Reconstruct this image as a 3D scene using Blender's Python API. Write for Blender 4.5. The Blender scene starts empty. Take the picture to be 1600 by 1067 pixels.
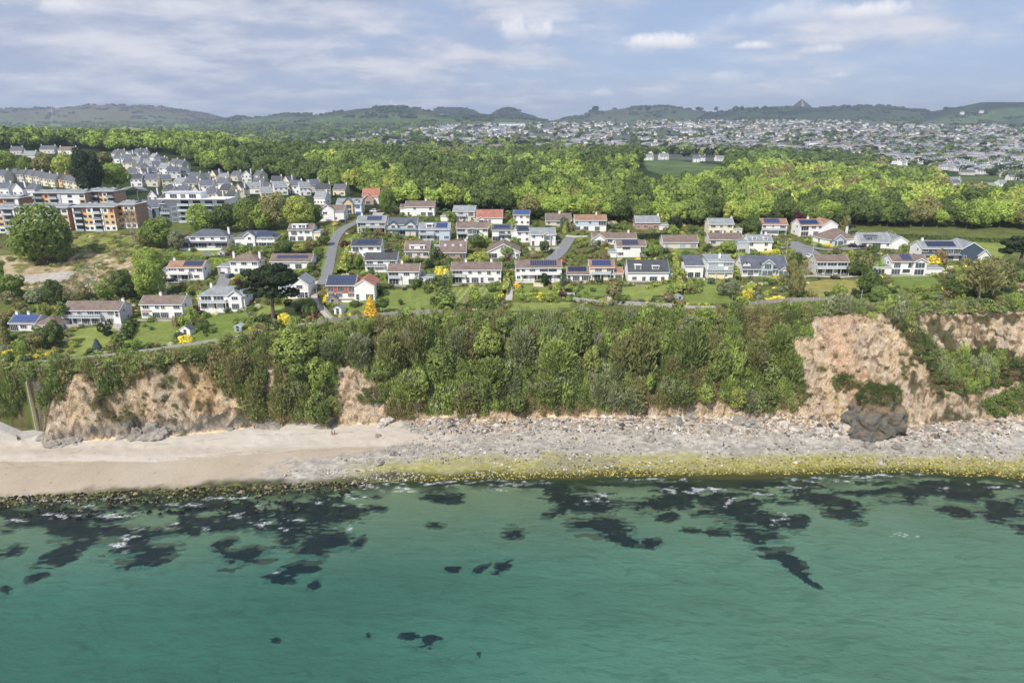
import bpy, math, random
import numpy as np
from mathutils import Vector, Matrix
R = math.radians
random.seed(7); rng = np.random.default_rng(7)
SC = bpy.context.scene; COL = SC.collection
# ------------------------------------------------------------------ camera, sky, sun, exposure
CAMZ = 95.0; FPX = 1075.0; PIT = math.atan(343/1075.0); CT, ST = math.cos(PIT), math.sin(PIT)
cd = bpy.data.cameras.new('camera'); cam = bpy.data.objects.new('camera', cd); COL.objects.link(cam)
cd.sensor_width = 36; cd.lens = 36*FPX/1600; cd.clip_start = 1; cd.clip_end = 40000
cam.location = (0, 0, CAMZ); cam.rotation_euler = (math.pi/2-PIT, 0, 0); SC.camera = cam
SC.view_settings.view_transform = 'Standard'; SC.view_settings.look = 'None'; SC.view_settings.gamma = 1
SC.view_settings.exposure = 0.48
SUN = Vector((-0.50, -0.80, 0)).normalized()*math.cos(R(46)) + Vector((0, 0, math.sin(R(46))))
sd = bpy.data.lights.new('sun', 'SUN'); sd.energy = 3.6; sd.angle = R(0.6); sd.color = (1, .95, .87)
so = bpy.data.objects.new('sun', sd); COL.objects.link(so); so.rotation_euler = SUN.to_track_quat('Z', 'Y').to_euler()
so.location = (0, -50, 400)

def NT(m):
    m.use_nodes = True; nt = m.node_tree; nt.nodes.clear(); return nt
def nd(nt, t, **k):
    n = nt.nodes.new(t)
    for a, b in k.items():
        if a[0] == '_': n.inputs[a[1:].replace('_', ' ')].default_value = b
        elif a[0] == 'i' and a[1:].isdigit(): n.inputs[int(a[1:])].default_value = b
        else: setattr(n, a, b)
    return n
def mth(nt, op, a, b=None, c=None):
    n = nt.nodes.new('ShaderNodeMath'); n.operation = op
    for i, v in enumerate((a, b, c)):
        if v is None: continue
        if isinstance(v, (int, float)): n.inputs[i].default_value = v
        else: nt.links.new(v, n.inputs[i])
    return n.outputs[0]
def rng_map(nt, v, a, b, c=0, d=1, smooth=True):
    n = nt.nodes.new('ShaderNodeMapRange'); n.interpolation_type = 'SMOOTHSTEP' if smooth else 'LINEAR'
    nt.links.new(v, n.inputs[0])
    for i, q in enumerate((a, b, c, d)): n.inputs[i+1].default_value = q
    return n.outputs[0]
def mixc(nt, f, a, b, mode='MIX'):
    n = nt.nodes.new('ShaderNodeMix'); n.data_type = 'RGBA'; n.blend_type = mode
    for i, v in ((0, f), (6, a), (7, b)):
        if isinstance(v, (int, float)): n.inputs[i].default_value = v
        elif isinstance(v, (tuple, list, np.ndarray)): n.inputs[i].default_value = (*v[:3], 1)
        else: nt.links.new(v, n.inputs[i])
    return n.outputs[2]

wd = bpy.data.worlds.new('World'); SC.world = wd; nt = NT(wd)
sky = nd(nt, 'ShaderNodeTexSky', sky_type='NISHITA', sun_disc=False, sun_elevation=R(46), sun_rotation=math.atan2(SUN.x, SUN.y), altitude=50, air_density=1.0, dust_density=0.6, ozone_density=1.6)
tc = nd(nt, 'ShaderNodeTexCoord'); sx = nd(nt, 'ShaderNodeSeparateXYZ'); nt.links.new(tc.outputs['Generated'], sx.inputs[0])
zz = mth(nt, 'ADD', mth(nt, 'MAXIMUM', sx.outputs[2], 0.0), 0.17)
cx = nd(nt, 'ShaderNodeCombineXYZ'); nt.links.new(mth(nt, 'DIVIDE', sx.outputs[0], zz), cx.inputs[0]); nt.links.new(mth(nt, 'DIVIDE', sx.outputs[1], zz), cx.inputs[1])
n1 = nd(nt, 'ShaderNodeTexNoise', _Scale=0.95, _Detail=8.0, _Roughness=0.56, _Distortion=0.25); nt.links.new(cx.outputs[0], n1.inputs['Vector'])
n2 = nd(nt, 'ShaderNodeTexNoise', _Scale=2.4, _Detail=7.0, _Roughness=0.62); nt.links.new(cx.outputs[0], n2.inputs['Vector'])
# thicker veil to the west (left), opener to the right
side = rng_map(nt, sx.outputs[0], -.5, .45, .10, -.10)
cm = mth(nt, 'ADD', mth(nt, 'ADD', n1.outputs[0], mth(nt, 'MULTIPLY', mth(nt, 'SUBTRACT', n2.outputs[0], .5), .35)), side)
veil = rng_map(nt, cm, .36, .62, 0.34, 1.0)
lobe = rng_map(nt, mth(nt, 'ADD', mth(nt, 'MULTIPLY', n2.outputs[0], .55), mth(nt, 'MULTIPLY', n1.outputs[0], .45)), .40, .64)
ccol = mixc(nt, lobe, (3.0, 3.45, 4.7), (5.5, 5.6, 6.2))
# blue the naked sky a little and lower the glare at the horizon
skyc = mixc(nt, 0.75, sky.outputs[0], (2.55, 3.5, 5.6))
out = mixc(nt, veil, skyc, ccol)
# small fair-weather cumulus at real directions
nv = nd(nt, 'ShaderNodeVectorMath', operation='NORMALIZE'); nt.links.new(tc.outputs['Generated'], nv.inputs[0])
n3 = nd(nt, 'ShaderNodeTexNoise', _Scale=34.0, _Detail=5.0, _Roughness=0.6); nt.links.new(nv.outputs[0], n3.inputs['Vector'])
def dirpx(px, py):
    return Vector((px-800, CT*FPX-ST*(py-533.5), -(ST*FPX+CT*(py-533.5)))).normalized()
for (px, py, rw, rh, st) in [(1040, 64, 72, 20, 1.0), (1180, 71, 33, 9, .9), (1287, 76, 34, 10, .7), (815, 42, 55, 26, .9), (1355, 16, 50, 20, .8),
                             (1312, 117, 18, 7, .6), (1150, 120, 50, 18, .4), (110, 12, 45, 16, .6), (940, 145, 20, 8, .4), (1260, 20, 120, 20, .4), (745, 132, 26, 7, .3)]:
    d = dirpx(px, py); ex = Vector((d.y, -d.x, 0)).normalized(); ey = d.cross(ex); ey = ey if ey.z > 0 else -ey
    def dot(v):
        n = nd(nt, 'ShaderNodeVectorMath', operation='DOT_PRODUCT'); nt.links.new(nv.outputs[0], n.inputs[0]); n.inputs[1].default_value = v; return n.outputs['Value']
    a = mth(nt, 'DIVIDE', dot(ex), rw/FPX); b = mth(nt, 'DIVIDE', mth(nt, 'SUBTRACT', dot(ey), -.25*rh/FPX), rh/FPX)
    # flat base: squash the lower half
    b2 = mth(nt, 'MULTIPLY', b, rng_map(nt, b, -.1, .1, 1.8, 1.0))
    r2 = mth(nt, 'ADD', mth(nt, 'MULTIPLY', a, a), mth(nt, 'MULTIPLY', b2, b2))
    m_ = mth(nt, 'SUBTRACT', mth(nt, 'ADD', mth(nt, 'MULTIPLY', mth(nt, 'SUBTRACT', n3.outputs[0], .5), 2.6), 1.0), r2)
    fac = mth(nt, 'MULTIPLY', mth(nt, 'MULTIPLY', rng_map(nt, m_, .05, 1.1), st), rng_map(nt, dot(d), .5, .6))
    out = mixc(nt, fac, out, mixc(nt, rng_map(nt, b, -.5, .5), (4.4, 4.7, 5.6), (7.4, 7.3, 7.4)))
bg = nd(nt, 'ShaderNodeBackground', _Strength=0.098); nt.links.new(out, bg.inputs[0])
wo = nd(nt, 'ShaderNodeOutputWorld'); nt.links.new(bg.outputs[0], wo.inputs[0])

# ------------------------------------------------------------------ maths
def sm(a, b, v):
    t = np.clip((v-a)/(b-a), 0, 1); return t*t*(3-2*t)
def _h(i, j, s):
    v = np.sin(i*127.1+j*311.7+s*74.7)*43758.5453; return v-np.floor(v)
def vn(x, y, s=0):
    x = np.asarray(x, float); y = np.asarray(y, float)
    i = np.floor(x); j = np.floor(y); f = x-i; g = y-j; f = f*f*(3-2*f); g = g*g*(3-2*g)
    return (_h(i, j, s)*(1-f)+_h(i+1, j, s)*f)*(1-g)+(_h(i, j+1, s)*(1-f)+_h(i+1, j+1, s)*f)*g
def fbm(x, y, s=0, o=4):
    a = 0; t = 0; w = 1
    for k in range(o):
        a = a+w*vn(x*2**k+17*k, y*2**k-9*k, s+k); t += w; w *= .5
    return a/t
def proj(x, y, z):
    dp = y*CT+(CAMZ-z)*ST; up = y*ST-(CAMZ-z)*CT
    return 800+FPX*x/dp, 533.5-FPX*up/dp
def tpy(py): q = py-533.5; return (ST*FPX+CT*q)/(CT*FPX-ST*q)
def at_y(px, py, y):
    k = y/(CT*FPX-ST*(py-533.5)); return (px-800)*k, y, CAMZ-tpy(py)*y
def at_z(px, py, z): y = (CAMZ-z)/tpy(py); return at_y(px, py, y)
TY = np.log([180, 230, 260, 300, 340, 400, 500, 650, 800, 1000, 1300, 1800, 2500, 3200, 4000, 5200, 9000])
TU = (np.array([0, 300, 500, 800, 1100, 1350, 1600])-800)/1110.
TZ = np.array([
 [23, 27.5, 31, 37, 43.5, 50, 57, 64, 70, 68, 52, 42, 45, 55, 66, 92, 90],
 [25, 28, 32, 39, 45.5, 48, 52, 60, 66, 64, 50, 40, 45, 60, 72, 90, 90],
 [30, 32.5, 35.5, 41.5, 46.5, 49, 50, 50, 48, 48, 45, 40, 48, 68, 86, 94, 90],
 [33, 34.5, 36.5, 40.5, 46, 48, 47, 44, 42, 40, 40, 42, 55, 78, 86, 95, 90],
 [33, 34.5, 36.6, 39.8, 44, 45, 44, 44, 45.4, 42, 38, 40, 58, 86, 104, 104, 90],
 [34, 36, 37.2, 42, 44.5, 44, 40, 34, 28, 24, 28, 38, 58, 80, 99, 104, 90],
 [35, 36.5, 37.5, 40.5, 43, 44, 42, 32, 24, 20, 27, 40, 55, 72, 90, 106, 90]], float)
def plateau(x, y):
    y = np.maximum(np.asarray(y, float), 100); u = np.asarray(x, float)/y; ly = np.log(y)
    fi = np.interp(ly, TY, np.arange(len(TY))); fj = np.interp(u, TU, np.arange(len(TU)))
    i = np.minimum(fi.astype(int), len(TY)-2); j = np.minimum(fj.astype(int), len(TU)-2); a = fi-i; b = fj-j
    b = b*b*(3-2*b)*.5+b*.5
    return (TZ[j, i]*(1-a)+TZ[j, i+1]*a)*(1-b)+(TZ[j+1, i]*(1-a)+TZ[j+1, i+1]*a)*b
def march_plateau(px, py):
    y = 150.
    for _ in range(4000):
        x, _y, z = at_y(px, py, y)
        if z <= float(plateau(x, y)): break
        y += .25
    return x, y
def curve(pts, f):
    w = [f(px, py)[:2] for px, py in pts]; w.sort(); a = np.array(w)
    a = np.vstack([[a[0, 0]-500, a[0, 1]], a, [a[-1, 0]+500, a[-1, 1]]]); return a
WL = curve([(-200, 795), (0, 784), (120, 780), (250, 772), (400, 766), (520, 758), (600, 752), (800, 749), (1000, 746), (1200, 748), (1300, 742), (1400, 738), (1500, 744), (1600, 750), (1800, 752)], lambda a, b: at_z(a, b, 0))
CB = curve([(-200, 668), (0, 668), (56, 668), (74, 690), (180, 682), (260, 680), (330, 672), (400, 664), (530, 665), (640, 657), (800, 652), (900, 650), (1100, 650), (1240, 656), (1330, 662), (1420, 662), (1600, 652), (1800, 650)], lambda a, b: at_z(a, b, 4))
CTp = curve([(-200, 600), (0, 585), (80, 574), (150, 566), (230, 562), (300, 550), (350, 537), (420, 524), (500, 511), (560, 504), (700, 495), (800, 492), (900, 491), (1100, 489), (1200, 479), (1280, 478), (1350, 474), (1430, 478), (1520, 470), (1600, 470), (1800, 465)], march_plateau)
BUMPS = []
for (px, py, r, hh) in [(690, 655, 4, 1.5), (1330, 660, 4, 2)]:
    p = at_z(px, py, 5); BUMPS.append((p[0], p[1], r, hh))
def hgt(x, y, detail=True):
    x = np.asarray(x, float); y = np.asarray(y, float)
    yw = np.interp(x, WL[:, 0], WL[:, 1])+(fbm(x/9, x*0+3, 5)-.5)*3.0; yb = np.interp(x, CB[:, 0], CB[:, 1])+(fbm(x/14, x*0, 6)-.5)*3; yt = np.interp(x, CTp[:, 0], CTp[:, 1])
    zt = plateau(x, yt)
    zb = 4.0
    sea = -np.minimum((yw-y)*.05, 7)-.0
    f = np.clip((y-yw)/(yb-yw), 0, 1); beach = zb*f**.85
    s0 = np.clip((y-yb)/(yt-yb), 0, 1)
    g = ((fbm(x/13, y/40, 11)-.5)*10+(fbm(x/4.2, y/12, 12)-.5)*4.5)*np.sin(s0*math.pi)
    s = np.clip((y+g-yb)/(yt-yb), 0, 1)
    cl = zb+(zt-zb)*(0.25*s+0.75*s**.72) if True else 0
    pl = plateau(x, y)+(fbm(x/18, y/18, 21)-.5)*.9*sm(0, 20, y-yt)
    z = np.where(y < yw, sea, np.where(y < yb, beach, np.where(y < yt, cl, pl)))
    for bx, by, r, hh in BUMPS:
        d2 = ((x-bx)**2+((y-by)*1.1)**2)/(r*r)
        z = z+hh*np.exp(-d2**3)*(.35+1.3*fbm(x/1.6, y/1.6, 8))*(y > yw)
    return z
def H1(x, y): return float(hgt(x, y))
_gx = np.arange(-420, 421, 1.0); _gy = np.arange(90, 404, .75); _GX, _GY = np.meshgrid(_gx, _gy); GZ_ = hgt(_GX, _GY)
def hfast(x, y):
    x = np.asarray(x, float); y = np.asarray(y, float); i = (y-90)/.75; j = x+420; i = np.clip(i, 0, len(_gy)-1.001); j = np.clip(j, 0, len(_gx)-1.001); i0 = i.astype(int); j0 = j.astype(int); a = i-i0; b = j-j0
    z = (GZ_[i0, j0]*(1-b)+GZ_[i0, j0+1]*b)*(1-a)+(GZ_[i0+1, j0]*(1-b)+GZ_[i0+1, j0+1]*b)*a
    return np.where(y < 402, z, plateau(x, y))
def hf1(x, y):
    if y >= 402: return float(plateau(x, y))
    i = min(max((y-90)/.75, 0), len(_gy)-1.001); j = min(max(x+420, 0), len(_gx)-1.001); i0 = int(i); j0 = int(j); a = i-i0; b = j-j0
    return float((GZ_[i0, j0]*(1-b)+GZ_[i0, j0+1]*b)*(1-a)+(GZ_[i0+1, j0]*(1-b)+GZ_[i0+1, j0+1]*b)*a)
def unp(px, py, y0=95.0):
    y = y0; st = 1.0; last = y
    while y < 9000:
        x, _, z = at_y(px, py, y)
        if z <= hf1(x, y):
            a, b = last, y
            for _ in range(14):
                m = (a+b)/2; x, _, z = at_y(px, py, m)
                if z <= hf1(x, m): b = m
                else: a = m
            x, _, z = at_y(px, py, b); return (x, b, z)
        last = y; y += max(.8, y*.006)
    return None
def unp_v(px, py, y0=100.0, y1=7000.0):
    """vectorised ray march onto the terrain; returns x, y, z, ok"""
    px = np.asarray(px, float); py = np.asarray(py, float); k = 1/(CT*FPX-ST*(py-533.5)); t = tpy(py)
    y0 = float(y0); y1 = float(y1); hit = np.zeros(px.shape, bool); fy = np.full(px.shape, y1)
    yy = y0
    while yy < y1:
        c = np.nonzero(~hit)[0]
        if not len(c): break
        x = (px[c]-800)*k[c]*yy; z = CAMZ-t[c]*yy; c = c[z <= hfast(x, np.full(x.shape, yy))]
        fy[c] = yy; hit[c] = True; yy *= 1.004
    lo = fy/1.004; hi = fy.copy()
    for _ in range(7):
        m = (lo+hi)/2; u = (CAMZ-t*m) <= hfast((px-800)*k*m, m); hi = np.where(u, m, hi); lo = np.where(u, lo, m)
    fy = hi; x = (px-800)*k*fy; return x, fy, hfast(x, fy), hit
def inpoly(px, py, poly):
    r = np.zeros(np.shape(px), bool); n = len(poly)
    for i in range(n):
        x1, y1 = poly[i]; x2, y2 = poly[(i+1) % n]
        if y1 == y2: continue
        c = ((y1 > py) != (y2 > py)) & (px < (x2-x1)*(py-y1)/(y2-y1)+x1); r ^= c
    return r
def lin(r, g, b):
    return tuple(((c/255)/12.92 if c/255 <= .04045 else ((c/255+.055)/1.055)**2.4) for c in (r, g, b))

# ------------------------------------------------------------------ objects helpers
THINGS = []
def tag(o, label, cat, group=None, pos=None):
    o['label'] = label; o['category'] = cat
    if group: o['group'] = group
    THINGS.append((o, pos)); return o
def struct(o): o['kind'] = 'structure'; return o
def stuff(o, label=None, cat=None):
    o['kind'] = 'stuff'
    if label: o['label'] = label; o['category'] = cat
    return o
def link(name, me, parent=None, loc=None, rot=None):
    o = bpy.data.objects.new(name, me); COL.objects.link(o)
    if parent: o.parent = parent
    if loc is not None: o.location = loc
    if rot is not None: o.rotation_euler = rot
    return o
def empty(name, loc, rz=0):
    o = bpy.data.objects.new(name, None); o.empty_display_size = .5; COL.objects.link(o); o.location = loc; o.rotation_euler = (0, 0, rz); return o
def npmesh(name, V, Fq, mats, midx=None, col=None, smooth=False):
    V = np.asarray(V, np.float32); Fq = np.asarray(Fq, np.int32); k = Fq.shape[1]
    me = bpy.data.meshes.new(name); me.vertices.add(len(V)); me.vertices.foreach_set('co', V.ravel())
    me.loops.add(Fq.size); me.loops.foreach_set('vertex_index', Fq.ravel())
    me.polygons.add(len(Fq)); me.polygons.foreach_set('loop_start', np.arange(0, Fq.size, k, dtype=np.int32))
    if midx is not None: me.polygons.foreach_set('material_index', np.asarray(midx, np.int32))
    me.polygons.foreach_set('use_smooth', np.full(len(Fq), smooth))
    if col is not None:
        a = me.color_attributes.new('Col', 'FLOAT_COLOR', 'POINT'); c = np.ones((len(V), 4), np.float32); c[:, :3] = col; a.data.foreach_set('color', c.ravel())
    me.update(calc_edges=True); me.validate()
    for m in mats: me.materials.append(m)
    return me
class MB:
    """collects simple shapes and links them as one mesh"""
    def __init__(s): s.v = []; s.f = []; s.m = []; s.mats = []
    def _add(s, vs, fs, mat):
        if mat not in s.mats: s.mats.append(mat)
        k = s.mats.index(mat); o = len(s.v); s.v += [tuple(v) for v in vs]; s.f += [tuple(i+o for i in f) for f in fs]; s.m += [k]*len(fs); return s
    def box(s, x0, x1, y0, y1, z0, z1, mat):
        return s._add([(x, y, z) for z in (z0, z1) for y in (y0, y1) for x in (x0, x1)], [(0, 2, 3, 1), (4, 5, 7, 6), (0, 1, 5, 4), (2, 6, 7, 3), (0, 4, 6, 2), (1, 3, 7, 5)], mat)
    def prism(s, poly, a, b, mat, axis='x'):
        """poly of (p,q) extruded from a to b; axis x: p->y,q->z ; axis y: p->x,q->z ; axis z: p->x,q->y"""
        n = len(poly)
        g = {'x': lambda p, q, t: (t, p, q), 'y': lambda p, q, t: (p, t, q), 'z': lambda p, q, t: (p, q, t)}[axis]
        vs = [g(p, q, a) for p, q in poly]+[g(p, q, b) for p, q in poly]
        fs = [tuple(range(n)), tuple(range(2*n-1, n-1, -1))]+[(i, i+n, (i+1) % n+n, (i+1) % n) for i in range(n)]
        return s._add(vs, fs, mat)
    def tube(s, p0, p1, r0, r1, mat, n=7):
        p0 = Vector(p0); p1 = Vector(p1); d = (p1-p0).normalized(); a = d.orthogonal().normalized(); b = d.cross(a)
        vs = [p+(a*math.cos(t)+b*math.sin(t))*r for p, r in ((p0, r0), (p1, r1)) for t in [2*math.pi*i/n for i in range(n)]]
        return s._add(vs, [(i, (i+1) % n, (i+1) % n+n, i+n) for i in range(n)]+[tuple(range(n-1, -1, -1)), tuple(range(n, 2*n))], mat)
    def mesh(s, name, smooth=False):
        me = bpy.data.meshes.new(name); me.from_pydata(s.v, [], s.f); me.update()
        for m in s.mats: me.materials.append(m)
        for i, p in enumerate(me.polygons): p.material_index = s.m[i]; p.use_smooth = smooth
        import bmesh
        bm = bmesh.new(); bm.from_mesh(me); bmesh.ops.recalc_face_normals(bm, faces=bm.faces); bm.to_mesh(me); bm.free()
        return me
    def build(s, name, parent=None, loc=None, rot=None, smooth=False): return link(name, s.mesh(name, smooth), parent, loc, rot)

# ------------------------------------------------------------------ materials
M = {}
def mat(name, base, rough=.8, noise=.12, nscale=1.2, spec=.3, metal=0, bump=0, stretch=(1, 1, 1), coord='Object'):
    m = bpy.data.materials.new(name); nt = NT(m)
    p = nd(nt, 'ShaderNodeBsdfPrincipled', _Roughness=rough, _Metallic=metal); p.inputs['Specular IOR Level'].default_value = spec
    o = nd(nt, 'ShaderNodeOutputMaterial'); nt.links.new(p.outputs[0], o.inputs[0])
    c = nd(nt, 'ShaderNodeTexCoord'); mp = nd(nt, 'ShaderNodeMapping', _Scale=stretch); nt.links.new(c.outputs[coord], mp.inputs[0])
    n = nd(nt, 'ShaderNodeTexNoise', _Scale=nscale, _Detail=5.0, _Roughness=.65); nt.links.new(mp.outputs[0], n.inputs['Vector'])
    oi = nd(nt, 'ShaderNodeObjectInfo')
    v = mth(nt, 'ADD', rng_map(nt, n.outputs[0], .25, .75, 1-noise, 1+noise), mth(nt, 'MULTIPLY', mth(nt, 'SUBTRACT', oi.outputs['Random'], .5), noise*.6))
    hs = nd(nt, 'ShaderNodeHueSaturation', _Color=(*base, 1)); nt.links.new(v, hs.inputs['Value']); nt.links.new(hs.outputs[0], p.inputs['Base Color'])
    if bump:
        b = nd(nt, 'ShaderNodeBump', _Strength=bump, _Distance=.1); nt.links.new(n.outputs[0], b.inputs['Height']); nt.links.new(b.outputs[0], p.inputs['Normal'])
    M[name] = m; return m
def roofmat(name, base, row=.33, var=.28):
    m = bpy.data.materials.new(name); nt = NT(m)
    p = nd(nt, 'ShaderNodeBsdfPrincipled', _Roughness=.75); o = nd(nt, 'ShaderNodeOutputMaterial'); nt.links.new(p.outputs[0], o.inputs[0])
    c = nd(nt, 'ShaderNodeTexCoord'); mp = nd(nt, 'ShaderNodeMapping', _Scale=(1, 1.15, 1.15)); nt.links.new(c.outputs['Object'], mp.inputs[0])
    n = nd(nt, 'ShaderNodeTexNoise', _Scale=.55, _Detail=6.0, _Roughness=.7); nt.links.new(c.outputs['Object'], n.inputs['Vector'])
    n2 = nd(nt, 'ShaderNodeTexNoise', _Scale=4.0, _Detail=2.0); nt.links.new(c.outputs['Object'], n2.inputs['Vector'])
    w = nd(nt, 'ShaderNodeTexWave', wave_type='BANDS', bands_direction='Y', _Scale=1.0/row/3.2, _Distortion=.4); nt.links.new(mp.outputs[0], w.inputs['Vector'])
    oi = nd(nt, 'ShaderNodeObjectInfo')
    v = mth(nt, 'ADD', rng_map(nt, n.outputs[0], .3, .7, 1-var, 1+var), mth(nt, 'ADD', mth(nt, 'MULTIPLY', w.outputs[1], -.16), mth(nt, 'ADD', mth(nt, 'MULTIPLY', n2.outputs[0], .25), mth(nt, 'MULTIPLY', oi.outputs['Random'], .15))))
    hs = nd(nt, 'ShaderNodeHueSaturation', _Color=(*base, 1)); nt.links.new(v, hs.inputs['Value']); nt.links.new(hs.outputs[0], p.inputs['Base Color'])
    b = nd(nt, 'ShaderNodeBump', _Strength=.35, _Distance=.08); nt.links.new(w.outputs[1], b.inputs['Height']); nt.links.new(b.outputs[0], p.inputs['Normal'])
    M[name] = m
for k, b in dict(br=(.155, .115, .095), sl=(.085, .092, .115), gr=(.20, .215, .225), rd=(.30, .125, .085), orr=(.25, .145, .095), dk=(.05, .053, .06)).items(): roofmat('roof_'+k, b)
mat('wh', (.80, .79, .77), .7, .05, .7); mat('cr', (.74, .67, .50), .7, .06); mat('gy', (.50, .51, .52), .8, .07); mat('bl', (.50, .58, .66), .7, .05)
mat('rk', (.42, .13, .09), .8, .2, 3); mat('nv', (.07, .095, .13), .6, .15, 3); mat('bk', (.42, .27, .20), .85, .18, 3); mat('st', (.34, .32, .29), .9, .3, 2, bump=.5)
mat('lt', (.62, .58, .52), .8, .07); mat('tq', (.42, .57, .58), .6, .05); mat('og', (.72, .30, .12), .6, .06); mat('ocr', (.70, .50, .28), .7, .08); mat('slate_blue', (.15, .19, .24), .6, .1, 2)
mat('black', (.02, .02, .022), .5, .1); mat('frame', (.78, .78, .78), .5, .03); mat('dkframe', (.09, .10, .11), .5, .05); mat('concrete', (.42, .40, .37), .9, .15, 1, bump=.3)
mat('asphalt', (.20, .20, .205), .9, .12, .6); mat('paving', (.42, .38, .34), .9, .15, 1.5); mat('wood', (.30, .28, .25), .85, .2, 2, stretch=(6, 6, .4)); mat('deck', (.42, .26, .16), .8, .15, 3)
mat('teal', (.03, .16, .24), .5, .05); mat('blue', (.04, .18, .45), .5, .05); mat('rock', (.26, .235, .205), .95, .35, .8, bump=1); mat('palerock', (.46, .42, .37), .95, .3, 1.2, bump=.8)
mat('white_paint', (.8, .8, .8), .35, .02); mat('bark', (.13, .10, .075), .95, .3, 3); mat('palebark', (.40, .36, .30), .9, .2, 3); mat('red', (.5, .05, .04), .6, .05)
mat('tyre', (.02, .02, .02), .8, .05); mat('car_black', (.015, .015, .018), .25, .02, spec=.6); mat('car_white', (.75, .76, .78), .25, .02, spec=.6); mat('car_blue', (.06, .10, .2), .25, .02, spec=.6); mat('car_silver', (.42, .44, .46), .3, .02, spec=.6)
mat('skin', (.5, .3, .22), .6, .02); mat('cloth_dark', (.03, .03, .045), .9, .05); mat('cloth_red', (.35, .05, .04), .9, .05); mat('cloth_orange', (.6, .2, .05), .9, .05); mat('hair', (.05, .03, .02), .8, .05)
mat('steel', (.55, .56, .58), .5, .03); mat('turbine', (.8, .8, .8), .5, .02)
def glass(name, base, rough=.12):
    m = bpy.data.materials.new(name); nt = NT(m); p = nd(nt, 'ShaderNodeBsdfPrincipled', _Roughness=rough); p.inputs['Specular IOR Level'].default_value = .7
    o = nd(nt, 'ShaderNodeOutputMaterial'); nt.links.new(p.outputs[0], o.inputs[0]); oi = nd(nt, 'ShaderNodeObjectInfo')
    nt.links.new(mixc(nt, oi.outputs['Random'], base, tuple(min(1, c*2.4+.02) for c in base)), p.inputs['Base Color']); M[name] = m
glass('glass', (.028, .034, .044)); glass('paleglass', (.20, .235, .25)); glass('solar', (.012, .018, .045), .25); glass('solarblue', (.014, .03, .095), .3)

def foliage(name, attr):
    m = bpy.data.materials.new(name); nt = NT(m); o = nd(nt, 'ShaderNodeOutputMaterial')
    if attr: c = nd(nt, 'ShaderNodeAttribute', attribute_name='Col').outputs['Color']
    else: c = nd(nt, 'ShaderNodeObjectInfo').outputs['Color']
    g = nd(nt, 'ShaderNodeNewGeometry'); n = nd(nt, 'ShaderNodeTexNoise', _Scale=.45, _Detail=3.0); nt.links.new(g.outputs['Position'], n.inputs['Vector'])
    v = mth(nt, 'MULTIPLY', mth(nt, 'ADD', mth(nt, 'MULTIPLY', g.outputs['Random Per Island'], .6), .74), rng_map(nt, n.outputs[0], .3, .7, .80, 1.18))
    hs = nd(nt, 'ShaderNodeHueSaturation', _Saturation=.92); nt.links.new(c, hs.inputs['Color']); nt.links.new(v, hs.inputs['Value'])
    nt.links.new(rng_map(nt, g.outputs['Random Per Island'], 0, 1, .488, .508, False), hs.inputs['Hue'])
    d = nd(nt, 'ShaderNodeBsdfDiffuse'); t = nd(nt, 'ShaderNodeBsdfTranslucent'); nt.links.new(hs.outputs[0], d.inputs[0]); nt.links.new(hs.outputs[0], t.inputs[0])
    mx = nd(nt, 'ShaderNodeMixShader', i0=.38); nt.links.new(d.outputs[0], mx.inputs[1]); nt.links.new(t.outputs[0], mx.inputs[2]); nt.links.new(mx.outputs[0], o.inputs[0]); return m
FOL = foliage('foliage', False); FOLA = foliage('foliage_mass', True)
# ------------------------------------------------------------------ terrain
def A(r, g, b, k=1.5): return np.array(lin(r, g, b))/k
def terrmat(name, f1, a1, f2, a2, bump, dist, rough=.95, voro=None):
    m = bpy.data.materials.new(name); nt = NT(m); p = nd(nt, 'ShaderNodeBsdfPrincipled', _Roughness=rough); p.inputs['Specular IOR Level'].default_value = .15
    o = nd(nt, 'ShaderNodeOutputMaterial'); nt.links.new(p.outputs[0], o.inputs[0]); c = nd(nt, 'ShaderNodeAttribute', attribute_name='Col')
    g = nd(nt, 'ShaderNodeNewGeometry'); n = nd(nt, 'ShaderNodeTexNoise', _Scale=f1, _Detail=6.0, _Roughness=.7); n2 = nd(nt, 'ShaderNodeTexNoise', _Scale=f2, _Detail=4.0, _Roughness=.7)
    nt.links.new(g.outputs['Position'], n.inputs['Vector']); nt.links.new(g.outputs['Position'], n2.inputs['Vector'])
    v = mth(nt, 'MULTIPLY', rng_map(nt, n.outputs[0], .3, .7, 1-a1, 1+a1), rng_map(nt, n2.outputs[0], .3, .7, 1-a2, 1+a2))
    if voro:
        w = nd(nt, 'ShaderNodeTexVoronoi', _Scale=voro); nt.links.new(g.outputs['Position'], w.inputs['Vector'])
        sp = nd(nt, 'ShaderNodeSeparateColor'); nt.links.new(w.outputs['Color'], sp.inputs[0]); v = mth(nt, 'MULTIPLY', v, rng_map(nt, sp.outputs[0], 0, 1, .62, 1.4, False))
    hs = nd(nt, 'ShaderNodeHueSaturation'); nt.links.new(c.outputs['Color'], hs.inputs['Color']); nt.links.new(v, hs.inputs['Value']); nt.links.new(hs.outputs[0], p.inputs['Base Color'])
    b = nd(nt, 'ShaderNodeBump', _Strength=bump, _Distance=dist); nt.links.new(n2.outputs[0], b.inputs['Height']); nt.links.new(b.outputs[0], p.inputs['Normal']); return m
GM = terrmat('ground_mat', .25, .18, 2.2, .25, .5, .3)
CM = terrmat('cliff_mat', .6, .20, 3.0, .42, 1.0, 1.0)
BM = terrmat('beach_mat', .10, .06, 2.8, .10, .4, .12)
FM = terrmat('land_mat', .004, .15, .03, .3, .3, 4)

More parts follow.
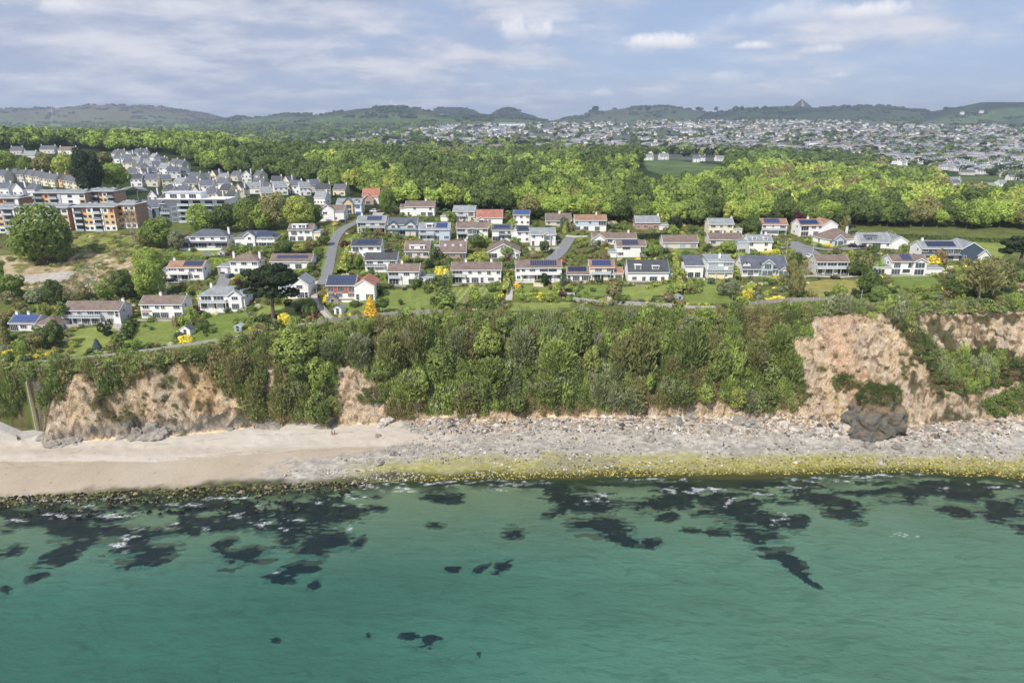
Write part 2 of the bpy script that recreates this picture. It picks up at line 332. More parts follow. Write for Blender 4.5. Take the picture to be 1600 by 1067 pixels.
xs = np.concatenate([np.arange(-620, -330, 14), np.arange(-330, 330.1, .62), np.arange(344, 640, 14)])
ys = np.concatenate([np.arange(20, 90, 5), np.arange(90, 148, .8), np.arange(148, 246, .42), np.arange(246, 402, .68)])
X, Y = np.meshgrid(xs, ys); Z = hgt(X, Y); PX, PY = proj(X, Y, Z)
YW = np.interp(X, WL[:, 0], WL[:, 1])+(fbm(X/9, X*0+3, 5)-.5)*3.0; YB = np.interp(X, CB[:, 0], CB[:, 1])+(fbm(X/14, X*0, 6)-.5)*3; YT = np.interp(X, CTp[:, 0], CTp[:, 1])
n_a = fbm(X/6, Y/6, 31, 5); n_b = fbm(X/2.0, Y/2.0, 41, 4); n_c = fbm(X/25, Y/25, 51, 4); n_h = np.clip((vn(X/.85, Y/.6, 57)-.5)*1.5+.5, 0, 1)
C = np.zeros(X.shape+(3,)); 
def put(mask, col, a=1.0):
    m = np.asarray(mask, float)*a; C[...] = C*(1-m[..., None])+np.asarray(col)*m[..., None]
def soft(poly, amp=8, k=0):
    return inpoly(PX+(n_a-.5)*amp*4+(n_b-.5)*amp, PY+(fbm(X/7, Y/7, 61+k)-.5)*amp*2.4, poly)
# seabed
deep = np.clip((YW-Y)/70, 0, 1)
put(np.ones(X.shape), A(166, 168, 136)); put(deep, A(140, 165, 140))
def blobs(L, seed=0, thr=.44, wd=.05):
    f = np.zeros(X.shape)
    for cx_, cy_, rx, ry, sl in L:
        dx = PX-cx_; dy = PY-cy_-sl*dx; f = np.maximum(f, 1.15-np.sqrt((dx/rx)**2+(dy/ry)**2)*.85)
    f = np.clip(f, 0, 1); n = fbm((X+Y*.7)/8, (Y-X*.12)/2.6, 71+seed, 5); n2 = fbm(X/2.2, Y/1.2, 72+seed, 3); n3 = fbm((X+Y)/3.2, Y/1.0, 73+seed, 4); return sm(thr, thr+wd*2, f*.92+.0+((n-.5)*1.5+(n2-.5)*.7+(n3-.5)*1.1)*np.minimum(1, f*3))
WEED = [(60, 808, 120, 26, 0), (130, 825, 120, 26, 0), (215, 850, 60, 30, -.3), (110, 862, 60, 16, -.4), (235, 868, 60, 20, -.35), (60, 900, 26, 9, -.35), (350, 812, 110, 22, -.1), (300, 790, 200, 18, -.05), (500, 800, 110, 30, -.1),
        (455, 832, 80, 34, 0), (500, 850, 60, 28, 0), (385, 868, 55, 22, -.2), (350, 850, 30, 12, -.3), (440, 905, 32, 9, 0), (492, 913, 16, 10, -.5), (470, 888, 40, 12, -.2), (20, 860, 25, 14, -.3), (10, 922, 12, 8, 0), (562, 846, 16, 8, -.5),
        (802, 833, 22, 13, 0), (788, 886, 20, 14, -.4), (708, 890, 14, 7, 0), (752, 888, 16, 7, -.5), (640, 995, 22, 10, .2), (668, 1004, 26, 12, 0), (431, 1000, 8, 6, 0), (748, 1025, 9, 6, 0), (575, 993, 6, 4, 0), (680, 820, 18, 7, 0), (690, 775, 50, 12, .1),
        (885, 778, 40, 24, 0), (870, 800, 26, 12, -.3), (935, 790, 55, 26, 0), (935, 822, 60, 22, .1), (1012, 790, 42, 20, 0), (1060, 775, 60, 18, 0), (1135, 778, 110, 24, 0), (1165, 805, 90, 32, .2), (1180, 835, 60, 22, .3), (1210, 865, 52, 18, .5), (1245, 893, 40, 8, .7),
        (1240, 815, 26, 14, 0), (1015, 848, 20, 11, 0), (1125, 832, 30, 10, 0), (975, 845, 40, 10, .2), (1078, 828, 26, 8, 0), (1040, 808, 22, 10, 0), (1290, 782, 90, 16, .15), (1320, 806, 40, 14, .2), (1400, 772, 110, 18, 0), (1500, 772, 110, 22, .05), (1560, 795, 70, 26, .2), (1590, 822, 50, 12, .2), (1500, 800, 40, 12, .2), (1100, 757, 500, 6, 0), (1500, 758, 160, 8, 0)]
wm = sm(.38, .66, blobs(WEED, 0, .30, .16)+(fbm(X/1.5, Y/.9, 75, 4)-.5)*1.5)
put(wm*(.8+.2*n_b), A(14, 22, 42)); put(wm*sm(.5, .62, n_b)*(PX > 850)*.8, A(60, 58, 48))
shal = sm(9, 1, YW-Y); put(shal*sm(.40, .52, n_a), A(78, 82, 58)); put(sm(2.6, .6, YW-Y+(n_a-.5)*1.5), A(70, 72, 46))
# beach
on = Y >= YW; f = (Y-YW)/(YB-YW)
put(on, A(225, 217, 203)); put(on*sm(.3, .7, n_c)*.45, A(214, 200, 184)); put(on*sm(.4, .7, fbm(X/12, Y/1.4, 133))*.30, A(200, 184, 164))
damp = on*inpoly(PX, PY+(n_c-.5)*14, [(-400, 725), (200, 722), (420, 706), (560, 697), (720, 700), (640, 720), (480, 735), (300, 768), (-400, 785)]); put(damp*(.5+.7*n_c), A(196, 180, 157))
put(on*sm(716, 704, PY)*sm(695, 703, PY)*(PX < 620)*(.5), A(196, 180, 160))
peb = on*sm(.50, .66, .40*n_a+.3*n_b+sm(400, 760, PX+(PY-690)*3)*.50-.22*sm(.42, .55, f)*sm(.85, .70, f)+.05*sm(.4, .2, f)); put(peb*.85, A(190, 184, 174)); put(peb*(n_h > .7)*.4, A(138, 132, 124)); put(peb*(n_h < .14)*.7, A(226, 220, 210)); put(peb*sm(.5, .62, n_b)*.35, A(150, 146, 138))
scree = on*sm(.62, .95, f+(n_a-.5)*.5)*sm(620, 780, PX); put(scree*.9, A(208, 186, 164)); put(scree*(n_h > .65)*.7, A(120, 108, 92)); put(scree*(n_h < .25), A(236, 226, 212))
g1 = on*sm(.0, .25, .42-f+(n_a-.5)*.22)*sm(480, 700, PX+(n_c-.5)*100); g1 = np.minimum(1, g1*1.6)*(1-sm(30, 0, abs(PX-1385))*.65)
put(g1*.9, A(184, 178, 104)); put(g1*(n_h > .6)*.35, A(134, 130, 76)); put(g1*(n_h < .25)*.8, A(208, 200, 134)); put(g1*sm(.5, .6, n_b)*sm(.3, .1, f)*.5, A(152, 158, 76)); put(g1*sm(.45, .6, n_a)*.5, A(176, 170, 134)); put(g1*sm(.48, .62, n_c)*.45, A(150, 146, 128)); wr = on*(PX < 720)*sm(.5, .6, n_b); put(wr*sm(.012, .003, abs(f-.52-.04*n_c))*.5, A(150, 134, 112)); put(wr*sm(.012, .003, abs(f-.80-.05*n_c))*.5, A(160, 146, 126)); put(on*(PX < 720)*(rng.random(X.shape) > .9965)*.6, A(110, 98, 80))
put(on*sm(.17, .05, f+(n_a-.5)*.08)*sm(470, 560, PX), A(78, 78, 44))
put(on*sm(.16, .04, f+(n_a-.5)*.22)*(PX < 620), A(86, 84, 66)); put(on*sm(.12, .02, f+(n_b-.5)*.22)*(PX < 620)*(n_h > .5), A(120, 130, 70))
# cliff
on = (Y >= YB) & (Y < YT+1.5); s = np.clip((Y-YB)/(YT-YB), 0, 1)
put(on, A(84, 92, 46)); put(on*sm(.45, .6, n_a), A(104, 98, 62)); put(on*sm(.55, .7, n_b)*.6, A(120, 110, 76)); put(on*sm(.22, .02, s+(n_a-.5)*.3), A(170, 140, 110)); put(on*sm(.75, .95, s+(n_a-.5)*.2), A(112, 122, 58))
RP = [[(95, 590), (130, 583), (172, 612), (215, 590), (240, 575), (268, 562), (305, 562), (320, 580), (345, 610), (375, 622), (392, 650), (395, 668), (270, 694), (20, 704), (62, 650), (95, 615)],
      [(418, 545), (430, 548), (432, 600), (420, 640), (415, 610)], [(528, 574), (562, 574), (600, 612), (605, 655), (628, 672), (530, 676), (522, 625)],
      [(1275, 487), (1330, 490), (1395, 492), (1432, 520), (1456, 560), (1490, 600), (1560, 640), (1640, 655), (1640, 680), (1230, 668), (1262, 612), (1234, 570), (1222, 530), (1268, 525)],
      [(1420, 486), (1455, 478), (1500, 480), (1700, 470), (1700, 560), (1560, 545), (1480, 545), (1440, 520)], [(640, 650), (800, 642), (980, 640), (1130, 625), (1160, 640), (1240, 640), (1260, 675), (640, 670)], [(1130, 628), (1160, 622), (1170, 645), (1130, 650)], [(1600, 540), (1700, 540), (1700, 660), (1490, 640), (1530, 610)]]
rock = np.zeros(X.shape, bool)
for i, p in enumerate(RP): rock |= soft(p, 7 if i != 5 else 10, i)
onc = on | ((Y > YB-1.2) & (Y < YB))
rk_ = (rock & onc).astype(float); RKB = 1
strat = fbm((X+Z*1.5)/2.4, (Z-X*.25)/.8, 81, 5); crv = 1-np.abs(fbm((X-Z*.6)/2.6, (Z+Y*.3)/2.0, 82, 5)*2-1)
put(rk_, A(246, 218, 178)); put(rk_*sm(.45, .62, n_a), A(236, 212, 180)); put(rk_*sm(.52, .64, strat)*.5, A(176, 146, 116)); put(rk_*sm(.61, .69, strat)*.6, A(116, 96, 76)); put(rk_*sm(.42, .3, strat)*.8, A(246, 228, 206)); put(rk_*sm(.93, .985, crv)*.75, A(118, 94, 72))
put(rk_*soft([(1290, 495), (1340, 500), (1330, 560), (1370, 600), (1350, 640), (1310, 600), (1290, 540)], 6), A(236, 190, 156), .45)
put(rk_*soft([(270, 565), (310, 562), (340, 600), (330, 640), (360, 660), (300, 640), (280, 590)], 6), A(228, 186, 134), .5)
put(rk_*sm(.55, .62, fbm(X/4, Y/2, 91, 4))*((PX < 420) | (PX > 1420)), A(96, 92, 60), .9)
for p in ([(1478, 560), (1600, 560), (1600, 600), (1545, 610), (1500, 620), (1460, 590)], [(1380, 490), (1425, 490), (1470, 570), (1475, 610), (1440, 560), (1405, 520)]): put(rk_*soft(p, 9), A(84, 80, 50))
base = sm(8.2, 6.2, Z+(n_a-.5)*6)*(PX < 480)*(PX > 50)*(Z > 4.35)*(Y > YB-9); put(base, A(176, 168, 154), .75); put(base*sm(.48, .58, strat), A(104, 100, 94), .8)
C[...] *= 1+.17*rk_[..., None]
lf = onc*(PX < 68); put(lf, A(140, 132, 100)); put(lf*sm(.46, .6, n_a), A(104, 112, 66)); put(lf*sm(.52, .62, strat), A(96, 88, 66)); put(onc*soft([(28, 600), (60, 590), (60, 665), (20, 668), (35, 640)], 2), A(168, 166, 160), .85)
# plateau
on = Y >= YT+1.5
put(on, A(108, 118, 62)); put(on*sm(.45, .6, n_a), A(120, 128, 66)); put(on*sm(.5, .65, n_b)*.7, A(96, 100, 58)); put(on*sm(.6, .75, n_b), A(140, 128, 96), .6)
LAWN = [[(88, 556), (120, 513), (190, 508), (195, 522), (162, 548), (110, 558)], [(197, 548), (215, 505), (272, 500), (282, 520), (268, 540)], [(262, 548), (300, 515), (322, 494), (385, 487), (390, 500), (372, 525), (300, 535)],
        [(395, 508), (408, 476), (462, 480), (474, 502)], [(532, 492), (530, 470), (594, 462), (606, 454), (682, 452), (684, 488), (600, 493)], [(702, 478), (702, 450), (782, 446), (768, 476)], [(796, 486), (800, 473), (892, 472), (890, 480)],
        [(816, 444), (868, 446), (870, 462), (812, 463)], [(908, 446), (958, 444), (956, 463), (902, 462)], [(972, 449), (1048, 444), (1052, 470), (972, 470)], [(1098, 438), (1126, 438), (1152, 474), (1068, 475), (1068, 460), (1098, 458)],
        [(1385, 432), (1455, 430), (1472, 445), (1430, 453), (1398, 448)], [(1395, 370), (1592, 374), (1578, 390), (1560, 406), (1545, 395), (1480, 376)], [(1560, 418), (1610, 418), (1610, 442), (1568, 434)], [(512, 354), (525, 354), (505, 436), (498, 440)],
        [(540, 372), (560, 372), (558, 380), (540, 382)], [(286, 392), (340, 390), (350, 398), (276, 400)], [(1050, 388), (1092, 392), (1088, 400), (1048, 400)], [(1265, 368), (1300, 378), (1310, 386), (1268, 384)], [(325, 530), (250, 548), (320, 540), (410, 520), (400, 512)]]
for i, p in enumerate(LAWN):
    m = soft(p, .8, i); q = [A(146, 158, 84), A(134, 148, 76), A(128, 146, 72)][i % 3]; put(m, q); put(m*sm(.45, .65, n_c)*.5, q*1.2)
m = soft([(1256, 450), (1262, 440), (1300, 436), (1336, 438), (1348, 455), (1330, 464), (1268, 464)], .8); put(m, A(166, 158, 92))
m = soft([(612, 452), (680, 452), (682, 488), (625, 492)], .5); put(m*(np.sin(X*2.1+Y*.25) > 0), A(140, 154, 84), .8)
m = soft([(702, 478), (702, 450), (782, 446), (768, 476)], .5); put(m*(np.sin(X*2.6-Y*.5) > .55), A(186, 180, 128), .8)
p = soft([(-40, 395), (60, 402), (120, 394), (218, 396), (222, 440), (180, 468), (110, 458), (40, 452), (-40, 445)], 5); put(on*p, A(184, 164, 124)); put(on*p*sm(.5, .6, n_a), A(140, 138, 84)); put(on*p*sm(.55, .65, n_b), A(214, 196, 162))
put(on*soft([(-40, 424), (30, 430), (80, 426), (118, 424), (112, 438), (60, 442), (10, 440), (-40, 436)], 2.5), A(206, 198, 186))
put(on*soft([(0, 398), (14, 404), (20, 420), (35, 430), (15, 440), (6, 420)], 2.5), A(206, 190, 160))
p = soft([(112, 364), (300, 364), (292, 388), (205, 396), (118, 398)], 3); put(on*p, A(152, 156, 88)); put(on*p*sm(.5, .62, n_b), A(128, 132, 74))
p = soft([(180, 528), (196, 530), (186, 545), (160, 556), (145, 556), (172, 543)], 1.5); put(on*p, A(196, 184, 174)); 
p = soft([(155, 508), (190, 506), (197, 512), (190, 524), (180, 512)], 1); put(on*p, A(200, 190, 180))
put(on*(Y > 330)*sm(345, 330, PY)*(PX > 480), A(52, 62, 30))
# weave rock relief into the cliff
ridge = 1-np.abs(fbm(X/3.6, (Y+Z)/4.2, 101, 5)*2-1)
rel = ((ridge-.7)*2.3+(strat-.5)*1.5+(fbm((X-Z)/1.3, (Z+X*.4)/.9, 83, 3)-.5)*1.3-sm(.90, .985, crv)*1.0)*rk_*sm(0, .12, s)*sm(1.0, .8, s)+(fbm(X/3, Y/3, 111)-.5)*1.6*sm(0, .1, s)*sm(1, .9, s)*(Y < YT)*(Y > YB)+(strat-.5)*2.2*(PX < 480)*(PX > 50)*(Z > 4.3)*(Z < 9)*(Y > YB-9)
Z2 = Z+rel+np.where((Y > YB-14) & (Y < YB), (n_b-.5)*.5, 0)
ny, nx = X.shape; V = np.stack([X, Y, Z2], -1).reshape(-1, 3); CV = C.reshape(-1, 3)
I = np.arange(ny*nx).reshape(ny, nx); Q = np.stack([I[:-1, :-1], I[:-1, 1:], I[1:, 1:], I[1:, :-1]], -1).reshape(-1, 4)
yc = (Y[:-1, :-1]+.3).ravel(); cls = np.where(yc < YW[:-1, :-1].ravel()-.6, 0, np.where(yc < YB[:-1, :-1].ravel(), 1, np.where(yc < YT[:-1, :-1].ravel()+1.5, 2, 3)))
for k, (nm, mt) in enumerate([('seabed', BM), ('beach', BM), ('cliff', CM), ('ground', GM)]):
    q = Q[cls == k]; u, inv = np.unique(q, return_inverse=True)
    struct(link(nm, npmesh(nm, V[u], inv.reshape(-1, 4), [mt], col=CV[u], smooth=True)))
# far land
us = np.concatenate([np.linspace(-1.3, -.8, 30, False), np.linspace(-.8, .8, 620), np.linspace(.82, 1.3, 30)]); yf = np.concatenate([np.linspace(400.6, 1000, 150, False), np.geomspace(1000, 9000, 260)])
U, Y_ = np.meshgrid(us, yf); X_ = U*Y_; Z_ = plateau(X_, Y_)+(fbm(X_/60, Y_/60, 121)-.5)*2*sm(400, 700, Y_)+(fbm(X_/300, Y_/300, 122)-.5)*10*sm(1500, 3000, Y_); PXf, PYf = proj(X_, Y_, Z_)
Z_[0] = plateau(X_[0], Y_[0])+(fbm(X_[0]/18, Y_[0]/18, 21)-.5)*.9
C = np.zeros(X_.shape+(3,)); nf = fbm(X_/180, Y_/260, 131); ng = fbm(X_/40, Y_/80, 132)
put(np.ones(X_.shape), A(58, 74, 36)); put(sm(.45, .55, nf)*(Y_ > 1100), A(92, 116, 66)); put(sm(.6, .68, nf)*(Y_ > 1100), A(132, 144, 84)); put(sm(.42, .34, nf)*(Y_ > 1100), A(56, 78, 48)); put(sm(.52, .6, ng)*(Y_ > 1100)*.7, A(50, 70, 42))
for p, c in [([(135, 195), (180, 192), (262, 196), (240, 203), (180, 203), (140, 200)], (158, 164, 92)), ([(230, 197), (300, 192), (330, 196), (260, 203)], (120, 150, 80)), ([(0, 190), (120, 196), (120, 200), (0, 198)], (120, 140, 90)), ([(715, 186), (755, 187), (750, 193), (715, 192)], (104, 136, 70)),
             ([(1018, 184), (1070, 187), (1062, 194), (1010, 192)], (84, 120, 66)), ([(860, 188), (950, 186), (960, 193), (870, 196)], (76, 110, 62)), ([(1445, 186), (1520, 182), (1560, 184), (1530, 192), (1445, 193)], (116, 128, 74)), ([(1545, 180), (1640, 176), (1640, 186), (1560, 185)], (122, 134, 72)),
             ([(1330, 184), (1440, 182), (1430, 190), (1340, 190)], (90, 112, 66)), ([(1000, 250), (1060, 252), (1125, 258), (1120, 272), (1040, 276), (1010, 266)], (104, 124, 76)), ([(1385, 264), (1440, 270), (1440, 278), (1400, 276)], (112, 146, 66)), ([(900, 262), (950, 268), (930, 280), (905, 276)], (100, 126, 58)), ([(490, 246), (545, 246), (545, 250), (500, 251)], (130, 150, 70)),
             ([(1255, 258), (1300, 258), (1290, 270), (1250, 268)], (104, 136, 66)), ([(1590, 200), (1440, 260), (640, 240), (640, 196), (900, 192), (1100, 180), (1300, 176), (1600, 200)], (104, 110, 100)), ([(1440, 260), (1600, 275), (1640, 250), (1640, 200), (1500, 200)], (112, 116, 104)), ([(1490, 275), (1600, 275), (1600, 300), (1490, 300)], (104, 122, 66))]:
    put(inpoly(PXf+(nf-.5)*14, PYf+(ng-.5)*3, p), A(*c))
q = np.arange(X_.size).reshape(X_.shape); Qf = np.stack([q[:-1, :-1], q[:-1, 1:], q[1:, 1:], q[1:, :-1]], -1).reshape(-1, 4)
struct(link('farmland', npmesh('farmland', np.stack([X_, Y_, Z_], -1).reshape(-1, 3), Qf, [FM], col=C.reshape(-1, 3), smooth=True)))
# hills on the skyline
HT = []
def hill(name, prof, dist, depth, c1, c2, seed, fields=0, rough=1.0):
    px0, px1 = prof[0][0], prof[-1][0]; n = int((px1-px0)/1.6)+2; pxs = np.linspace(px0, px1, n); pys = np.interp(pxs, [p[0] for p in prof], [p[1] for p in prof])
    x, _, zt = at_y(pxs, pys, dist); v = np.linspace(-1, 1, 41); VV, XX = np.meshgrid(v, x, indexing='ij'); ZT = np.broadcast_to(zt, VV.shape)
    YY = dist+VV*depth; base = plateau(XX, np.full(XX.shape, float(dist)))-25
    ZZ = base+(ZT-base)*(1-VV**2)**.9+(fbm(XX/120, YY/120, seed, 5)-.5)*14*rough*(1-VV**2)*np.clip(abs(VV)*3, 0.15, 1)
    C_ = np.zeros(XX.shape+(3,)); m = sm(.42, .6, fbm(XX/260, YY/160, seed+3))[..., None]; C_[:] = A(*c1)*(1-m)+A(*c2)*m
    if fields:
        m = (sm(-.45, -.7, VV+(fbm(XX/200, YY/90, seed+7)-.5)*.8)*fields)[..., None]; C_ = C_*(1-m)+(A(104, 126, 74)*(.7+.7*fbm(XX/90, YY/60, seed+9))[..., None])*m
    tm = (fbm(XX/150, YY/60, seed+11) > .57) & (VV < .1) & (rng.random(XX.shape) < .22) & (VV > -.9); HT.append(np.stack([XX[tm], YY[tm], ZZ[tm]], -1)); i = np.arange(XX.size).reshape(XX.shape); Q_ = np.stack([i[:-1, :-1], i[:-1, 1:], i[1:, 1:], i[1:, :-1]], -1).reshape(-1, 4)
    struct(link(name, npmesh(name, np.stack([XX, YY, ZZ], -1).reshape(-1, 3), Q_, [FM], col=C_.reshape(-1, 3), smooth=True)))
hill('moorland_hill', [(-120, 176), (0, 171), (50, 169.5), (115, 170), (150, 165.5), (180, 164), (250, 167.5), (300, 174), (335, 184), (360, 192)], 6300, 900, (118, 90, 78), (100, 82, 68), 201, .5)
hill('hill', [(330, 192), (370, 184), (375, 181), (382, 184), (410, 184), (430, 180), (450, 178.5), (480, 179), (540, 182), (600, 190)], 5200, 500, (56, 74, 46), (74, 88, 56), 205, .5)
hill('hill', [(480, 190), (520, 177), (560, 171), (600, 168), (640, 168), (665, 172), (700, 178), (780, 182), (860, 190)], 4500, 500, (50, 66, 38), (78, 80, 54), 209, .6)
hill('hill', [(660, 190), (680, 171), (690, 168), (722, 168), (738, 173), (755, 179), (775, 188)], 6000, 400, (38, 50, 50), (46, 60, 54), 213)
hill('hill', [(755, 190), (772, 178), (788, 170), (800, 170), (815, 176), (835, 181), (850, 190)], 5800, 300, (44, 54, 48), (56, 66, 52), 217)
hill('hill', [(860, 190), (890, 182), (912, 181), (926, 173), (931, 171), (938, 175), (960, 171.5), (1000, 167.5), (1040, 166.5), (1075, 171), (1100, 176), (1150, 190)], 5600, 420, (70, 76, 64), (86, 90, 72), 221, .3)
hill('hill', [(1080, 190), (1110, 176), (1150, 172), (1200, 169.5), (1235, 169), (1290, 168.5), (1310, 167), (1385, 166), (1405, 170), (1440, 173), (1480, 190)], 5000, 420, (34, 46, 34), (50, 62, 44), 225, .3, .7)
hill('hill', [(1420, 190), (1470, 173), (1510, 166), (1540, 160), (1600, 160), (1700, 164), (1760, 180)], 4700, 420, (44, 58, 36), (68, 78, 46), 229, .6)
# spoil heap pyramid with pale flutes
bx, by, bz = at_y(1253, 172, 5000); ax, ay, az = at_y(1253, 155, 5000)
hw = 100; zb_ = bz-12; mb = MB(); mat('heap', (.05, .052, .058), .95, .25, .03); mat('heap_pale', (.24, .24, .24), .95, .15, .02)
nn = 48; ring = []
for k in range(nn):
    a = 2*math.pi*k/nn; r = hw*(1+.10*math.cos(2*a)+.05*math.sin(5*a)); ring.append((bx+r*math.cos(a), by+r*.9*math.sin(a), zb_))
vs = [(ax, ay, az)]; fs = []; 
for t in (.12, .4, .7, 1.0):
    for k, p in enumerate(ring):
        j = (1+.05*math.sin(k*3.1+t*7)*t); vs.append((ax+(p[0]-ax)*t*j, ay+(p[1]-ay)*t*j, az+(p[2]-az)*t))
mb._add(vs, [(0, 1+(k+1) % nn, 1+k) for k in range(nn) if k % 12 < 9]+[(1+l*nn+k, 1+l*nn+(k+1) % nn, 1+(l+1)*nn+(k+1) % nn, 1+(l+1)*nn+k) for l in range(3) for k in range(nn) if k % 12 < 9], M['heap'])
mb._add(vs, [(0, 1+(k+1) % nn, 1+k) for k in range(nn) if k % 12 >= 9]+[(1+l*nn+k, 1+l*nn+(k+1) % nn, 1+(l+1)*nn+(k+1) % nn, 1+(l+1)*nn+k) for l in range(3) for k in range(nn) if k % 12 >= 9], M['heap_pale'])
tag(mb.build('spoil_heap'), 'pointed grey clay spoil heap with pale flutes on the skyline', 'spoil heap')

# ------------------------------------------------------------------ water
xs2 = np.concatenate([np.arange(-700, -180, 20), np.arange(-180, 180.1, .5), np.arange(200, 720, 20)]); ys2 = np.concatenate([np.arange(-60, 90, 6), np.arange(90, 182, .5)])
X, Y = np.meshgrid(xs2, ys2); PX, PY = proj(X, Y, X*0)
n1_ = fbm(X/2.2, Y/1.1, 301, 5); n2_ = fbm(X/9, Y/5, 302, 3)
FO = [(95, 806, 44, 3.5), (200, 840, 20, 4), (215, 826, 26, 3), (190, 852, 18, 6), (30, 812, 18, 2), (140, 792, 14, 2.5), (180, 808, 30, 5), (270, 818, 12, 5), (320, 826, 12, 3), (290, 790, 30, 3), (375, 806, 18, 4), (465, 813, 16, 3.5), (412, 818, 20, 5), (437, 826, 12, 3), (420, 790, 14, 2.5), (555, 777, 18, 4.5), (500, 786, 12, 2), (432, 893, 5, 4), (547, 823, 5, 3), (582, 798, 6, 1.6),
      (585, 762, 30, 3), (628, 766, 28, 5), (610, 756, 26, 2), (700, 758, 24, 2), (765, 765, 24, 2.4), (800, 757, 40, 2), (780, 750, 30, 1.6), (840, 754, 20, 2), (928, 782, 20, 4.5), (945, 775, 12, 3), (1045, 768, 16, 4), (1100, 766, 34, 3.6), (1138, 784, 13, 6), (1190, 772, 22, 2), (1275, 750, 18, 5), (1230, 749, 22, 1.6), (1320, 750, 20, 2.5), (1240, 762, 20, 3), (1370, 742, 34, 2.4), (1450, 741, 22, 1.6), (1345, 746, 26, 2), (1570, 761, 26, 2.2), (1512, 757, 8, 2), (1478, 765, 12, 3), (1216, 814, 12, 8), (1415, 836, 24, 3), (60, 782, 60, 2), (350, 778, 60, 2), (560, 790, 20, 3)]
fo = np.zeros(X.shape)
for a, b, rx, ry in FO: fo = np.maximum(fo, 1.1-np.sqrt(((PX-a)/rx/1.15)**2+((PY-b+(n2_-.5)*7)/ry/1.5)**2)*.8)
YW2 = np.interp(X, WL[:, 0], WL[:, 1])+(fbm(X/9, X*0+3, 5)-.5)*3.0
edge = sm(1.6, .2, np.abs(YW2-Y-.9))*sm(.42, .56, fbm(X/16, X*0+9, 303))*.62
nf_ = fbm((X+Y*.3)/1.6, Y/.7, 306, 4); foam = sm(.36, .86, np.clip(np.maximum(fo, edge), 0, 1)*.62+(nf_-.5)*1.5+(n1_-.5)*.5)*(np.maximum(fo, edge) > .05)*.85
dep = np.clip((YW2-Y)/50, 0, 1); dep2 = np.clip(dep+.10*(fbm(X/40, Y/30, 305)-.5)+.10*sm(250, -100, X)*dep, 0, 1)
wmw = blobs(WEED, 0, .30, .16); dep2 = dep2*(1-.25*wmw); Cw = np.stack([foam, dep2, sm(-60, 120, X)], -1)
m = bpy.data.materials.new('sea_water'); nt = NT(m); o = nd(nt, 'ShaderNodeOutputMaterial'); at = nd(nt, 'ShaderNodeAttribute', attribute_name='Col'); sp = nd(nt, 'ShaderNodeSeparateColor'); nt.links.new(at.outputs['Color'], sp.inputs[0])
g = nd(nt, 'ShaderNodeNewGeometry'); mp = nd(nt, 'ShaderNodeMapping', _Scale=(.5, 1, 1), _Rotation=(0, 0, R(6))); nt.links.new(g.outputs['Position'], mp.inputs[0])
w1 = nd(nt, 'ShaderNodeTexNoise', _Scale=1.1, _Detail=6.0, _Roughness=.66, _Distortion=.25); w2 = nd(nt, 'ShaderNodeTexNoise', _Scale=.2, _Detail=4.0, _Distortion=.4); w3 = nd(nt, 'ShaderNodeTexNoise', _Scale=.018, _Detail=4.0)
for w in (w1, w2, w3): nt.links.new(mp.outputs[0], w.inputs['Vector'])
hgt_ = mth(nt, 'ADD', mth(nt, 'MULTIPLY', w1.outputs[0], .55), mth(nt, 'MULTIPLY', w2.outputs[0], 1.8))
bp = nd(nt, 'ShaderNodeBump', _Strength=.75, _Distance=.8); nt.links.new(hgt_, bp.inputs['Height'])
shc = mixc(nt, sp.outputs[1], A(116, 154, 138), mixc(nt, sp.outputs[2], A(68, 130, 118), A(118, 168, 144)))
shc = mixc(nt, 1.0, shc, rng_map(nt, w3.outputs[0], .3, .7, .80, 1.2), 'MULTIPLY')
wl = nd(nt, 'ShaderNodeTexNoise', _Scale=.34, _Detail=3.0, _Roughness=.5, _Distortion=.5); ml = nd(nt, 'ShaderNodeMapping', _Scale=(.22, 1, 1), _Rotation=(0, 0, R(-5))); nt.links.new(g.outputs['Position'], ml.inputs[0]); nt.links.new(ml.outputs[0], wl.inputs['Vector']); rl = mth(nt, 'SUBTRACT', 1.0, mth(nt, 'MULTIPLY', mth(nt, 'ABSOLUTE', mth(nt, 'SUBTRACT', wl.outputs[0], .5)), 14.0)); shc = mixc(nt, mth(nt, 'MULTIPLY', rng_map(nt, rl, .2, 1.0), rng_map(nt, w2.outputs[0], .35, .6, 0, .30)), shc, A(40, 84, 78)); reef = nd(nt, 'ShaderNodeAttribute', attribute_name='Reef'); rn = nd(nt, 'ShaderNodeTexNoise', _Scale=.6, _Detail=8.0, _Roughness=.82); nt.links.new(mp.outputs[0], rn.inputs['Vector']); shc = mixc(nt, mth(nt, 'MULTIPLY', rng_map(nt, mth(nt, 'ADD', reef.outputs['Fac'], mth(nt, 'MULTIPLY', mth(nt, 'SUBTRACT', rn.outputs[0], .5), 2.6)), .36, .74), .88), shc, A(14, 34, 58)); trough_shade = rng_map(nt, w1.outputs[0], .40, .30); shc = mixc(nt, mth(nt, 'MULTIPLY', trough_shade, .35), shc, A(28, 72, 60))  # wave shading painted into the water colour: dark ripple lines and troughs
df = nd(nt, 'ShaderNodeBsdfDiffuse'); nt.links.new(shc, df.inputs[0]); nt.links.new(bp.outputs[0], df.inputs['Normal'])
tr = nd(nt, 'ShaderNodeBsdfTransparent', _Color=(.80, .92, .86, 1))
mx = nd(nt, 'ShaderNodeMixShader'); nt.links.new(rng_map(nt, sp.outputs[1], 0, .8, .05, .66, False), mx.inputs[0]); nt.links.new(tr.outputs[0], mx.inputs[1]); nt.links.new(df.outputs[0], mx.inputs[2])
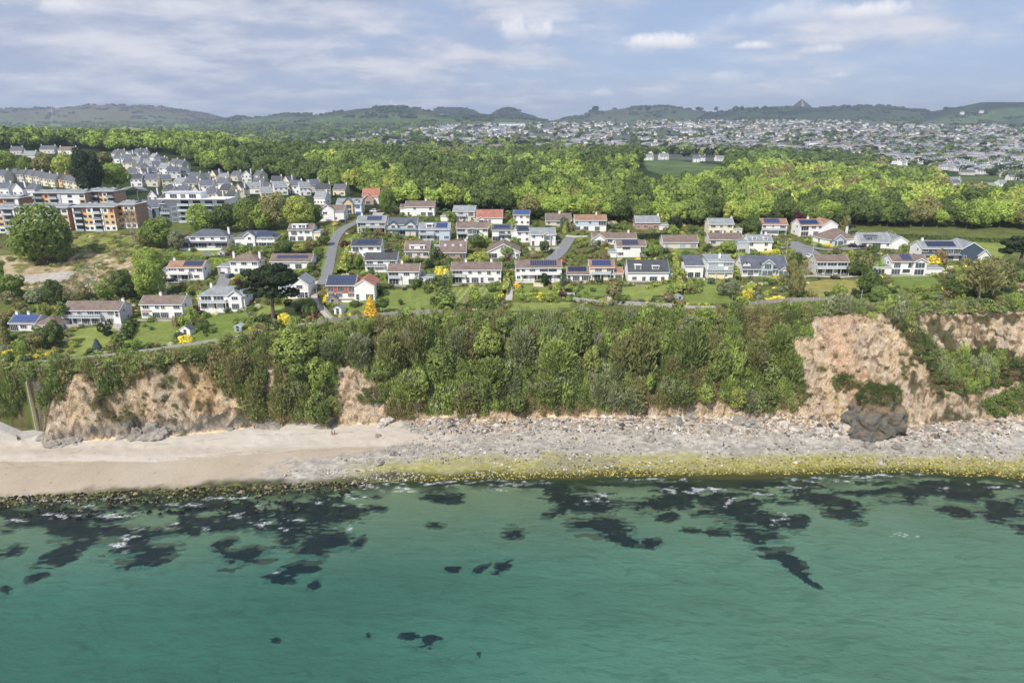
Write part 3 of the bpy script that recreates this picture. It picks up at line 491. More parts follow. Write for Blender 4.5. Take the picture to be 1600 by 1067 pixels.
gl = nd(nt, 'ShaderNodeBsdfGlossy', _Roughness=.16); nt.links.new(bp.outputs[0], gl.inputs['Normal']); fr = nd(nt, 'ShaderNodeFresnel', _IOR=1.33); nt.links.new(bp.outputs[0], fr.inputs['Normal'])
mx2 = nd(nt, 'ShaderNodeMixShader'); nt.links.new(mth(nt, 'MULTIPLY', fr.outputs[0], .5), mx2.inputs[0]); nt.links.new(mx.outputs[0], mx2.inputs[1]); nt.links.new(gl.outputs[0], mx2.inputs[2])
fd = nd(nt, 'ShaderNodeBsdfDiffuse', _Color=(.72, .74, .75, 1)); wf = nd(nt, 'ShaderNodeTexNoise', _Scale=2.6, _Detail=4.0, _Roughness=.7); nt.links.new(mp.outputs[0], wf.inputs['Vector']); mx3 = nd(nt, 'ShaderNodeMixShader'); nt.links.new(mth(nt, 'MULTIPLY', sp.outputs[0], rng_map(nt, wf.outputs[0], .40, .60, .15, 1)), mx3.inputs[0]); nt.links.new(mx2.outputs[0], mx3.inputs[1]); nt.links.new(fd.outputs[0], mx3.inputs[2]); nt.links.new(mx3.outputs[0], o.inputs[0])
q = np.arange(X.size).reshape(X.shape); Qw = np.stack([q[:-1, :-1], q[:-1, 1:], q[1:, 1:], q[1:, :-1]], -1).reshape(-1, 4)
wme = npmesh('water', np.stack([X, Y, X*0+.05+.06*n1_*foam], -1).reshape(-1, 3), Qw, [m], col=Cw.reshape(-1, 3), smooth=True); ra = wme.attributes.new('Reef', 'FLOAT', 'POINT'); ra.data.foreach_set('value', wmw.astype(np.float32).ravel()); struct(link('water', wme))
# ------------------------------------------------------------------ roads and paths draped on the land
ROADS = []
def strip(name, pts, mt, lift=.10):
    w = []
    for px, py, wd_ in pts:
        p = unp(px, py, 180); w.append((p[0], p[1], wd_))
    P = [Vector(a) for a in w]; out = []
    for i in range(len(P)-1):
        p0 = P[max(i-1, 0)]; p1 = P[i]; p2 = P[i+1]; p3 = P[min(i+2, len(P)-1)]
        for k in range(12):
            t = k/12; out.append(.5*((2*p1)+(p2-p0)*t+(2*p0-5*p1+4*p2-p3)*t*t+(3*p1-p0-3*p2+p3)*t**3))
    out.append(P[-1]); vs = []; fs = []; na = 6
    for i, p in enumerate(out):
        d = out[min(i+1, len(out)-1)]-out[max(i-1, 0)]; d = Vector((d.x, d.y)).normalized(); n = Vector((-d.y, d.x)); ROADS.append((p.x, p.y, p.z/2+1.0))
        c = [(p.x+n.x*p.z/2*s_, p.y+n.y*p.z/2*s_) for s_ in np.linspace(1, -1, na)]
        zs = [H1(a, b) for a, b in c]; zm = max(zs)*.3+np.mean(zs)*.7
        vs += [(a, b, z*.5+zm*.5+lift+.12) for (a, b), z in zip(c, zs)]
    for i in range(len(out)-1): fs += [(i*na+k, i*na+k+1, (i+1)*na+k+1, (i+1)*na+k) for k in range(na-1)]
    me = bpy.data.meshes.new(name); me.from_pydata(vs, [], fs); me.update(); me.materials.append(mt)
    for p in me.polygons: p.use_smooth = True
    return struct(link(name, me))
strip('road', [(502, 446, 4), (512, 425, 4.2), (517, 400, 4.2), (522, 378, 4.4), (532, 362, 4.8), (548, 352, 4.8), (566, 344, 4.8), (580, 338, 6)], M['asphalt'])
strip('road', [(860, 407, 5.5), (874, 396, 5.5), (884, 382, 5.5), (891, 373, 5), (900, 370, 4)], M['asphalt'])
strip('driveway', [(884, 369.5, 4), (900, 371, 4), (918, 370, 3)], M['concrete'], .16)
strip('road', [(1236, 378, 6), (1252, 388, 9), (1266, 398, 9), (1280, 404, 7)], M['asphalt'])
strip('driveway', [(1256, 385, 4), (1290, 391, 4), (1326, 389, 5), (1345, 387, 5)], M['asphalt'], .16)
strip('driveway', [(345, 450, 5), (350, 440, 5), (355, 430, 6)], M['asphalt'])
strip('driveway', [(252, 462, 4), (252, 448, 5), (262, 440, 6), (285, 441, 5)], M['asphalt'])
strip('path', [(494, 440, 2.2), (490, 460, 2.2), (500, 480, 2.2), (515, 498, 2.2)], M['paving'])
strip('path', [(793, 440, 2.4), (796, 455, 2.4), (795, 470, 2.4)], M['paving'])
strip('driveway', [(560, 346, 5), (585, 340, 5), (592, 333, 6)], M['concrete'], .18)
strip('road', [(228, 300, 5), (210, 292, 5), (188, 300, 5), (184, 312, 5.5)], M['asphalt'])
strip('path', [(1238, 436, 3), (1270, 432, 2.5), (1310, 434, 2.5), (1340, 432, 2)], M['paving'])
# ------------------------------------------------------------------ vegetation kit
def crown_pts(r, rx, rz, zc, nl, nq, qs, lobe=(.28, .46), flat=0., low=-.55, aspect=.8):
    """leaf-clump quads spread over a cluster of lobes; returns V (4n,3)"""
    a = r.random((nl*4, 3))*2-1; a = a[(a**2).sum(1) < 1]; a = a[a[:, 2] > low][:nl]
    nrm = np.linalg.norm(a, axis=1, keepdims=True); a = a/np.maximum(nrm, .05)*np.minimum(1, nrm*.4+.5)*.76*r.uniform(.72, 1.12, (len(a), 1))
    lr = r.uniform(*lobe, len(a)); w = lr**2; k = r.choice(len(a), nq*2, p=w/w.sum())
    d = r.normal(size=(nq*2, 3)); d /= np.linalg.norm(d, axis=1, keepdims=True)
    p = a[k]+d*(lr[k]*r.uniform(.82, 1.06, nq*2))[:, None]
    keep = np.ones(len(p), bool)
    for i in range(len(a)):
        keep &= ~((((p-a[i])**2).sum(1) < (lr[i]*.80)**2) & (k != i))
    keep &= ~((p[:, 2] < low) & (r.random(len(p)) < .7)); p = p[keep][:nq]; d = d[keep][:nq]; n = len(p)
    nr = d*.9+r.normal(size=(n, 3))*.42+np.array([0, 0, .15]); nr /= np.linalg.norm(nr, axis=1, keepdims=True)
    P = p*np.array([rx, rx, rz])+np.array([0, 0, zc])
    t = np.cross(nr, r.normal(size=(n, 3))); t /= np.linalg.norm(t, axis=1, keepdims=True); b = np.cross(nr, t)
    s = (qs*r.uniform(.55, 1.3, n))[:, None]; s2 = s*aspect*r.uniform(.6, 1.1, n)[:, None]
    return np.stack([P-t*s-b*s2*.6, P+t*s*.9-b*s2, P+t*s*1.05+b*s2*.7, P-t*s*.8+b*s2], 1).reshape(-1, 3)
def qidx(n): return np.arange(n).reshape(-1, 4)
def crown_mesh(name, V): return npmesh(name, V, qidx(len(V)), [FOL])
def trunk_mesh(name, h, r0, zc, rx, seed, m=None, limbs=6, lean=0):
    rr = random.Random(seed); m = m or M['bark']; mb = MB(); top = Vector((lean, 0, h)); mid = Vector((lean*.4+rr.uniform(-.2, .2), rr.uniform(-.2, .2), h*.5))
    mb.tube((0, 0, -1.2), mid, r0*1.15, r0*.8, m, 8); mb.tube(mid, top, r0*.8, r0*.4, m, 8)
    for i in range(limbs):
        a = 2*math.pi*i/limbs+rr.uniform(-.4, .4); s = mid.lerp(top, rr.uniform(.2, 1)); e = Vector((math.cos(a)*rx*rr.uniform(.45, .75), math.sin(a)*rx*rr.uniform(.45, .75), zc+rr.uniform(-.1, .5)*rx*.5))+Vector((lean, 0, 0))
        k = s.lerp(e, .5)+Vector((0, 0, rr.uniform(-.2, .5))); mb.tube(s, k, r0*.4, r0*.26, m, 5); mb.tube(k, e, r0*.26, r0*.08, m, 5)
    return mb.mesh(name)
RG = np.random.default_rng(11)
KIT = {}
def reg(kind, crown, trunk): KIT.setdefault(kind, []).append((crown, trunk))
for i in range(7):   # broadleaf, about 13 m tall and 11 m wide
    rx = 5.5; rz = [5.2, 4.6, 5.6, 5.0, 4.8, 5.4, 5.0][i]
    reg('broad', crown_mesh('crown', crown_pts(RG, rx, rz, 7.3, 28+2*i, 3000, .34, (.24, .42), low=-.8)), trunk_mesh('trunk', 6.5, .32, 8.0, rx, i))
for i in range(5):   # big detailed tree
    reg('big', crown_mesh('crown', crown_pts(RG, 5.5, 6.2, 6.6, 50+4*i, 6200, .27, (.2, .36), low=-.95)), trunk_mesh('trunk', 6.5, .36, 7.6, 5.5, 20+i))
for i in range(4):   # light airy tree with its stem showing
    reg('airy', crown_mesh('crown', crown_pts(RG, 3.6, 3.8, 6.4, 16, 800, .30, (.2, .36))), trunk_mesh('trunk', 6.2, .16, 6.4, 3.6, 40+i, M['palebark'], 8, [.0, .8, -.8, 1.5][i]))
for i in range(3):   # nearly bare, twiggy
    mb = MB(); rr = random.Random(60+i)
    def grow(p, d, l, r_, k):
        e = p+d*l; mb.tube(p, e, r_, r_*.6, M['palebark'], 4)
        if k:
            for _ in range(3 if k > 1 else 4): grow(p+d*l*rr.uniform(.55, 1), (d+Vector((rr.uniform(-.6, .6), rr.uniform(-.6, .6), rr.uniform(-.05, .3)))).normalized(), l*rr.uniform(.55, .8), r_*.5, k-1)
    for _ in range(3): grow(Vector((0, 0, -.5)), Vector((rr.uniform(-.3, .3), rr.uniform(-.3, .3), 1)).normalized(), 3.2, .15, 4)
    reg('bare', crown_mesh('crown', crown_pts(RG, 3.4, 3.6, 6.0, 14, 420, .16, (.3, .45))), mb.mesh('trunk'))
for i in range(3):   # umbrella pine / dark conifer
    V1 = np.concatenate([crown_pts(RG, 6.2, 2.3, 9.2, 44, 4200, .26, (.16, .28), low=-.6)]+[crown_pts(RG, 3.0, 1.2, 7.6-.5*j, 12, 500, .24, (.2, .35))+np.array([math.cos(a)*3.6, math.sin(a)*3.2, 0]) for j, a in enumerate((.3, 2.4, 4.2, 5.3))])
    reg('pine', crown_mesh('crown', V1), trunk_mesh('trunk', 8.8, .42, 9.2, 6, 70+i, None, 9))
def cone_pts(r, rad, h, n, qs, z0=.3, tiers=9):
    z = 1-np.sqrt(r.random(n)); a = r.random(n)*6.283; rr_ = rad*(1-z)**.85*(.72+.28*np.abs(np.sin(z*tiers*3.14)))*r.uniform(.82, 1.05, n)
    p = np.stack([np.cos(a)*rr_, np.sin(a)*rr_, z0+z*(h-z0)], 1); nr = np.stack([np.cos(a), np.sin(a), np.full(n, .5)], 1)+r.normal(size=(n, 3))*.45; nr /= np.linalg.norm(nr, axis=1, keepdims=True)
    t = np.cross(nr, r.normal(size=(n, 3))); t /= np.linalg.norm(t, axis=1, keepdims=True); b = np.cross(nr, t); s = (qs*r.uniform(.6, 1.2, n))[:, None]
    return np.stack([p-t*s-b*s*.7, p+t*s-b*s*.7, p+t*s+b*s*.7, p-t*s+b*s*.7], 1).reshape(-1, 3)
for i in range(2): reg('cone', crown_mesh('crown', cone_pts(RG, 2.6, 10, 1700, .22)), trunk_mesh('trunk', 8, .2, 5, .8, 80+i, None, 3))
for i in range(2): reg('cedar', crown_mesh('crown', cone_pts(RG, 5.6, 14, 2600, .34, 1.0, 7)), trunk_mesh('trunk', 12, .35, 6, 2, 90+i, None, 6))
BUSH = [crown_mesh('bush', crown_pts(RG, 1.5, 1.25, .85, 9, 420, .17, (.36, .55), low=-.7)) for _ in range(6)]
SHRUB = [crown_mesh('shrub', crown_pts(RG, 1.6, 1.5, 1.0, 18, 520, .15, (.2, .42), low=-.8)) for _ in range(4)]
def brush_pts(r, rx, rz, zc, n, L, w, fan=.9):
    """brushy sprays: long thin leaf strips fanning up and out through the whole crown"""
    d = r.normal(size=(n, 3)); d /= np.linalg.norm(d, axis=1, keepdims=True); q = d*(r.random(n)**.45)[:, None]; q[:, 2] = np.abs(q[:, 2])*1.0-.35*(r.random(n) < .35)
    P = q*np.array([rx, rx, rz])+np.array([0, 0, zc]); ax = np.stack([q[:, 0]*fan, q[:, 1]*fan, np.full(n, 1.0)], 1)+r.normal(size=(n, 3))*.38; ax /= np.linalg.norm(ax, axis=1, keepdims=True)
    b = np.cross(ax, r.normal(size=(n, 3))); b /= np.linalg.norm(b, axis=1, keepdims=True); l = (L*r.uniform(.5, 1.2, n))[:, None]; w_ = (w*r.uniform(.6, 1.3, n))[:, None]
    return np.stack([P-ax*l-b*w_*.5, P-ax*l+b*w_*.5, P+ax*l*.9+b*w_, P+ax*l-b*w_], 1).reshape(-1, 3)
for i in range(4): reg('brush', crown_mesh('crown', brush_pts(RG, 2.9, 4.4, 3.6, 1500, .55, .13)), KIT['bare'][i % 3][1] if i % 2 else trunk_mesh('trunk', 6.2, .14, 6.0, 2.4, 44+i, M['palebark'], 9))
CNT = [0]
def tree(kind, x, y, h, w, col, label, cat='tree', group=None, z=None, name='tree', rz=None):
    base = dict(broad=(13.2, 11), big=(13.2, 11), airy=(10.2, 7.2), brush=(8.6, 6.0), bare=(9.6, 7), pine=(11.0, 10.5), cone=(10, 5.2), cedar=(14, 11))[kind]
    k = KIT[kind]; cr, tr = k[CNT[0] % len(k)]; CNT[0] += 1
    e = empty(name, (x, y, H1(x, y)-.2 if z is None else z), random.uniform(0, 6.28) if rz is None else rz); s = (w/base[1], w/base[1], h/base[0])
    c = link('crown', cr, e); c.scale = s; c.color = (*col, 1); t = link('trunk', tr, e); t.scale = s
    if label: tag(e, label, cat, group)
    return e
def bush(x, y, w, h, col, label, group=None, name='bush', kit=None, z=None):
    k = kit or BUSH; o = link(name, k[CNT[0] % len(k)], None, (x, y, (H1(x, y) if z is None else z)-.15), (0, 0, random.uniform(0, 6.28))); CNT[0] += 1
    o.scale = (w/3.0, w/3.0, h/2.1); o.color = (*col, 1); tag(o, label, name.replace('_', ' '), group); return o
def mass(name, protos, P, S, ROT, COLS, label=None, cat=None):
    """joins many plants into one mesh: P (n,3), S (n,3), COLS (n,3)"""
    Vs = []; Cs = []
    for k in range(len(protos)):
        idx = np.arange(len(P))[np.arange(len(P)) % len(protos) == k]; V = protos[k]
        if not len(idx): continue
        c = np.cos(ROT[idx])[:, None]; s = np.sin(ROT[idx])[:, None]; W = V[None]*S[idx][:, None, :]
        W = np.stack([W[..., 0]*c-W[..., 1]*s, W[..., 0]*s+W[..., 1]*c, W[..., 2]], -1)+P[idx][:, None, :]
        Vs.append(W.reshape(-1, 3)); Cs.append(np.repeat(COLS[idx], len(V), 0))
    V = np.concatenate(Vs); C_ = np.concatenate(Cs); o = link(name, npmesh(name, V, qidx(len(V)), [FOLA], col=C_)); return stuff(o, label, cat)
def fold(r, g, b): return np.array(lin(r, g, b))*1.22
GREEN = dict(lime=fold(158, 166, 80), bright=fold(144, 162, 72), mid=fold(120, 138, 68), dark=fold(94, 110, 60), olive=fold(134, 132, 82), brown=fold(138, 122, 88), grey=fold(132, 138, 106), deep=fold(62, 74, 50), gold=fold(224, 190, 44), purple=fold(88, 52, 58), yellow=fold(222, 208, 66), blue=fold(92, 108, 108), cream=fold(206, 200, 168), teal=fold(96, 112, 88))
GN = dict(lime='lime green', bright='fresh green', mid='mid green', dark='dark green', olive='olive green', brown='brownish', grey='grey green', deep='blackish green', gold='golden yellow', purple='dark purple', yellow='bright yellow', blue='blue grey', cream='cream flowered', teal='blue green')
def hedge(pts, w, h, col, label, y0=180, name='hedge', clip=True, q=.2):
    P = [Vector(unp(a, b, y0)) for a, b in pts]; V = []; r = RG
    for i in range(len(P)-1):
        d = P[i+1]-P[i]; L = d.length; n = int(L*(w+2*h)*(7 if clip else 5)); t = r.random(n); d2 = Vector((d.x, d.y)).normalized(); nrm = np.array([-d2.y, d2.x])
        u = r.random(n)*(w+2*h); side = np.where(u < h, -1, np.where(u > w+h, 1, 0)); off = np.where(side == 0, (u-h)-w/2, side*w/2); zz_ = np.where(side == 0, h, np.where(side < 0, u, u-w-h))
        if not clip: off = off*(1+.25*np.sin(t*L*1.3)); zz_ = zz_*(1+.2*np.sin(t*L*1.7+1))*np.where(side == 0, 1-.25*(abs(off)/(w/2))**2, 1)
        bx_ = P[i].x+d.x*t; by_ = P[i].y+d.y*t; x = bx_+nrm[0]*off; y = by_+nrm[1]*off; z = hgt(bx_, by_)+zz_-.1
        p = np.stack([x, y, z], 1)+r.normal(size=(n, 3))*(.05 if clip else .16); nr = np.stack([nrm[0]*side, nrm[1]*side, (side == 0)*1.0+.2], 1)+r.normal(size=(n, 3))*(.35 if clip else .5); nr /= np.linalg.norm(nr, axis=1, keepdims=True)
        tt = np.cross(nr, r.normal(size=(n, 3))); tt /= np.linalg.norm(tt, axis=1, keepdims=True); b = np.cross(nr, tt); s = (q*1.5*r.uniform(.7, 1.2, n))[:, None]
        V.append(np.stack([p-tt*s-b*s, p+tt*s-b*s, p+tt*s+b*s, p-tt*s+b*s], 1).reshape(-1, 3))
    V = np.concatenate(V); c = V.mean(0); o = link(name, crown_mesh(name, V-c), None, tuple(c)); o.color = (*GREEN[col], 1); tag(o, label, 'hedge'); return o

# ------------------------------------------------------------------ house kit
WM = {}
def win(parent, kind, x, y, z, rz=0, glassm='glass', frm='frame', name=None):
    w, h, nv, nh = dict(w=(1.2, 1.1, 1, 0), W=(2.1, 1.15, 2, 0), T=(2.5, 2.0, 3, 0), d=(1.0, 2.0, 0, 1), G=(3.6, 2.05, 2, 0), g=(2.5, 2.0, 0, 3), o=(3.0, 2.0, 1, 0), s=(.8, .8, 0, 0), P=(3.2, 1.3, 0, 0), t=(1.3, 1.5, 1, 0), b=(2.2, 1.2, 3, 0), D=(1.6, 2.0, 1, 0))[kind]
    key = (kind, glassm, frm)
    if key not in WM:
        f = MB(); m = M[frm]; t = .09
        f.box(-w/2-t, -w/2, -.06, .04, -t, h+t, m); f.box(w/2, w/2+t, -.06, .04, -t, h+t, m); f.box(-w/2, w/2, -.06, .04, h, h+t, m); f.box(-w/2, w/2, -.10, .04, -t, 0, m)
        for i in range(nv): xx = -w/2+w*(i+1)/(nv+1); f.box(xx-.035, xx+.035, -.05, .03, 0, h, m)
        for i in range(nh): zz_ = h*(i+1)/(nh+1); f.box(-w/2, w/2, -.045, .02, zz_-.03, zz_+.03, m)
        p = MB(); p.box(-w/2, w/2, -.015, .02, 0, h, M[frm if kind == 'g' else glassm]); WM[key] = (f.mesh('window_frame'), p.mesh('pane'))
    nm = name or {'d': 'door', 'g': 'garage_door'}.get(kind, 'window')
    a = link(nm, WM[key][0], parent, (x, y, z), (0, 0, rz)); b = link('panel' if kind in 'g' else 'pane', WM[key][1], a); return a
WW = dict(w=1.2, W=2.1, T=2.5, d=1.0, G=3.6, g=2.5, o=3.0, s=.8, P=3.2, t=1.3, b=2.2, D=1.6)
WW['.'] = 1.4; WW[','] = .5
def facade(parent, s, x0, x1, yf, z0, gm='glass', fm='frame', rz=0):
    tot = sum(WW[c] for c in s); gap = (x1-x0-tot)/(len(s)+1)
    if gap < .15: k = (x1-x0)/(tot+.3*(len(s)+1)); gap = .3*k
    else: k = 1
    x = x0+gap
    for c in s:
        w = WW[c]*k
        if c not in '.,':
            sill = {'w': .95, 'W': .95, 's': 1.3, 'P': .8, 't': .7, 'b': .9}.get(c, .12)
            a = win(parent, c, x+w/2, yf-.03, z0+sill, rz, gm, fm)
            if k < 1: a.scale = (k, 1, 1)
        x += w+gap
HOUSES = []
def roofgeo(mb, kind, x0, x1, y0, y1, z, rise, m, ov=.45, th=.16, trim=None):
    X0, X1, Y0, Y1 = x0-ov*.6, x1+ov*.6, y0-ov, y1+ov; ym = (y0+y1)/2; dz = rise*ov/((y1-y0)/2); trim = trim or M['frame']
    if kind == 'g':
        a = [(Y0, z-dz), (ym, z+rise), (Y1, z-dz)]; mb.prism(a+[(Y1, z-dz-th), (ym, z+rise-th), (Y0, z-dz-th)], X0, X1, m)
        for xx in (X0, X1): mb.prism([(Y0-.02, z-dz-th-.12), (ym, z+rise-th-.12), (Y1+.02, z-dz-th-.12), (Y1+.02, z-dz+.03), (ym, z+rise+.04), (Y0-.02, z-dz+.03)], xx-.03, xx+.03, trim)
        mb.box(X0, X1, Y0-.10, Y0, z-dz-th-.06, z-dz+.02, trim)
    elif kind == 'f':
        xm = (x0+x1)/2; dz = rise*ov/((x1-x0)/2); X0, X1 = x0-ov, x1+ov
        mb.prism([(X0, z-dz), (xm, z+rise), (X1, z-dz), (X1, z-dz-th), (xm, z+rise-th), (X0, z-dz-th)], Y0, Y1, m, 'y')
        mb.prism([(X0-.02, z-dz-th-.14), (xm, z+rise-th-.14), (X1+.02, z-dz-th-.14), (X1+.02, z-dz+.03), (xm, z+rise+.04), (X0-.02, z-dz+.03)], Y0-.05, Y0, trim, 'y')
    elif kind == 'h':
        hx = min((x1-x0)/2*.95, (y1-y0)/2); X0 = x0-ov; X1 = x1+ov
        vs = [(X0, Y0, z-dz), (X1, Y0, z-dz), (X1, Y1, z-dz), (X0, Y1, z-dz), (x0+hx, ym, z+rise), (x1-hx, ym, z+rise)]
        mb._add(vs, [(0, 1, 5, 4), (1, 2, 5), (2, 3, 4, 5), (3, 0, 4)], m); mb.box(X0, X1, Y0, Y1, z-dz-.2, z-dz-.003, trim)
    elif kind == 'm': # low mono/flat
        mb.prism([(Y0, z+.05), (Y1, z+rise), (Y1, z+rise-.25), (Y0, z-.2)], X0, X1, m); mb.box(X0, X1, Y0-.06, Y0, z-.24, z+.08, trim)
ROOFC = {'br': 'roof_br', 'sl': 'roof_sl', 'gr': 'roof_gr', 'rd': 'roof_rd', 'or': 'roof_orr', 'dk': 'roof_dk'}
def house(x0, x1, yb, st, dep, kind, rc, wc, rows, short, label, rot=0, rise=None, gm='glass', ch=(), sol=None, bal=None, dor=(), gw=None, ext=(), low=None, base=None, sky_=(), skirt=False, y0=150, name='house', cat='house', fh=2.65, deck=None, wall2=None, fm='frame', group=None, trim=None):
    a = unp(x0, yb, y0); b = unp(x1, yb, y0); ya = (a[1]+b[1])/2; m = at_y((x0+x1)/2, yb, ya); w = at_y(x1, yb, ya)[0]-at_y(x0, yb, ya)[0]
    z = max(H1(m[0], ya), H1(m[0]-w/3, ya), H1(m[0]+w/3, ya))*.5+m[2]*.5
    e = empty(name, (m[0], ya, z), R(rot)); h = fh*st; x0, x1 = -w/2, w/2; rise = rise if rise is not None else dep*.27
    wm_ = M[wc]; mb = MB(); mb.box(x0, x1, 0, dep, -3.2, h, wm_)
    if kind == 'g': mb.prism([(0, h-.01), (dep, h-.01), (dep/2, h+rise-.18)], x0, x1, wm_)
    if kind == 'f': mb.prism([(x0, h-.01), (x1, h-.01), (0, h+rise-.18)], 0, dep, wm_, 'y')
    mb.build('wall', e)
    mb = MB(); roofgeo(mb, kind, x0, x1, 0, dep, h, rise, M[ROOFC[rc]], trim=M[trim] if trim else None); ro = mb.build('roof', e)
    if base: MB().box(x0-.06, x1+.06, -.12, .3, -3.2, base[1], M[base[0]]).build('plinth', e)
    if wall2:  # cladding on a part of the front: (f0,f1,z0,z1,mat)
        for i, (f0, f1, z0, z1, mm) in enumerate(wall2): MB().box(x0+w*f0, x0+w*f1, -.07-.004*i, .1, z0, z1, M[mm]).build('cladding', e)
    for i, s in enumerate(rows[::-1]):
        if s: facade(e, s, x0, x1, -.05 if not wall2 else -.11, i*fh, gm, fm)
    for s_, sx_ in ((1, x1), (-1, x0)):
        if kind != 'f':
            for i in range(int(st)): win(e, 'w', sx_+s_*.02, dep*(.35 if i else .6), i*fh+1.0, s_*math.pi/2, gm, fm)
    for f in ch:
        c = MB(); xc = x0+w*f; zc = h+rise*(1 if .08 < f < .92 else .9); c.box(xc-.4, xc+.4, dep/2-.35, dep/2+.35, h-.2, zc+1.0, wm_ if wc in ('wh', 'cr', 'st') else M['wh']); c.box(xc-.47, xc+.47, dep/2-.42, dep/2+.42, zc+1.0, zc+1.12, M['concrete'])
        for q in (-.18, .18): c.tube((xc+q, dep/2, zc+1.1), (xc+q, dep/2, zc+1.5), .11, .09, M['bk'])
        c.build('chimney', e)
    def slope(f, t, lift=.0):  # front roof slope: f across, t 0 eaves..1 ridge
        if kind == 'm': return Vector((x0+w*f, dep*t, h+.05+(rise-.05)*t+lift))
        return Vector((x0+w*f, dep/2*t, h+rise*t+lift))
    if sol:
        f0, f1, t0, t1, nc, nr = sol[:6]; mm = M[sol[6] if len(sol) > 6 else 'solar']; s = MB(); gx = .012; gt = .03
        for i in range(nc):
            for j in range(nr):
                a0 = f0+(f1-f0)*i/nc+gx*.35; a1 = f0+(f1-f0)*(i+1)/nc-gx*.35; b0 = t0+(t1-t0)*j/nr+gt*.5; b1 = t0+(t1-t0)*(j+1)/nr-gt*.5
                c = [slope(a0, b0, .14), slope(a1, b0, .14), slope(a1, b1, .14), slope(a0, b1, .14)]; s._add(c+[v-Vector((0, 0, .1)) for v in c], [(0, 1, 2, 3), (0, 4, 5, 1), (1, 5, 6, 2), (2, 6, 7, 3), (3, 7, 4, 0)], mm)
        s.build('solar_panels', e)
    for f, t in sky_:
        s = MB(); c = [slope(f-.5/w, t, .08), slope(f+.5/w, t, .08), slope(f+.5/w, t+.22, .08), slope(f-.5/w, t+.22, .08)]; s._add(c, [(0, 1, 2, 3)], M['paleglass']); s.build('skylight', e)
    for d in dor:   # (frac, width, height, kind, face) dormer
        f, dw, dh = d[:3]; dk_ = d[3] if len(d) > 3 else 'm'; wk = d[4] if len(d) > 4 else 'W'; dm = d[5] if len(d) > 5 else wc; xc = x0+w*f; z0 = h+rise*.12; yf = dep/2*.16
        g = MB(); g.box(xc-dw/2, xc+dw/2, yf, dep/2, z0-.3, z0+dh, M[dm]); o = g.build('dormer', e)
        r_ = MB(); 
        if dk_ == 'm': r_.box(xc-dw/2-.2, xc+dw/2+.2, yf-.25, dep/2+.1, z0+dh, z0+dh+.14, M['frame'] if dm != 'slate_blue' else M['dkframe'])
        else: r_.prism([(xc-dw/2-.25, z0+dh-.12), (xc, z0+dh+dw*.38), (xc+dw/2+.25, z0+dh-.12), (xc+dw/2+.25, z0+dh-.25), (xc, z0+dh+dw*.38-.16), (xc-dw/2-.25, z0+dh-.25)], yf-.25, dep/2+.4, M[ROOFC[rc]], 'y'); g2 = MB().prism([(xc-dw/2, z0+dh-.2), (xc+dw/2, z0+dh-.2), (xc, z0+dh+dw*.36-.2)], yf-.01, yf+.5, M[dm], 'y').build('dormer_gable', o)
        r_.build('dormer_roof', o)
        facade(o, wk, xc-dw/2+.05, xc+dw/2-.05, yf, z0-.55 if wk in 'wWb' or len(wk) > 1 else z0-.4)
    if bal:   # (f0,f1,level,depth,style)
        f0, f1, lv, bd = bal[:4]; mm = M[bal[4]] if len(bal) > 4 else M['frame']; rl = M[bal[5]] if len(bal) > 5 else M['gy']; a0 = x0+w*f0; a1 = x0+w*f1; zz_ = fh*lv
        g = MB(); g.box(a0, a1, -bd, -.06, zz_-.14, zz_+.04, mm)
        for i in range(max(2, int((a1-a0)/3)+1)): n_ = max(2, int((a1-a0)/3)+1); xx = a0+.1+(a1-a0-.2)*i/(n_-1); g.box(xx-.07, xx+.07, -bd+.05, -bd+.2, -1.0 if lv <= 1 else zz_-fh, zz_-.14, mm)
        o = g.build('balcony', e); r_ = MB(); r_.box(a0, a1, -bd, -bd+.05, zz_+1.02, zz_+1.1, mm); n_ = max(3, int((a1-a0)/.9))
        for i in range(n_+1): xx = a0+(a1-a0)*i/n_; r_.box(xx-.03, xx+.03, -bd, -bd+.05, zz_+.04, zz_+1.02, mm)
        for i in range(n_): r_.box(a0+(a1-a0)*i/n_+.06, a0+(a1-a0)*(i+1)/n_-.06, -bd+.015, -bd+.03, zz_+.15, zz_+.95, rl)
        for xx in (a0, a1): r_.box(xx-.03, xx+.03, -bd+.05, -.06, zz_+1.02, zz_+1.1, mm); r_.box(xx-.01, xx+.01, -bd+.06, -.06, zz_+.12, zz_+.95, rl)
        r_.build('railing', o)
    for g_ in (gw or ()):   # front gable wing (f0,f1,storeys,proj,facades,wallmat,trim)
        f0, f1, gs, pr, rows_ = g_[:5]; gm_ = M[g_[5]] if len(g_) > 5 else wm_; a0 = x0+w*f0; a1 = x0+w*f1; gh = fh*gs; gr_ = (a1-a0)*.36 if len(g_) < 8 else g_[7]; tm = M[g_[6]] if len(g_) > 6 and g_[6] else None
        g = MB(); g.box(a0, a1, -pr, dep*.5, -3.2, gh, gm_); g.prism([(a0, gh-.01), (a1, gh-.01), ((a0+a1)/2, gh+gr_-.15)], -pr, dep*.5, gm_, 'y'); o = g.build('gable_wing', e)
        r_ = MB(); roofgeo(r_, 'f', a0, a1, -pr, dep*.5-.4, gh, gr_, M[ROOFC[rc]], trim=tm); r_.build('wing_roof', o)
        for i, s in enumerate(rows_[::-1]):
            if s: facade(o, s, a0, a1, -pr-.02, i*fh, gm, fm)
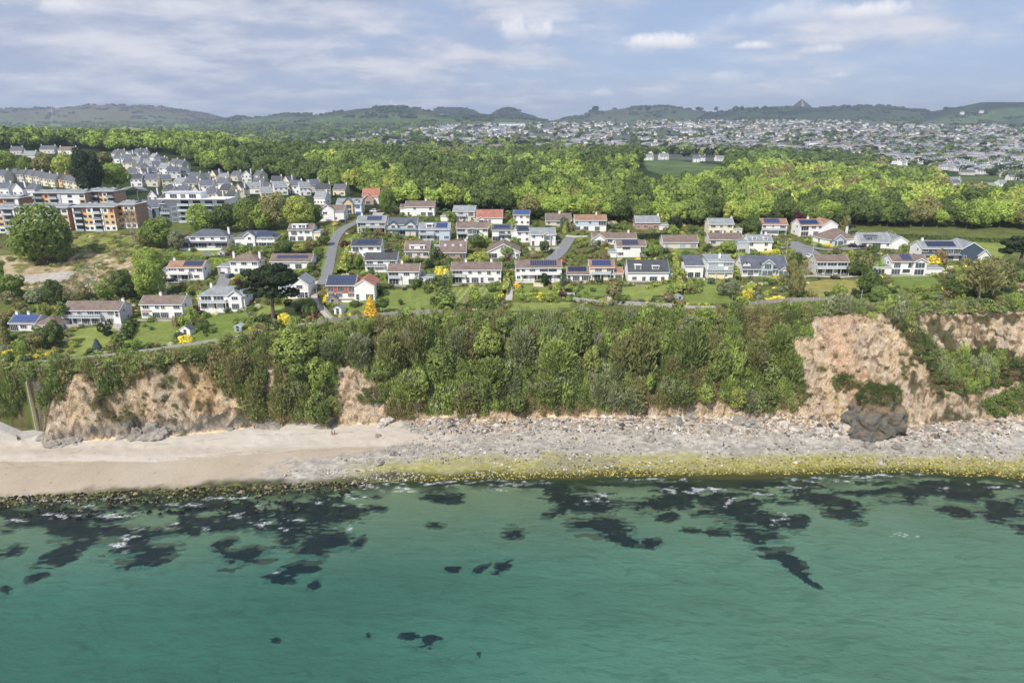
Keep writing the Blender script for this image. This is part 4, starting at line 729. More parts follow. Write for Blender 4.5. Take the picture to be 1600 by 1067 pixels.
    for x_ in ext:   # (side, width, height, kind, rc, facade, wall, setback, depth)
        sd_, ew, eh, ek, erc, ef, ewm = x_[:7]; sb = x_[7] if len(x_) > 7 else .5; ed = x_[8] if len(x_) > 8 else dep*.75
        a0, a1 = (x0-ew, x0-.01) if sd_ == 'L' else (x1+.01, x1+ew)
        g = MB(); g.box(a0, a1, sb, sb+ed, -3.2, eh, M[ewm])
        if ek == 'g': g.prism([(sb, eh-.01), (sb+ed, eh-.01), (sb+ed/2, eh+ed*.25)], a0, a1, M[ewm])
        if ek == 'f': g.prism([(a0, eh-.01), (a1, eh-.01), ((a0+a1)/2, eh+ew*.3-.1)], sb, sb+ed, M[ewm], 'y')
        o = g.build('extension', e); r_ = MB(); roofgeo(r_, ek, a0, a1, sb, sb+ed, eh, {'g': ed*.25, 'f': ew*.3, 'h': ed*.25, 'm': .3}[ek], M[ROOFC[erc]], ov=.25); r_.build('extension_roof', o); facade(o, ef, a0, a1, sb-.02, 0, gm, fm)
    if skirt: MB().prism([(-1.3, fh-.35), (0, fh+.15), (0, fh-.05), (-1.3, fh-.5)], x0-.3, x1+.3, M[ROOFC[rc]]).build('skirt_roof', e)
    if low:   # terrace wall in front (f0,f1,proj,height,mat)
        f0, f1, pr, lh, mm = low; g = MB(); g.box(x0+w*f0, x0+w*f1, -pr, -.13, -3.2, lh-.9, M['paving']); g.box(x0+w*f0, x0+w*f1, -pr-.2, -pr, -3.2, lh, M[mm]); g.build('terrace', e)
    tag(e, label, cat, group); HOUSES.append((e, short, m[0], ya, w, dep)); return e
# ------------------------------------------------------------------ the villas on the cliff top
# front row
house(17, 58, 517, 1.15, 7, 'g', 'sl', 'wh', ['T,W.w'], 'the low blue panelled house', 'small white house with two rows of blue solar panels, far left above the cliff', sol=(.05, .95, .12, .9, 7, 2, 'solarblue'), ch=(.1, .55), ext=[('R', 8, 2.6, 'h', 'br', 'W', 'lt', -1.0, 8)])
house(103, 190, 507, 2, 8, 'g', 'br', 'gy', ['W.w.WW.bd', 'G,TTs,W.'], 'the long grey house', 'long pale grey two storey house with brown roof, stone end chimney and glazed upper balcony', ch=(.985,), bal=(0, .68, 1, 1.4, 'frame', 'paleglass'), low=(.0, .36, 3.2, .9, 'concrete'), wall2=[(.88, 1, -.5, 5.2, 'wh')])
house(222, 287, 497, 2, 8, 'g', 'br', 'wh', ['W,ww.W', 'b,TT.T'], 'the second lawn house', 'white two storey house with brown roof and pale terrace above the second lawn', ch=(.4,), low=(-.03, .8, 2.2, .25, 'concrete'), wall2=[(.02, .26, 2.3, 2.9, 'bk')])
house(313, 384, 483, 2, 8.5, 'h', 'gr', 'wh', ['GG.w.', 'T.d.TT.'], 'the white balcony house', 'white house with grey hipped roof, long balcony and front gable at its right end', bal=(.02, .62, 1, 1.8, 'frame', 'gy'), gw=[(.66, .95, 2, .8, ['W', 'T'])], ch=(.2,), low=(.0, 1, 2.5, .3, 'wh'))
house(265, 319, 438, 2, 7.5, 'g', 'or', 'wh', ['sss,W.W,W', '.T,G.W.'], 'the dark cars house', 'white house, orange roof half covered by dark panels', sol=(.42, .98, .15, .92, 7, 2), ch=(.1,), bal=(.0, .62, 1, 1.6, 'wh', 'wh'), ext=[('L', 4.5, 2.6, 'm', 'gr', 'g', 'wh')])
house(361, 405, 428, 2, 8, 'h', 'br', 'wh', ['W.W.W', '.w,TT,W'], 'the hipped brown roofed house', 'square white two storey house with hipped brown roof beside a flat roofed garage', ch=(.04, .96), ext=[('L', 5.5, 2.8, 'm', 'gr', 'g', 'st')])
house(424, 487, 421, 1.25, 8, 'g', 'br', 'wh', ['G,W.T.w'], 'the eight panel house', 'low white house with shallow brown roof carrying one row of solar panels', sol=(.12, .9, .35, .75, 8, 1), rise=2.4, deck=None, low=(.0, .4, 2, .7, 'st'))
house(456, 483, 466, 2, 9, 'f', 'gr', 'wh', ['W', '.Td'], 'the narrow gabled house', 'narrow white gabled house half hidden behind the umbrella pine', ext=[('L', 5, 2.7, 'g', 'gr', 'w', 'wh')], rise=2.4)
house(297, 356, 387, 2, 9, 'h', 'sl', 'wh', ['W,W.w.W', 'GG,w.TT'], 'the wide slate roofed villa', 'wide white villa with hipped slate roof and a skirt roof between its floors', skirt=True, ext=[('L', 4.2, 3.0, 'h', 'gr', 'T', 'wh')], low=(-.2, 1.05, 3.2, .3, 'wh'), ch=(.97,))
house(368, 430, 387, 1.7, 9, 'h', 'sl', 'wh', ['.....WW', 'T.w.GGG'], 'the curved gable villa', 'white villa with slate roof, big solar array and small front gable on a white terrace', sol=(.52, .95, .1, .9, 7, 2), gw=[(.26, .52, 2, .7, ['w', 'T'])], low=(.0, 1, 3, .4, 'wh'))
house(452, 489, 377, 2, 8, 'g', 'br', 'wh', ['TwW', 'T,T,T'], 'the three level white house', 'white house with wide box dormer in its brown roof and rows of windows', dor=[(.45, 6.5, 1.7, 'm', 'w,ww')], sol=(.15, .8, .0, .1, 10, 1), ext=[('R', 3.5, 4.2, 'm', 'gr', 'w', 'cr')])
house(501, 538, 346, 2, 9, 'g', 'br', 'wh', ['W...', 'g.w.'], 'the white garage house', 'white house with steep grey brown gable and black garage door at the road bend', gw=[(.05, .60, 2.3, .6, ['W.', 'g.'])], low=None)
house(527, 565, 334, 2, 9, 'g', 'gr', 'wh', ['..w', '.G..'], 'the blue gabled house', 'white house with bright blue framed front gable and blue garage door', gw=[(.28, .68, 2.2, 1.2, ['G', 'G'], 'ocr', 'teal', 2.6)], dor=[(.82, 1.8, 1.3, 'g', 's', 'tq')], wall2=[(.76, .97, -1.6, 1.0, 'blue'), (.78, .95, 2.6, 4.4, 'blue')])
house(567, 592, 319, 1.8, 9, 'g', 'rd', 'wh', ['..', 'T.'], 'the terracotta roofed house', 'house with tall terracotta roof and dark tile hung front gable by the wood', gw=[(.05, .75, 1.1, 3.2, ['T'], 'bk', 'frame', 2.8)], rise=4)
house(512, 556, 467, 2, 8, 'g', 'dk', 'wh', ['T.T.T', 'bb.b'], 'the red tiled house', 'house with red tile hung upper floor, two rows of solar panels and white gabled wing', rise=2.6, sol=(.02, .98, .08, .92, 9, 2), wall2=[(0, 1, 2.1, 5.25, 'rk')], ext=[('R', 7.2, 5.3, 'f', 'rd', 'd.T', 'wh', -1.6, 11)], low=(.0, 1.3, 3.4, .3, 'wh'))
house(607, 655, 445, 2, 8, 'g', 'br', 'wh', ['G.W.w', 'G,.,G'], 'the striped lawn house', 'white two storey house with brown roof and balcony above the wide striped lawn', bal=(.02, .42, 1, .9, 'frame', 'gy'), ch=(.42,), ext=[('R', 6, 2.6, 'm', 'gr', 'd.W', 'wh', 1.5, 6)], low=(-.02, 1.05, 2.4, .2, 'st'))
house(571, 621, 426, 2, 8, 'g', 'dk', 'wh', ['T,W.W', 'W..W'], 'the grey roofed balcony house', 'white two storey house with plain dark grey roof and balcony at its left', bal=(.02, .62, 1, 1.2, 'frame', 'paleglass'))
house(550, 596, 403, 2, 8, 'g', 'dk', 'wh', ['Tw.W,w', 'w.w.T'], 'the sixteen panel house', 'white two storey house with grey roof carrying two rows of small solar panels', sol=(.18, .86, .25, .8, 8, 2), ext=[('L', 3.6, 2.6, 'm', 'gr', 'T', 'wh')])
house(633, 671, 403, 1.15, 9, 'g', 'br', 'lt', ['T.w,W'], 'the dormered bungalow', 'bungalow with steep brown roof and long white dormer, white right gable', rise=3.6, dor=[(.5, 6.5, 1.5, 'm', 'w.w', 'wh')], ext=[('R', 3.2, 2.5, 'f', 'sl', 'g', 'wh', -1.2, 6)])
house(687, 728, 404, 1.1, 10, 'g', 'br', 'bk', ['T.b.T'], 'the brick bungalow', 'brick house with deep brown roof and three small roof windows', rise=4.0, sky_=[(.2, .45), (.5, .45), (.8, .45)], ext=[('L', 4, 3.0, 'g', 'gr', 'w', 'lt', 3)], ch=(.97,))
house(762, 812, 404, 1.1, 13, 'f', 'br', 'wh', ['G..W.w'], 'the wide gabled bungalow', 'white bungalow with very wide low front gable and brown roof', rise=3.4)
house(706, 783, 442, 2, 8, 'g', 'br', 'wh', ['G.w.w.t.w', 'G.d,T,d.W.s'], 'the long white villa', 'very long white two storey villa with brown roof above the ridged lawn', bal=(.01, .28, 1, 1.0, 'frame', 'gy'), ch=(.28, .8), ext=[('L', 4, 2.5, 'h', 'gr', 'T', 'wh', .3, 5)], low=(-.15, 1.0, 2.6, .1, 'paving'), group=None, wall2=[(.62, .80, 2.45, 2.65, 'frame')])
house(559, 603, 364, 2, 9, 'g', 'gr', 'lt', ['G.W.T', 'd.G,G'], 'the pale balcony house', 'pale grey two storey house with slate roof, solar array and wide front balcony', sol=(.33, .85, .2, .85, 6, 2), bal=(.12, 1, 1, 1.8, 'lt', 'paleglass'), ch=(.12,))
house(607, 652, 368, 2, 9, 'g', 'sl', 'lt', ['T..T', 'GGT'], 'the teal balcony house', 'house with two front gables and a long teal balcony under a dark slate roof', bal=(-.02, 1.02, 1, 1.6, 'teal', 'paleglass'), gw=[(.04, .34, 2, 1.0, ['D', ''], 'lt', 'teal'), (.60, .96, 2, 1.0, ['T', ''], 'lt', 'teal')])
house(655, 703, 376, 2, 9, 'g', 'gr', 'bl', ['T.,W..', 'd.w,T.W'], 'the pale blue house', 'pale blue grey house with white box dormer and solar array', sol=(.55, .92, .15, .9, 5, 2, 'solarblue'), dor=[(.34, 3.0, 1.6, 'm', 'W', 'wh')], bal=(.0, .5, 1, 1.4, 'gy', 'gy'))
house(714, 762, 374, 2, 8, 'g', 'br', 'wh', ['G,TT.W', 'G,T,..'], 'the bow windowed house', 'white house with plain brown roof and a bowed glazed bay on two floors', bal=(.0, .36, 1, 1.2, 'gy', 'gy'), gw=[(.36, .66, 1.9, 1.2, ['TT', 'TT'], 'bl', 'frame', .5)])
house(769, 799, 377, 2, 7, 'g', 'sl', 'wh', ['.,T,w', 'G,d.w'], 'the small slate house', 'small white house with solar panels on slate roof and dark framed balcony', sol=(.1, .9, .3, .8, 6, 1), bal=(.35, .95, 1, 1.0, 'black', 'paleglass'), ext=[('R', 3.5, 4.6, 'f', 'gr', 'W', 'wh', -.6, 6)])
house(808, 827, 379, 2, 7, 'g', 'dk', 'wh', ['w.w', 'w.w'], 'the small square house', 'small square white house with dark solar roof left of a grey roofed house', sol=(.15, .9, .2, .85, 4, 2), rot=8)
house(829, 868, 384, 2, 8.5, 'g', 'gr', 'wh', ['w.w..', 'd.T..'], 'the gabled bay house', 'white house with pale grey roof and two storey gabled bay above a retaining wall', gw=[(.50, .78, 2, 1.2, ['T', 'b'])], rot=4, low=(-.1, 1.1, 5, .2, 'concrete'))
house(634, 679, 338, 2, 9, 'g', 'br', 'wh', ['.w..t', 'd..TT'], 'the pinkish woodside house', 'pinkish white house with broad brown roof at the woodland edge', ch=(.68,), ext=[('L', 3, 4.3, 'g', 'br', 'w', 'wh', .6)])
house(708, 742, 346, 2, 8.5, 'g', 'gr', 'lt', ['.T.T', 'g,d.w'], 'the grey woodside house', 'white house with wide blue grey roof, tall right gable and garage at left', bal=(.0, .62, 1, 1.2, 'gy', 'gy'), ext=[('L', 6.5, 2.6, 'm', 'gr', '..', 'wh', -.5)], rot=-6)
house(745, 785, 350, 1.3, 9, 'g', 'rd', 'wh', ['..w..'], 'the red roofed bungalow', 'cream bungalow with large red roof at the woodland edge', rise=3.2, ext=[('L', 1.5, 2.4, 'm', 'rd', '', 'wh')], gw=[(.0, .35, .9, 2.4, ['W'])])
house(802, 827, 352, 2, 7, 'g', 'sl', 'wh', ['w.w.w', 'W.w.w'], 'the white cube house', 'compact white two storey house with blue solar roof below the wood', sol=(.1, .95, .15, .9, 5, 2, 'solarblue'), rot=-4)
house(853, 892, 353, 1, 9, 'g', 'br', 'lt', ['w.W.w'], 'the half hidden bungalow', 'bungalow with brown roof and white chimney, half hidden by garden shrubs', ch=(.55,), rise=3)
house(898, 947, 361, 2, 8, 'g', 'or', 'wh', ['w...w..G', 'T.T..T..'], 'the blue fronted house', 'house with orange brown roof and grey blue upper wall over white ground floor', wall2=[(0, .72, 2.5, 5.2, 'bl')], ch=(.7,))
house(926, 994, 382, 1.1, 8, 'g', 'br', 'wh', ['D..W.w,d.w'], 'the long low bungalow', 'long low white bungalow with brown roof and wide front gable at its left', gw=[(.0, .28, 1.1, .8, ['D'])], rise=1.9, ch=(.84,))
house(963, 1008, 402, 1.9, 8, 'g', 'br', 'wh', ['.P..D', 'W...D'], 'the boxy white house', 'boxy white house with brown roof, dark solar array and long strip window', sol=(.2, .75, .1, .9, 6, 2), ext=[('L', 3, 2.4, 'm', 'gr', '', 'wh', -.5, 6)], rise=1.9)
house(993, 1030, 359, 1.4, 8, 'g', 'gr', 'bk', ['w,W.W'], 'the brick fronted house', 'low brick fronted house with pale grey roof behind a dark hedge', ext=[('R', 4.5, 2.3, 'm', 'gr', '', 'wh', 0, 6)], rise=2.7, ch=(.98,))
house(1036, 1090, 388, 1.05, 8.5, 'g', 'br', 'lt', ['w..T,T'], 'the stepped brown roofed bungalow', 'pale bungalow with brown roof stepping down at its right end', rise=2.5, fh=2.8, gm='paleglass')
house(1107, 1145, 367, 2, 8, 'g', 'gr', 'cr', ['W,w,W', 'w,TT.w'], 'the cream house', 'cream two storey house with pale grey roof and flat roofed right extension', ch=(.98,), ext=[('R', 4, 3.0, 'm', 'gr', 'w', 'cr', -1, 6)])
house(1108, 1160, 384, 1.15, 8, 'g', 'br', 'lt', ['W....w,'], 'the long brown roofed bungalow', 'long pale bungalow with brown roof behind a round green tree', rise=2.2, ch=(.45,))
house(1168, 1205, 396, 2, 8.5, 'g', 'gr', 'wh', ['t..t,', 'w..w,'], 'the eaves dormer house', 'white house with slate roof, two small eaves dormers and white chimney', ch=(.82,), dor=[(.25, 2.0, 1.0, 'm', 'w'), (.72, 2.0, 1.0, 'm', 'w')], ext=[('L', 5, 5, 'm', 'gr', 'T', 'gy', -.6, 6)])
house(1189, 1228, 368, 2, 8.5, 'g', 'or', 'wh', ['w.s.T', 'D..T'], 'the red roofed solar house', 'white house with red roof, blue solar array, balcony and brown right gable', sol=(.12, .72, .2, .9, 6, 2, 'solarblue'), bal=(.0, .95, 1, 1.5, 'gy', 'gy'), rot=-4)
house(1248, 1284, 369, 2, 8.5, 'g', 'or', 'wh', ['G,W,w', 'G.T,'], 'the orange gabled house', 'white house with blue panels, orange chimney and orange roofed right gable', sol=(.02, .85, .1, .8, 7, 2, 'solarblue'), ext=[('R', 7.5, 5.2, 'f', 'or', '.w.', 'wh', -.3, 11)], ch=(.5,), rot=6)
house(1291, 1338, 383, 1.15, 11, 'h', 'br', 'wh', ['wT.W..'], 'the hipped bungalow', 'white bungalow with hipped brown roof, front gable and pale stone chimney', gw=[(.12, .52, 1.15, 1.2, ['dT'], 'bl')], rise=3.6, ch=(.97,), rot=14)
house(1344, 1390, 388, 1.1, 9.5, 'g', 'gr', 'wh', ['W.G.w'], 'the grey fieldside house', 'house with wide grey roof, dark framed dormer and white gable at its right', rise=3.3, dor=[(.36, 5, 1.9, 'm', 'T,w', 'slate_blue')], ext=[('R', 7, 3.3, 'f', 'gr', '.w', 'wh', -1, 10)], rot=-2)
house(1273, 1323, 429, 2, 7, 'g', 'br', 'lt', ['GGG', 'T,G.G'], 'the glass fronted house', 'house with glazed dark front and balcony under a plain brown roof', bal=(.0, 1, 1, 1.6, 'frame', 'paleglass'), rise=2.0)
house(1438, 1498, 407, 2, 9, 'g', 'gr', 'wh', ['W.W..TT', 'dW.T,T.'], 'the navy clad villa', 'large villa with navy clad upper floor, grey roof and white chimney at the field edge', wall2=[(0, 1, 2.5, 5.2, 'nv')], ch=(.12,), sol=(.15, .9, .15, .85, 9, 2, 'solar'), ext=[('R', 9, 5.0, 'f', 'gr', 'w..', 'nv', -.5, 12)], skirt=True)
house(1527, 1545, 408, 1.0, 7, 'f', 'gr', 'wh', ['.w'], 'the white pavilion', 'small white pavilion with timbered gable right of the navy clad villa', rise=2.2, name='pavilion', cat='pavilion')
house(1391, 1446, 429, 2, 8, 'g', 'br', 'wh', ['T.GW', 'G,P,d,G'], 'the terraced white villa', 'white villa with panelled brown roof, glazed gable and single storey left wing', sol=(.3, .6, .15, .95, 5, 2, 'solar'), gw=[(.58, .96, 2, .7, ['G', 'G'], 'wh', 'frame', 1.3)], ext=[('L', 9, 3.0, 'm', 'gr', '.G.', 'wh', -.3, 6), ('R', 7, 2.4, 'm', 'gr', '', 'wh', 1, 5)], low=(-.05, 1, 2, .2, 'concrete'), rise=2)
house(806, 877, 439, 2, 8, 'g', 'br', 'wh', ['w,w.W.PP.', 'w,w.,GT.w'], 'the long white solar villa', 'long white two storey villa with brown roof and very long black solar array', sol=(.32, .9, .2, .9, 12, 2), bal=(.1, 1, 1, 1.3, 'wh', 'wh'), low=(-.03, .98, 2.4, .3, 'wh'), rot=2)
house(886, 920, 439, 1.05, 7, 'g', 'br', 'wh', ['d,T,T'], 'the low white wing', 'low white house with curved eyebrow gables and dark panels, joined to a cream villa', sol=(.05, .9, .3, .9, 6, 1), rise=2.3, gm='glass')
house(921, 959, 438, 2, 8, 'g', 'or', 'cr', ['.T.T', '.G.W'], 'the cream villa', 'cream two storey villa with orange roof and large bright blue solar array', sol=(.1, .88, .15, .9, 8, 3, 'solarblue'), bal=(.05, .85, 1, 1.1, 'frame', 'paleglass'), ext=[('R', 3.6, 2.9, 'g', 'or', 'T', 'cr', .2, 7)], low=(-.9, .9, 3.2, .15, 'deck'))
house(981, 1044, 441, 1.6, 9, 'g', 'dk', 'wh', ['', '.W,.D.G.D.'], 'the dark roofed villa', 'white villa with very dark roof, two white dormers and grey stone base', rise=3.6, dor=[(.24, 2.4, 1.7, 'm', 'T', 'wh'), (.68, 2.6, 1.3, 'm', 'W', 'wh')], base=('st', .5), low=(.15, .9, 4, -.3, 'wh'), ext=[('R', 4, 3.0, 'g', 'sl', 'w', 'wh', 2)], gm='glass')
house(1070, 1098, 434, 1.6, 7, 'm', 'sl', 'wh', ['', '.G,G.'], 'the lower modern block', 'modern white house with low single pitch slate roof and wide dark glazing', rise=2.8, low=(-.05, 1.02, 2.5, .3, 'wh'), fh=3)
house(1104, 1144, 435, 2.6, 8, 'm', 'gr', 'wh', ['G.G', 'GG.W', ''], 'the tall modern block', 'tall modern white house with pale roof, wide windows and cream garage base', rise=1.5, wall2=[(.02, .62, -1.6, 1.7, 'cr')], bal=(.0, 1, 1, .8, 'wh', 'paleglass'), ch=(.55,), fh=2.5, gm='paleglass')
house(1159, 1229, 431, 1.1, 10, 'g', 'sl', 'wh', ['bTbTTbTb'], 'the turquoise gabled house', 'white house with large slate roof, turquoise central gable and conservatory front', rise=4.2, gw=[(.42, .66, 1.9, 1.0, ['T', 'TT'], 'tq', None, 1.6), (.78, 1.0, .9, 1.6, ['TT'])], low=(.55, .95, 5, .1, 'wh'), dor=[(.1, 3.2, .9, 'g', 's', 'wh')])
# ------------------------------------------------------------------ apartment blocks
def apartments(x0, x1, yb, st, dep, bays, label, rc='gr', base='wh', side='bk', y0=150):
    a = unp((x0+x1)/2, yb, y0); w = at_y(x1, yb, a[1])[0]-at_y(x0, yb, a[1])[0]; e = empty('apartment_block', (a[0], a[1], a[2])); h = 2.85*st; X0, X1 = -w/2, w/2
    MB().box(X0, X1, 0, dep, -4, h, M[side]).build('wall', e)
    r_ = MB(); r_.box(X0-.7, X1+.7, -.9, dep+.6, h, h+.3, M['roof_gr']); r_.box(X0-.75, X1+.75, -.95, dep+.65, h+.3, h+.42, M['gy']); r_.prism([(1.2, h+.42), (dep-1, h+.42), (dep/2, h+1.5)], X0+1, X1-1, M[ROOFC[rc]]); ro = r_.build('roof', e)
    for _ in range(3): xx = random.uniform(X0+2, X1-2); MB().box(xx-.8, xx+.8, dep*.6, dep*.6+1, h+.4, h+1.6, M['gy']).build('roof_vent', ro)
    tot = sum(b[0] for b in bays); x = X0
    for bw, ty, cm in bays:
        bw = bw/tot*w; pr = {'v': -.35, 'p': -.18, 'b': -.10, 'k': -.28, 's': -.14}[ty]
        for k in range(st):
            z = k*2.85; col = 'wh' if k == st-1 and ty != 'k' else cm
            if ty in 'ps': MB().box(x+.02, x+bw-.02, pr, .0, z+.02, z+2.83, M[base if k == 0 else ('og' if (ty == 's' and k == st-1) else col)]).build('panel', e); win(e, 'w' if bw < 3.2 else 'W', x+bw/2, pr-.03, z+.85, 0, 'glass', 'dkframe')
            elif ty == 'k': MB().box(x+.02, x+bw-.02, -.5, 0, z+.02, z+2.83, M[cm]).build('fin', e)
            else:
                win(e, 'G', x+bw/2, -.03, z+.15, 0, 'glass', 'dkframe')
                if k > 0 or True:
                    g = MB(); g.box(x+.1, x+bw-.1, -1.5, -.05, z-.12, z+.06, M['frame' if ty == 'v' else 'dkframe']); o = g.build('balcony', e); q = MB(); q.box(x+.1, x+bw-.1, -1.5, -1.46, z+.15, z+1.05, M['paleglass']); q.box(x+.1, x+bw-.1, -1.52, -1.44, z+1.05, z+1.12, M['steel']); q.build('railing', o)
        x += bw
    tag(e, label, 'apartment block', 'orange and white apartment blocks'); HOUSES.append((e, 'the apartments', a[0], a[1], w, dep)); return e
apartments(120, 184, 361, 4, 12, [(.6, 'k', 'wh'), (3.6, 'b', 'og'), (1.8, 's', 'ocr'), (2.4, 'p', 'ocr'), (.6, 'k', 'wh'), (3.4, 'v', 'wh'), (.6, 'k', 'wh'), (2.6, 'p', 'ocr'), (2.6, 's', 'ocr')], 'four storey apartment block with orange and ochre panels above the bare slope')
apartments(186, 216, 357, 4, 12, [(2.6, 's', 'ocr'), (2, 'p', 'bk'), (2, 'p', 'bk')], 'brown brick end section of the apartments behind a bare tree')
apartments(-40, 30, 364, 4, 12, [(2.6, 'p', 'ocr'), (3.4, 'v', 'wh'), (2.5, 's', 'wh'), (2.6, 'p', 'ocr'), (3.4, 'b', 'og'), (.5, 'k', 'wh')], 'four storey apartment block with ochre panels at the left picture edge')
apartments(31, 112, 362, 4, 12, [(2.6, 'p', 'ocr'), (3.4, 'v', 'wh'), (2.5, 's', 'wh'), (3, 'b', 'wh'), (2.5, 'p', 'wh'), (3.4, 'v', 'og'), (2.6, 'p', 'ocr')], 'long apartment block mostly hidden by the largest broadleaf tree')
apartments(138, 183, 333, 4, 12, [(1, 'p', 'wh'), (2, 'p', 'ocr'), (3, 'b', 'og'), (1.6, 's', 'ocr'), (2, 'p', 'ocr'), (3, 'v', 'wh')], 'upper apartment tower with orange panel and overhanging grey roof')
apartments(58, 138, 336, 4, 12, [(3.4, 'b', 'og'), (1.8, 's', 'ocr'), (3, 'v', 'gy'), (1, 'k', 'gy'), (6, 'p', 'wh'), (2, 'p', 'ocr')], 'long white upper apartment block with one orange panel below the terraces')
apartments(-30, 34, 336, 3, 12, [(3, 'p', 'wh'), (3.4, 'b', 'og'), (1.8, 's', 'ocr'), (3.4, 'v', 'wh'), (1, 'k', 'wh')], 'upper apartment block with dark glazing at the left picture edge')
# modern white flats with dark balconies
def flats():
    a = unp(304, 347, 150); k = a[1]/1040.; e = empty('apartment_block', a); L = lambda p: (p-304)*k
    MB().box(L(268), L(355), 0, 12, -4, 8.4, M['slate_blue']).build('wall', e); t = MB(); t.box(L(262), L(355), 1.2, 12, 8.42, 11.2, M['wh']); t.build('upper_floor', e)
    r_ = MB(); r_.box(L(256), L(356), -.9, 12.4, 11.22, 11.5, M['wh']); r_.build('roof', e); p = MB(); p.box(L(262), L(314), 3, 11, 11.52, 14.4, M['wh']); p.box(L(260), L(316), 2.4, 11.5, 14.42, 14.6, M['gy']); o = p.build('penthouse', e)
    facade(o, 'GTG', L(263), L(313), 2.95, 11.5); MB().box(L(255), L(356.5), -1.6, .5, 11.5, 11.9, M['wh']).build('parapet', e)
    for lv in range(4):
        for j in range(4):
            if lv < 3 and j == 0: facade(e, 'T', L(271), L(281), -.05, lv*2.8)
            x0 = L(283+18*j); x1 = L(300+18*j); z = lv*2.8; win(e, 'G', (x0+x1)/2, (1.15 if lv == 3 else -.05), z+.15, 0, 'glass', 'dkframe')
            g = MB(); g.box(x0, x1, -1.5, -.06, z-.15, z+.05, M['wh']); o = g.build('balcony', e); MB().box(x0, x1, -1.5, -1.46, z+.12, z+1.0, M['paleglass']).build('railing', o)
    b = MB(); b.box(L(270), L(299), -1, 8, -7, -.3, M['black']); o = b.build('lower_floor', e); facade(o, 'GG', L(278), L(298), -1.05, -3.0)
    tag(e, 'modern white and slate grey flats with stacked glass balconies behind trees', 'apartment block'); HOUSES.append((e, 'the modern flats', a[0], a[1], 30, 12))
flats()
house(220, 250, 340, 2, 10, 'g', 'sl', 'slate_blue', ['T..', 'W.d'], 'the slate blue house', 'slate blue house with grey roof and white trimmed gable beside the modern flats', gw=[(.1, .7, 1.7, 1.5, ['W', ''], 'slate_blue', 'frame')], rise=3.4)
house(253, 269, 342, 3, 8, 'm', 'dk', 'slate_blue', ['T', 'G', 'G'], 'the slate blue annexe', 'flat roofed slate blue annexe with stacked balconies left of the modern flats', rise=.4, bal=(0, 1, 1, 1.2, 'frame', 'paleglass'))
# ------------------------------------------------------------------ terraces and the estate behind
def small_house(px, py, wpx, st, rc, wc, rot, rows, label, cat='house', group=None, dep=8, rise=None, ch=True, y0=330, gable=False):
    a = unp(px, py, y0); w = wpx*a[1]/1080; e = empty('house', a, R(rot)); h = 2.6*st; rise = rise or dep*.42; wm_ = M[wc]
    mb = MB(); mb.box(-w/2, w/2, 0, dep, -3, h, wm_)
    k = 'f' if gable else 'g'
    if gable: mb.prism([(-w/2, h-.01), (w/2, h-.01), (0, h+rise-.15)], 0, dep, wm_, 'y')
    else: mb.prism([(0, h-.01), (dep, h-.01), (dep/2, h+rise-.15)], -w/2, w/2, wm_)
    mb.build('wall', e); r_ = MB(); roofgeo(r_, k, -w/2, w/2, 0, dep, h, rise, M[ROOFC[rc]], ov=.25, trim=wm_ if not gable else M['frame']); r_.build('roof', e)
    for i, s in enumerate(rows[::-1]): facade(e, s, -w/2, w/2, -.03, i*2.6)
    for s_ in (-1, 1): win(e, 'w', s_*(w/2+.02), dep/2, 1.0, s_*math.pi/2)
    if ch:
        for f in ((w/2-.4), ) if w < 9 else (w/2-.4, -w/2+.4): c = MB(); c.box(f-.35, f+.35, dep/2-.5, dep/2+.5, h, h+rise+.9, wm_); c.tube((f, dep/2, h+rise+.85), (f, dep/2, h+rise+1.3), .13, .1, M['bk']); c.build('chimney', e)
    tag(e, label, cat, group); HOUSES.append((e, 'the estate', a[0], a[1], w, dep)); return e
for i, (px, py, w, rc, wc) in enumerate([(3, 283, 14, 'sl', 'lt'), (22, 281, 13, 'sl', 'st'), (33, 282, 12, 'sl', 'lt'), (46, 283, 12, 'sl', 'cr'), (58, 285, 12, 'sl', 'lt'), (70, 288, 13, 'sl', 'cr'), (82, 290, 12, 'sl', 'cr'), (94, 290, 11, 'dk', 'ocr'), (105, 292, 11, 'sl', 'cr'), (116, 294, 12, 'sl', 'cr'), (128, 296, 13, 'sl', 'cr'), (141, 299, 14, 'gr', 'cr')]):
    small_house(px, py+3, w, 2, rc, wc, -16, ['w,w', 'd.w'], 'cream terraced house with slate roof in the sloping row above the apartments', 'terraced house', 'houses of the sloping terrace')
for px, py, w, lb in [(8, 305, 14, 'white cottage with slate roof at the left edge above the apartments'), (29, 306, 15, 'white cottage with small front gable above the apartments'), (50, 307, 12, 'small white cottage right of the gabled white cottage')]: small_house(px, py, w, 1.6, 'sl', 'wh', 0, ['w.w'], lb, gable=(px == 29))
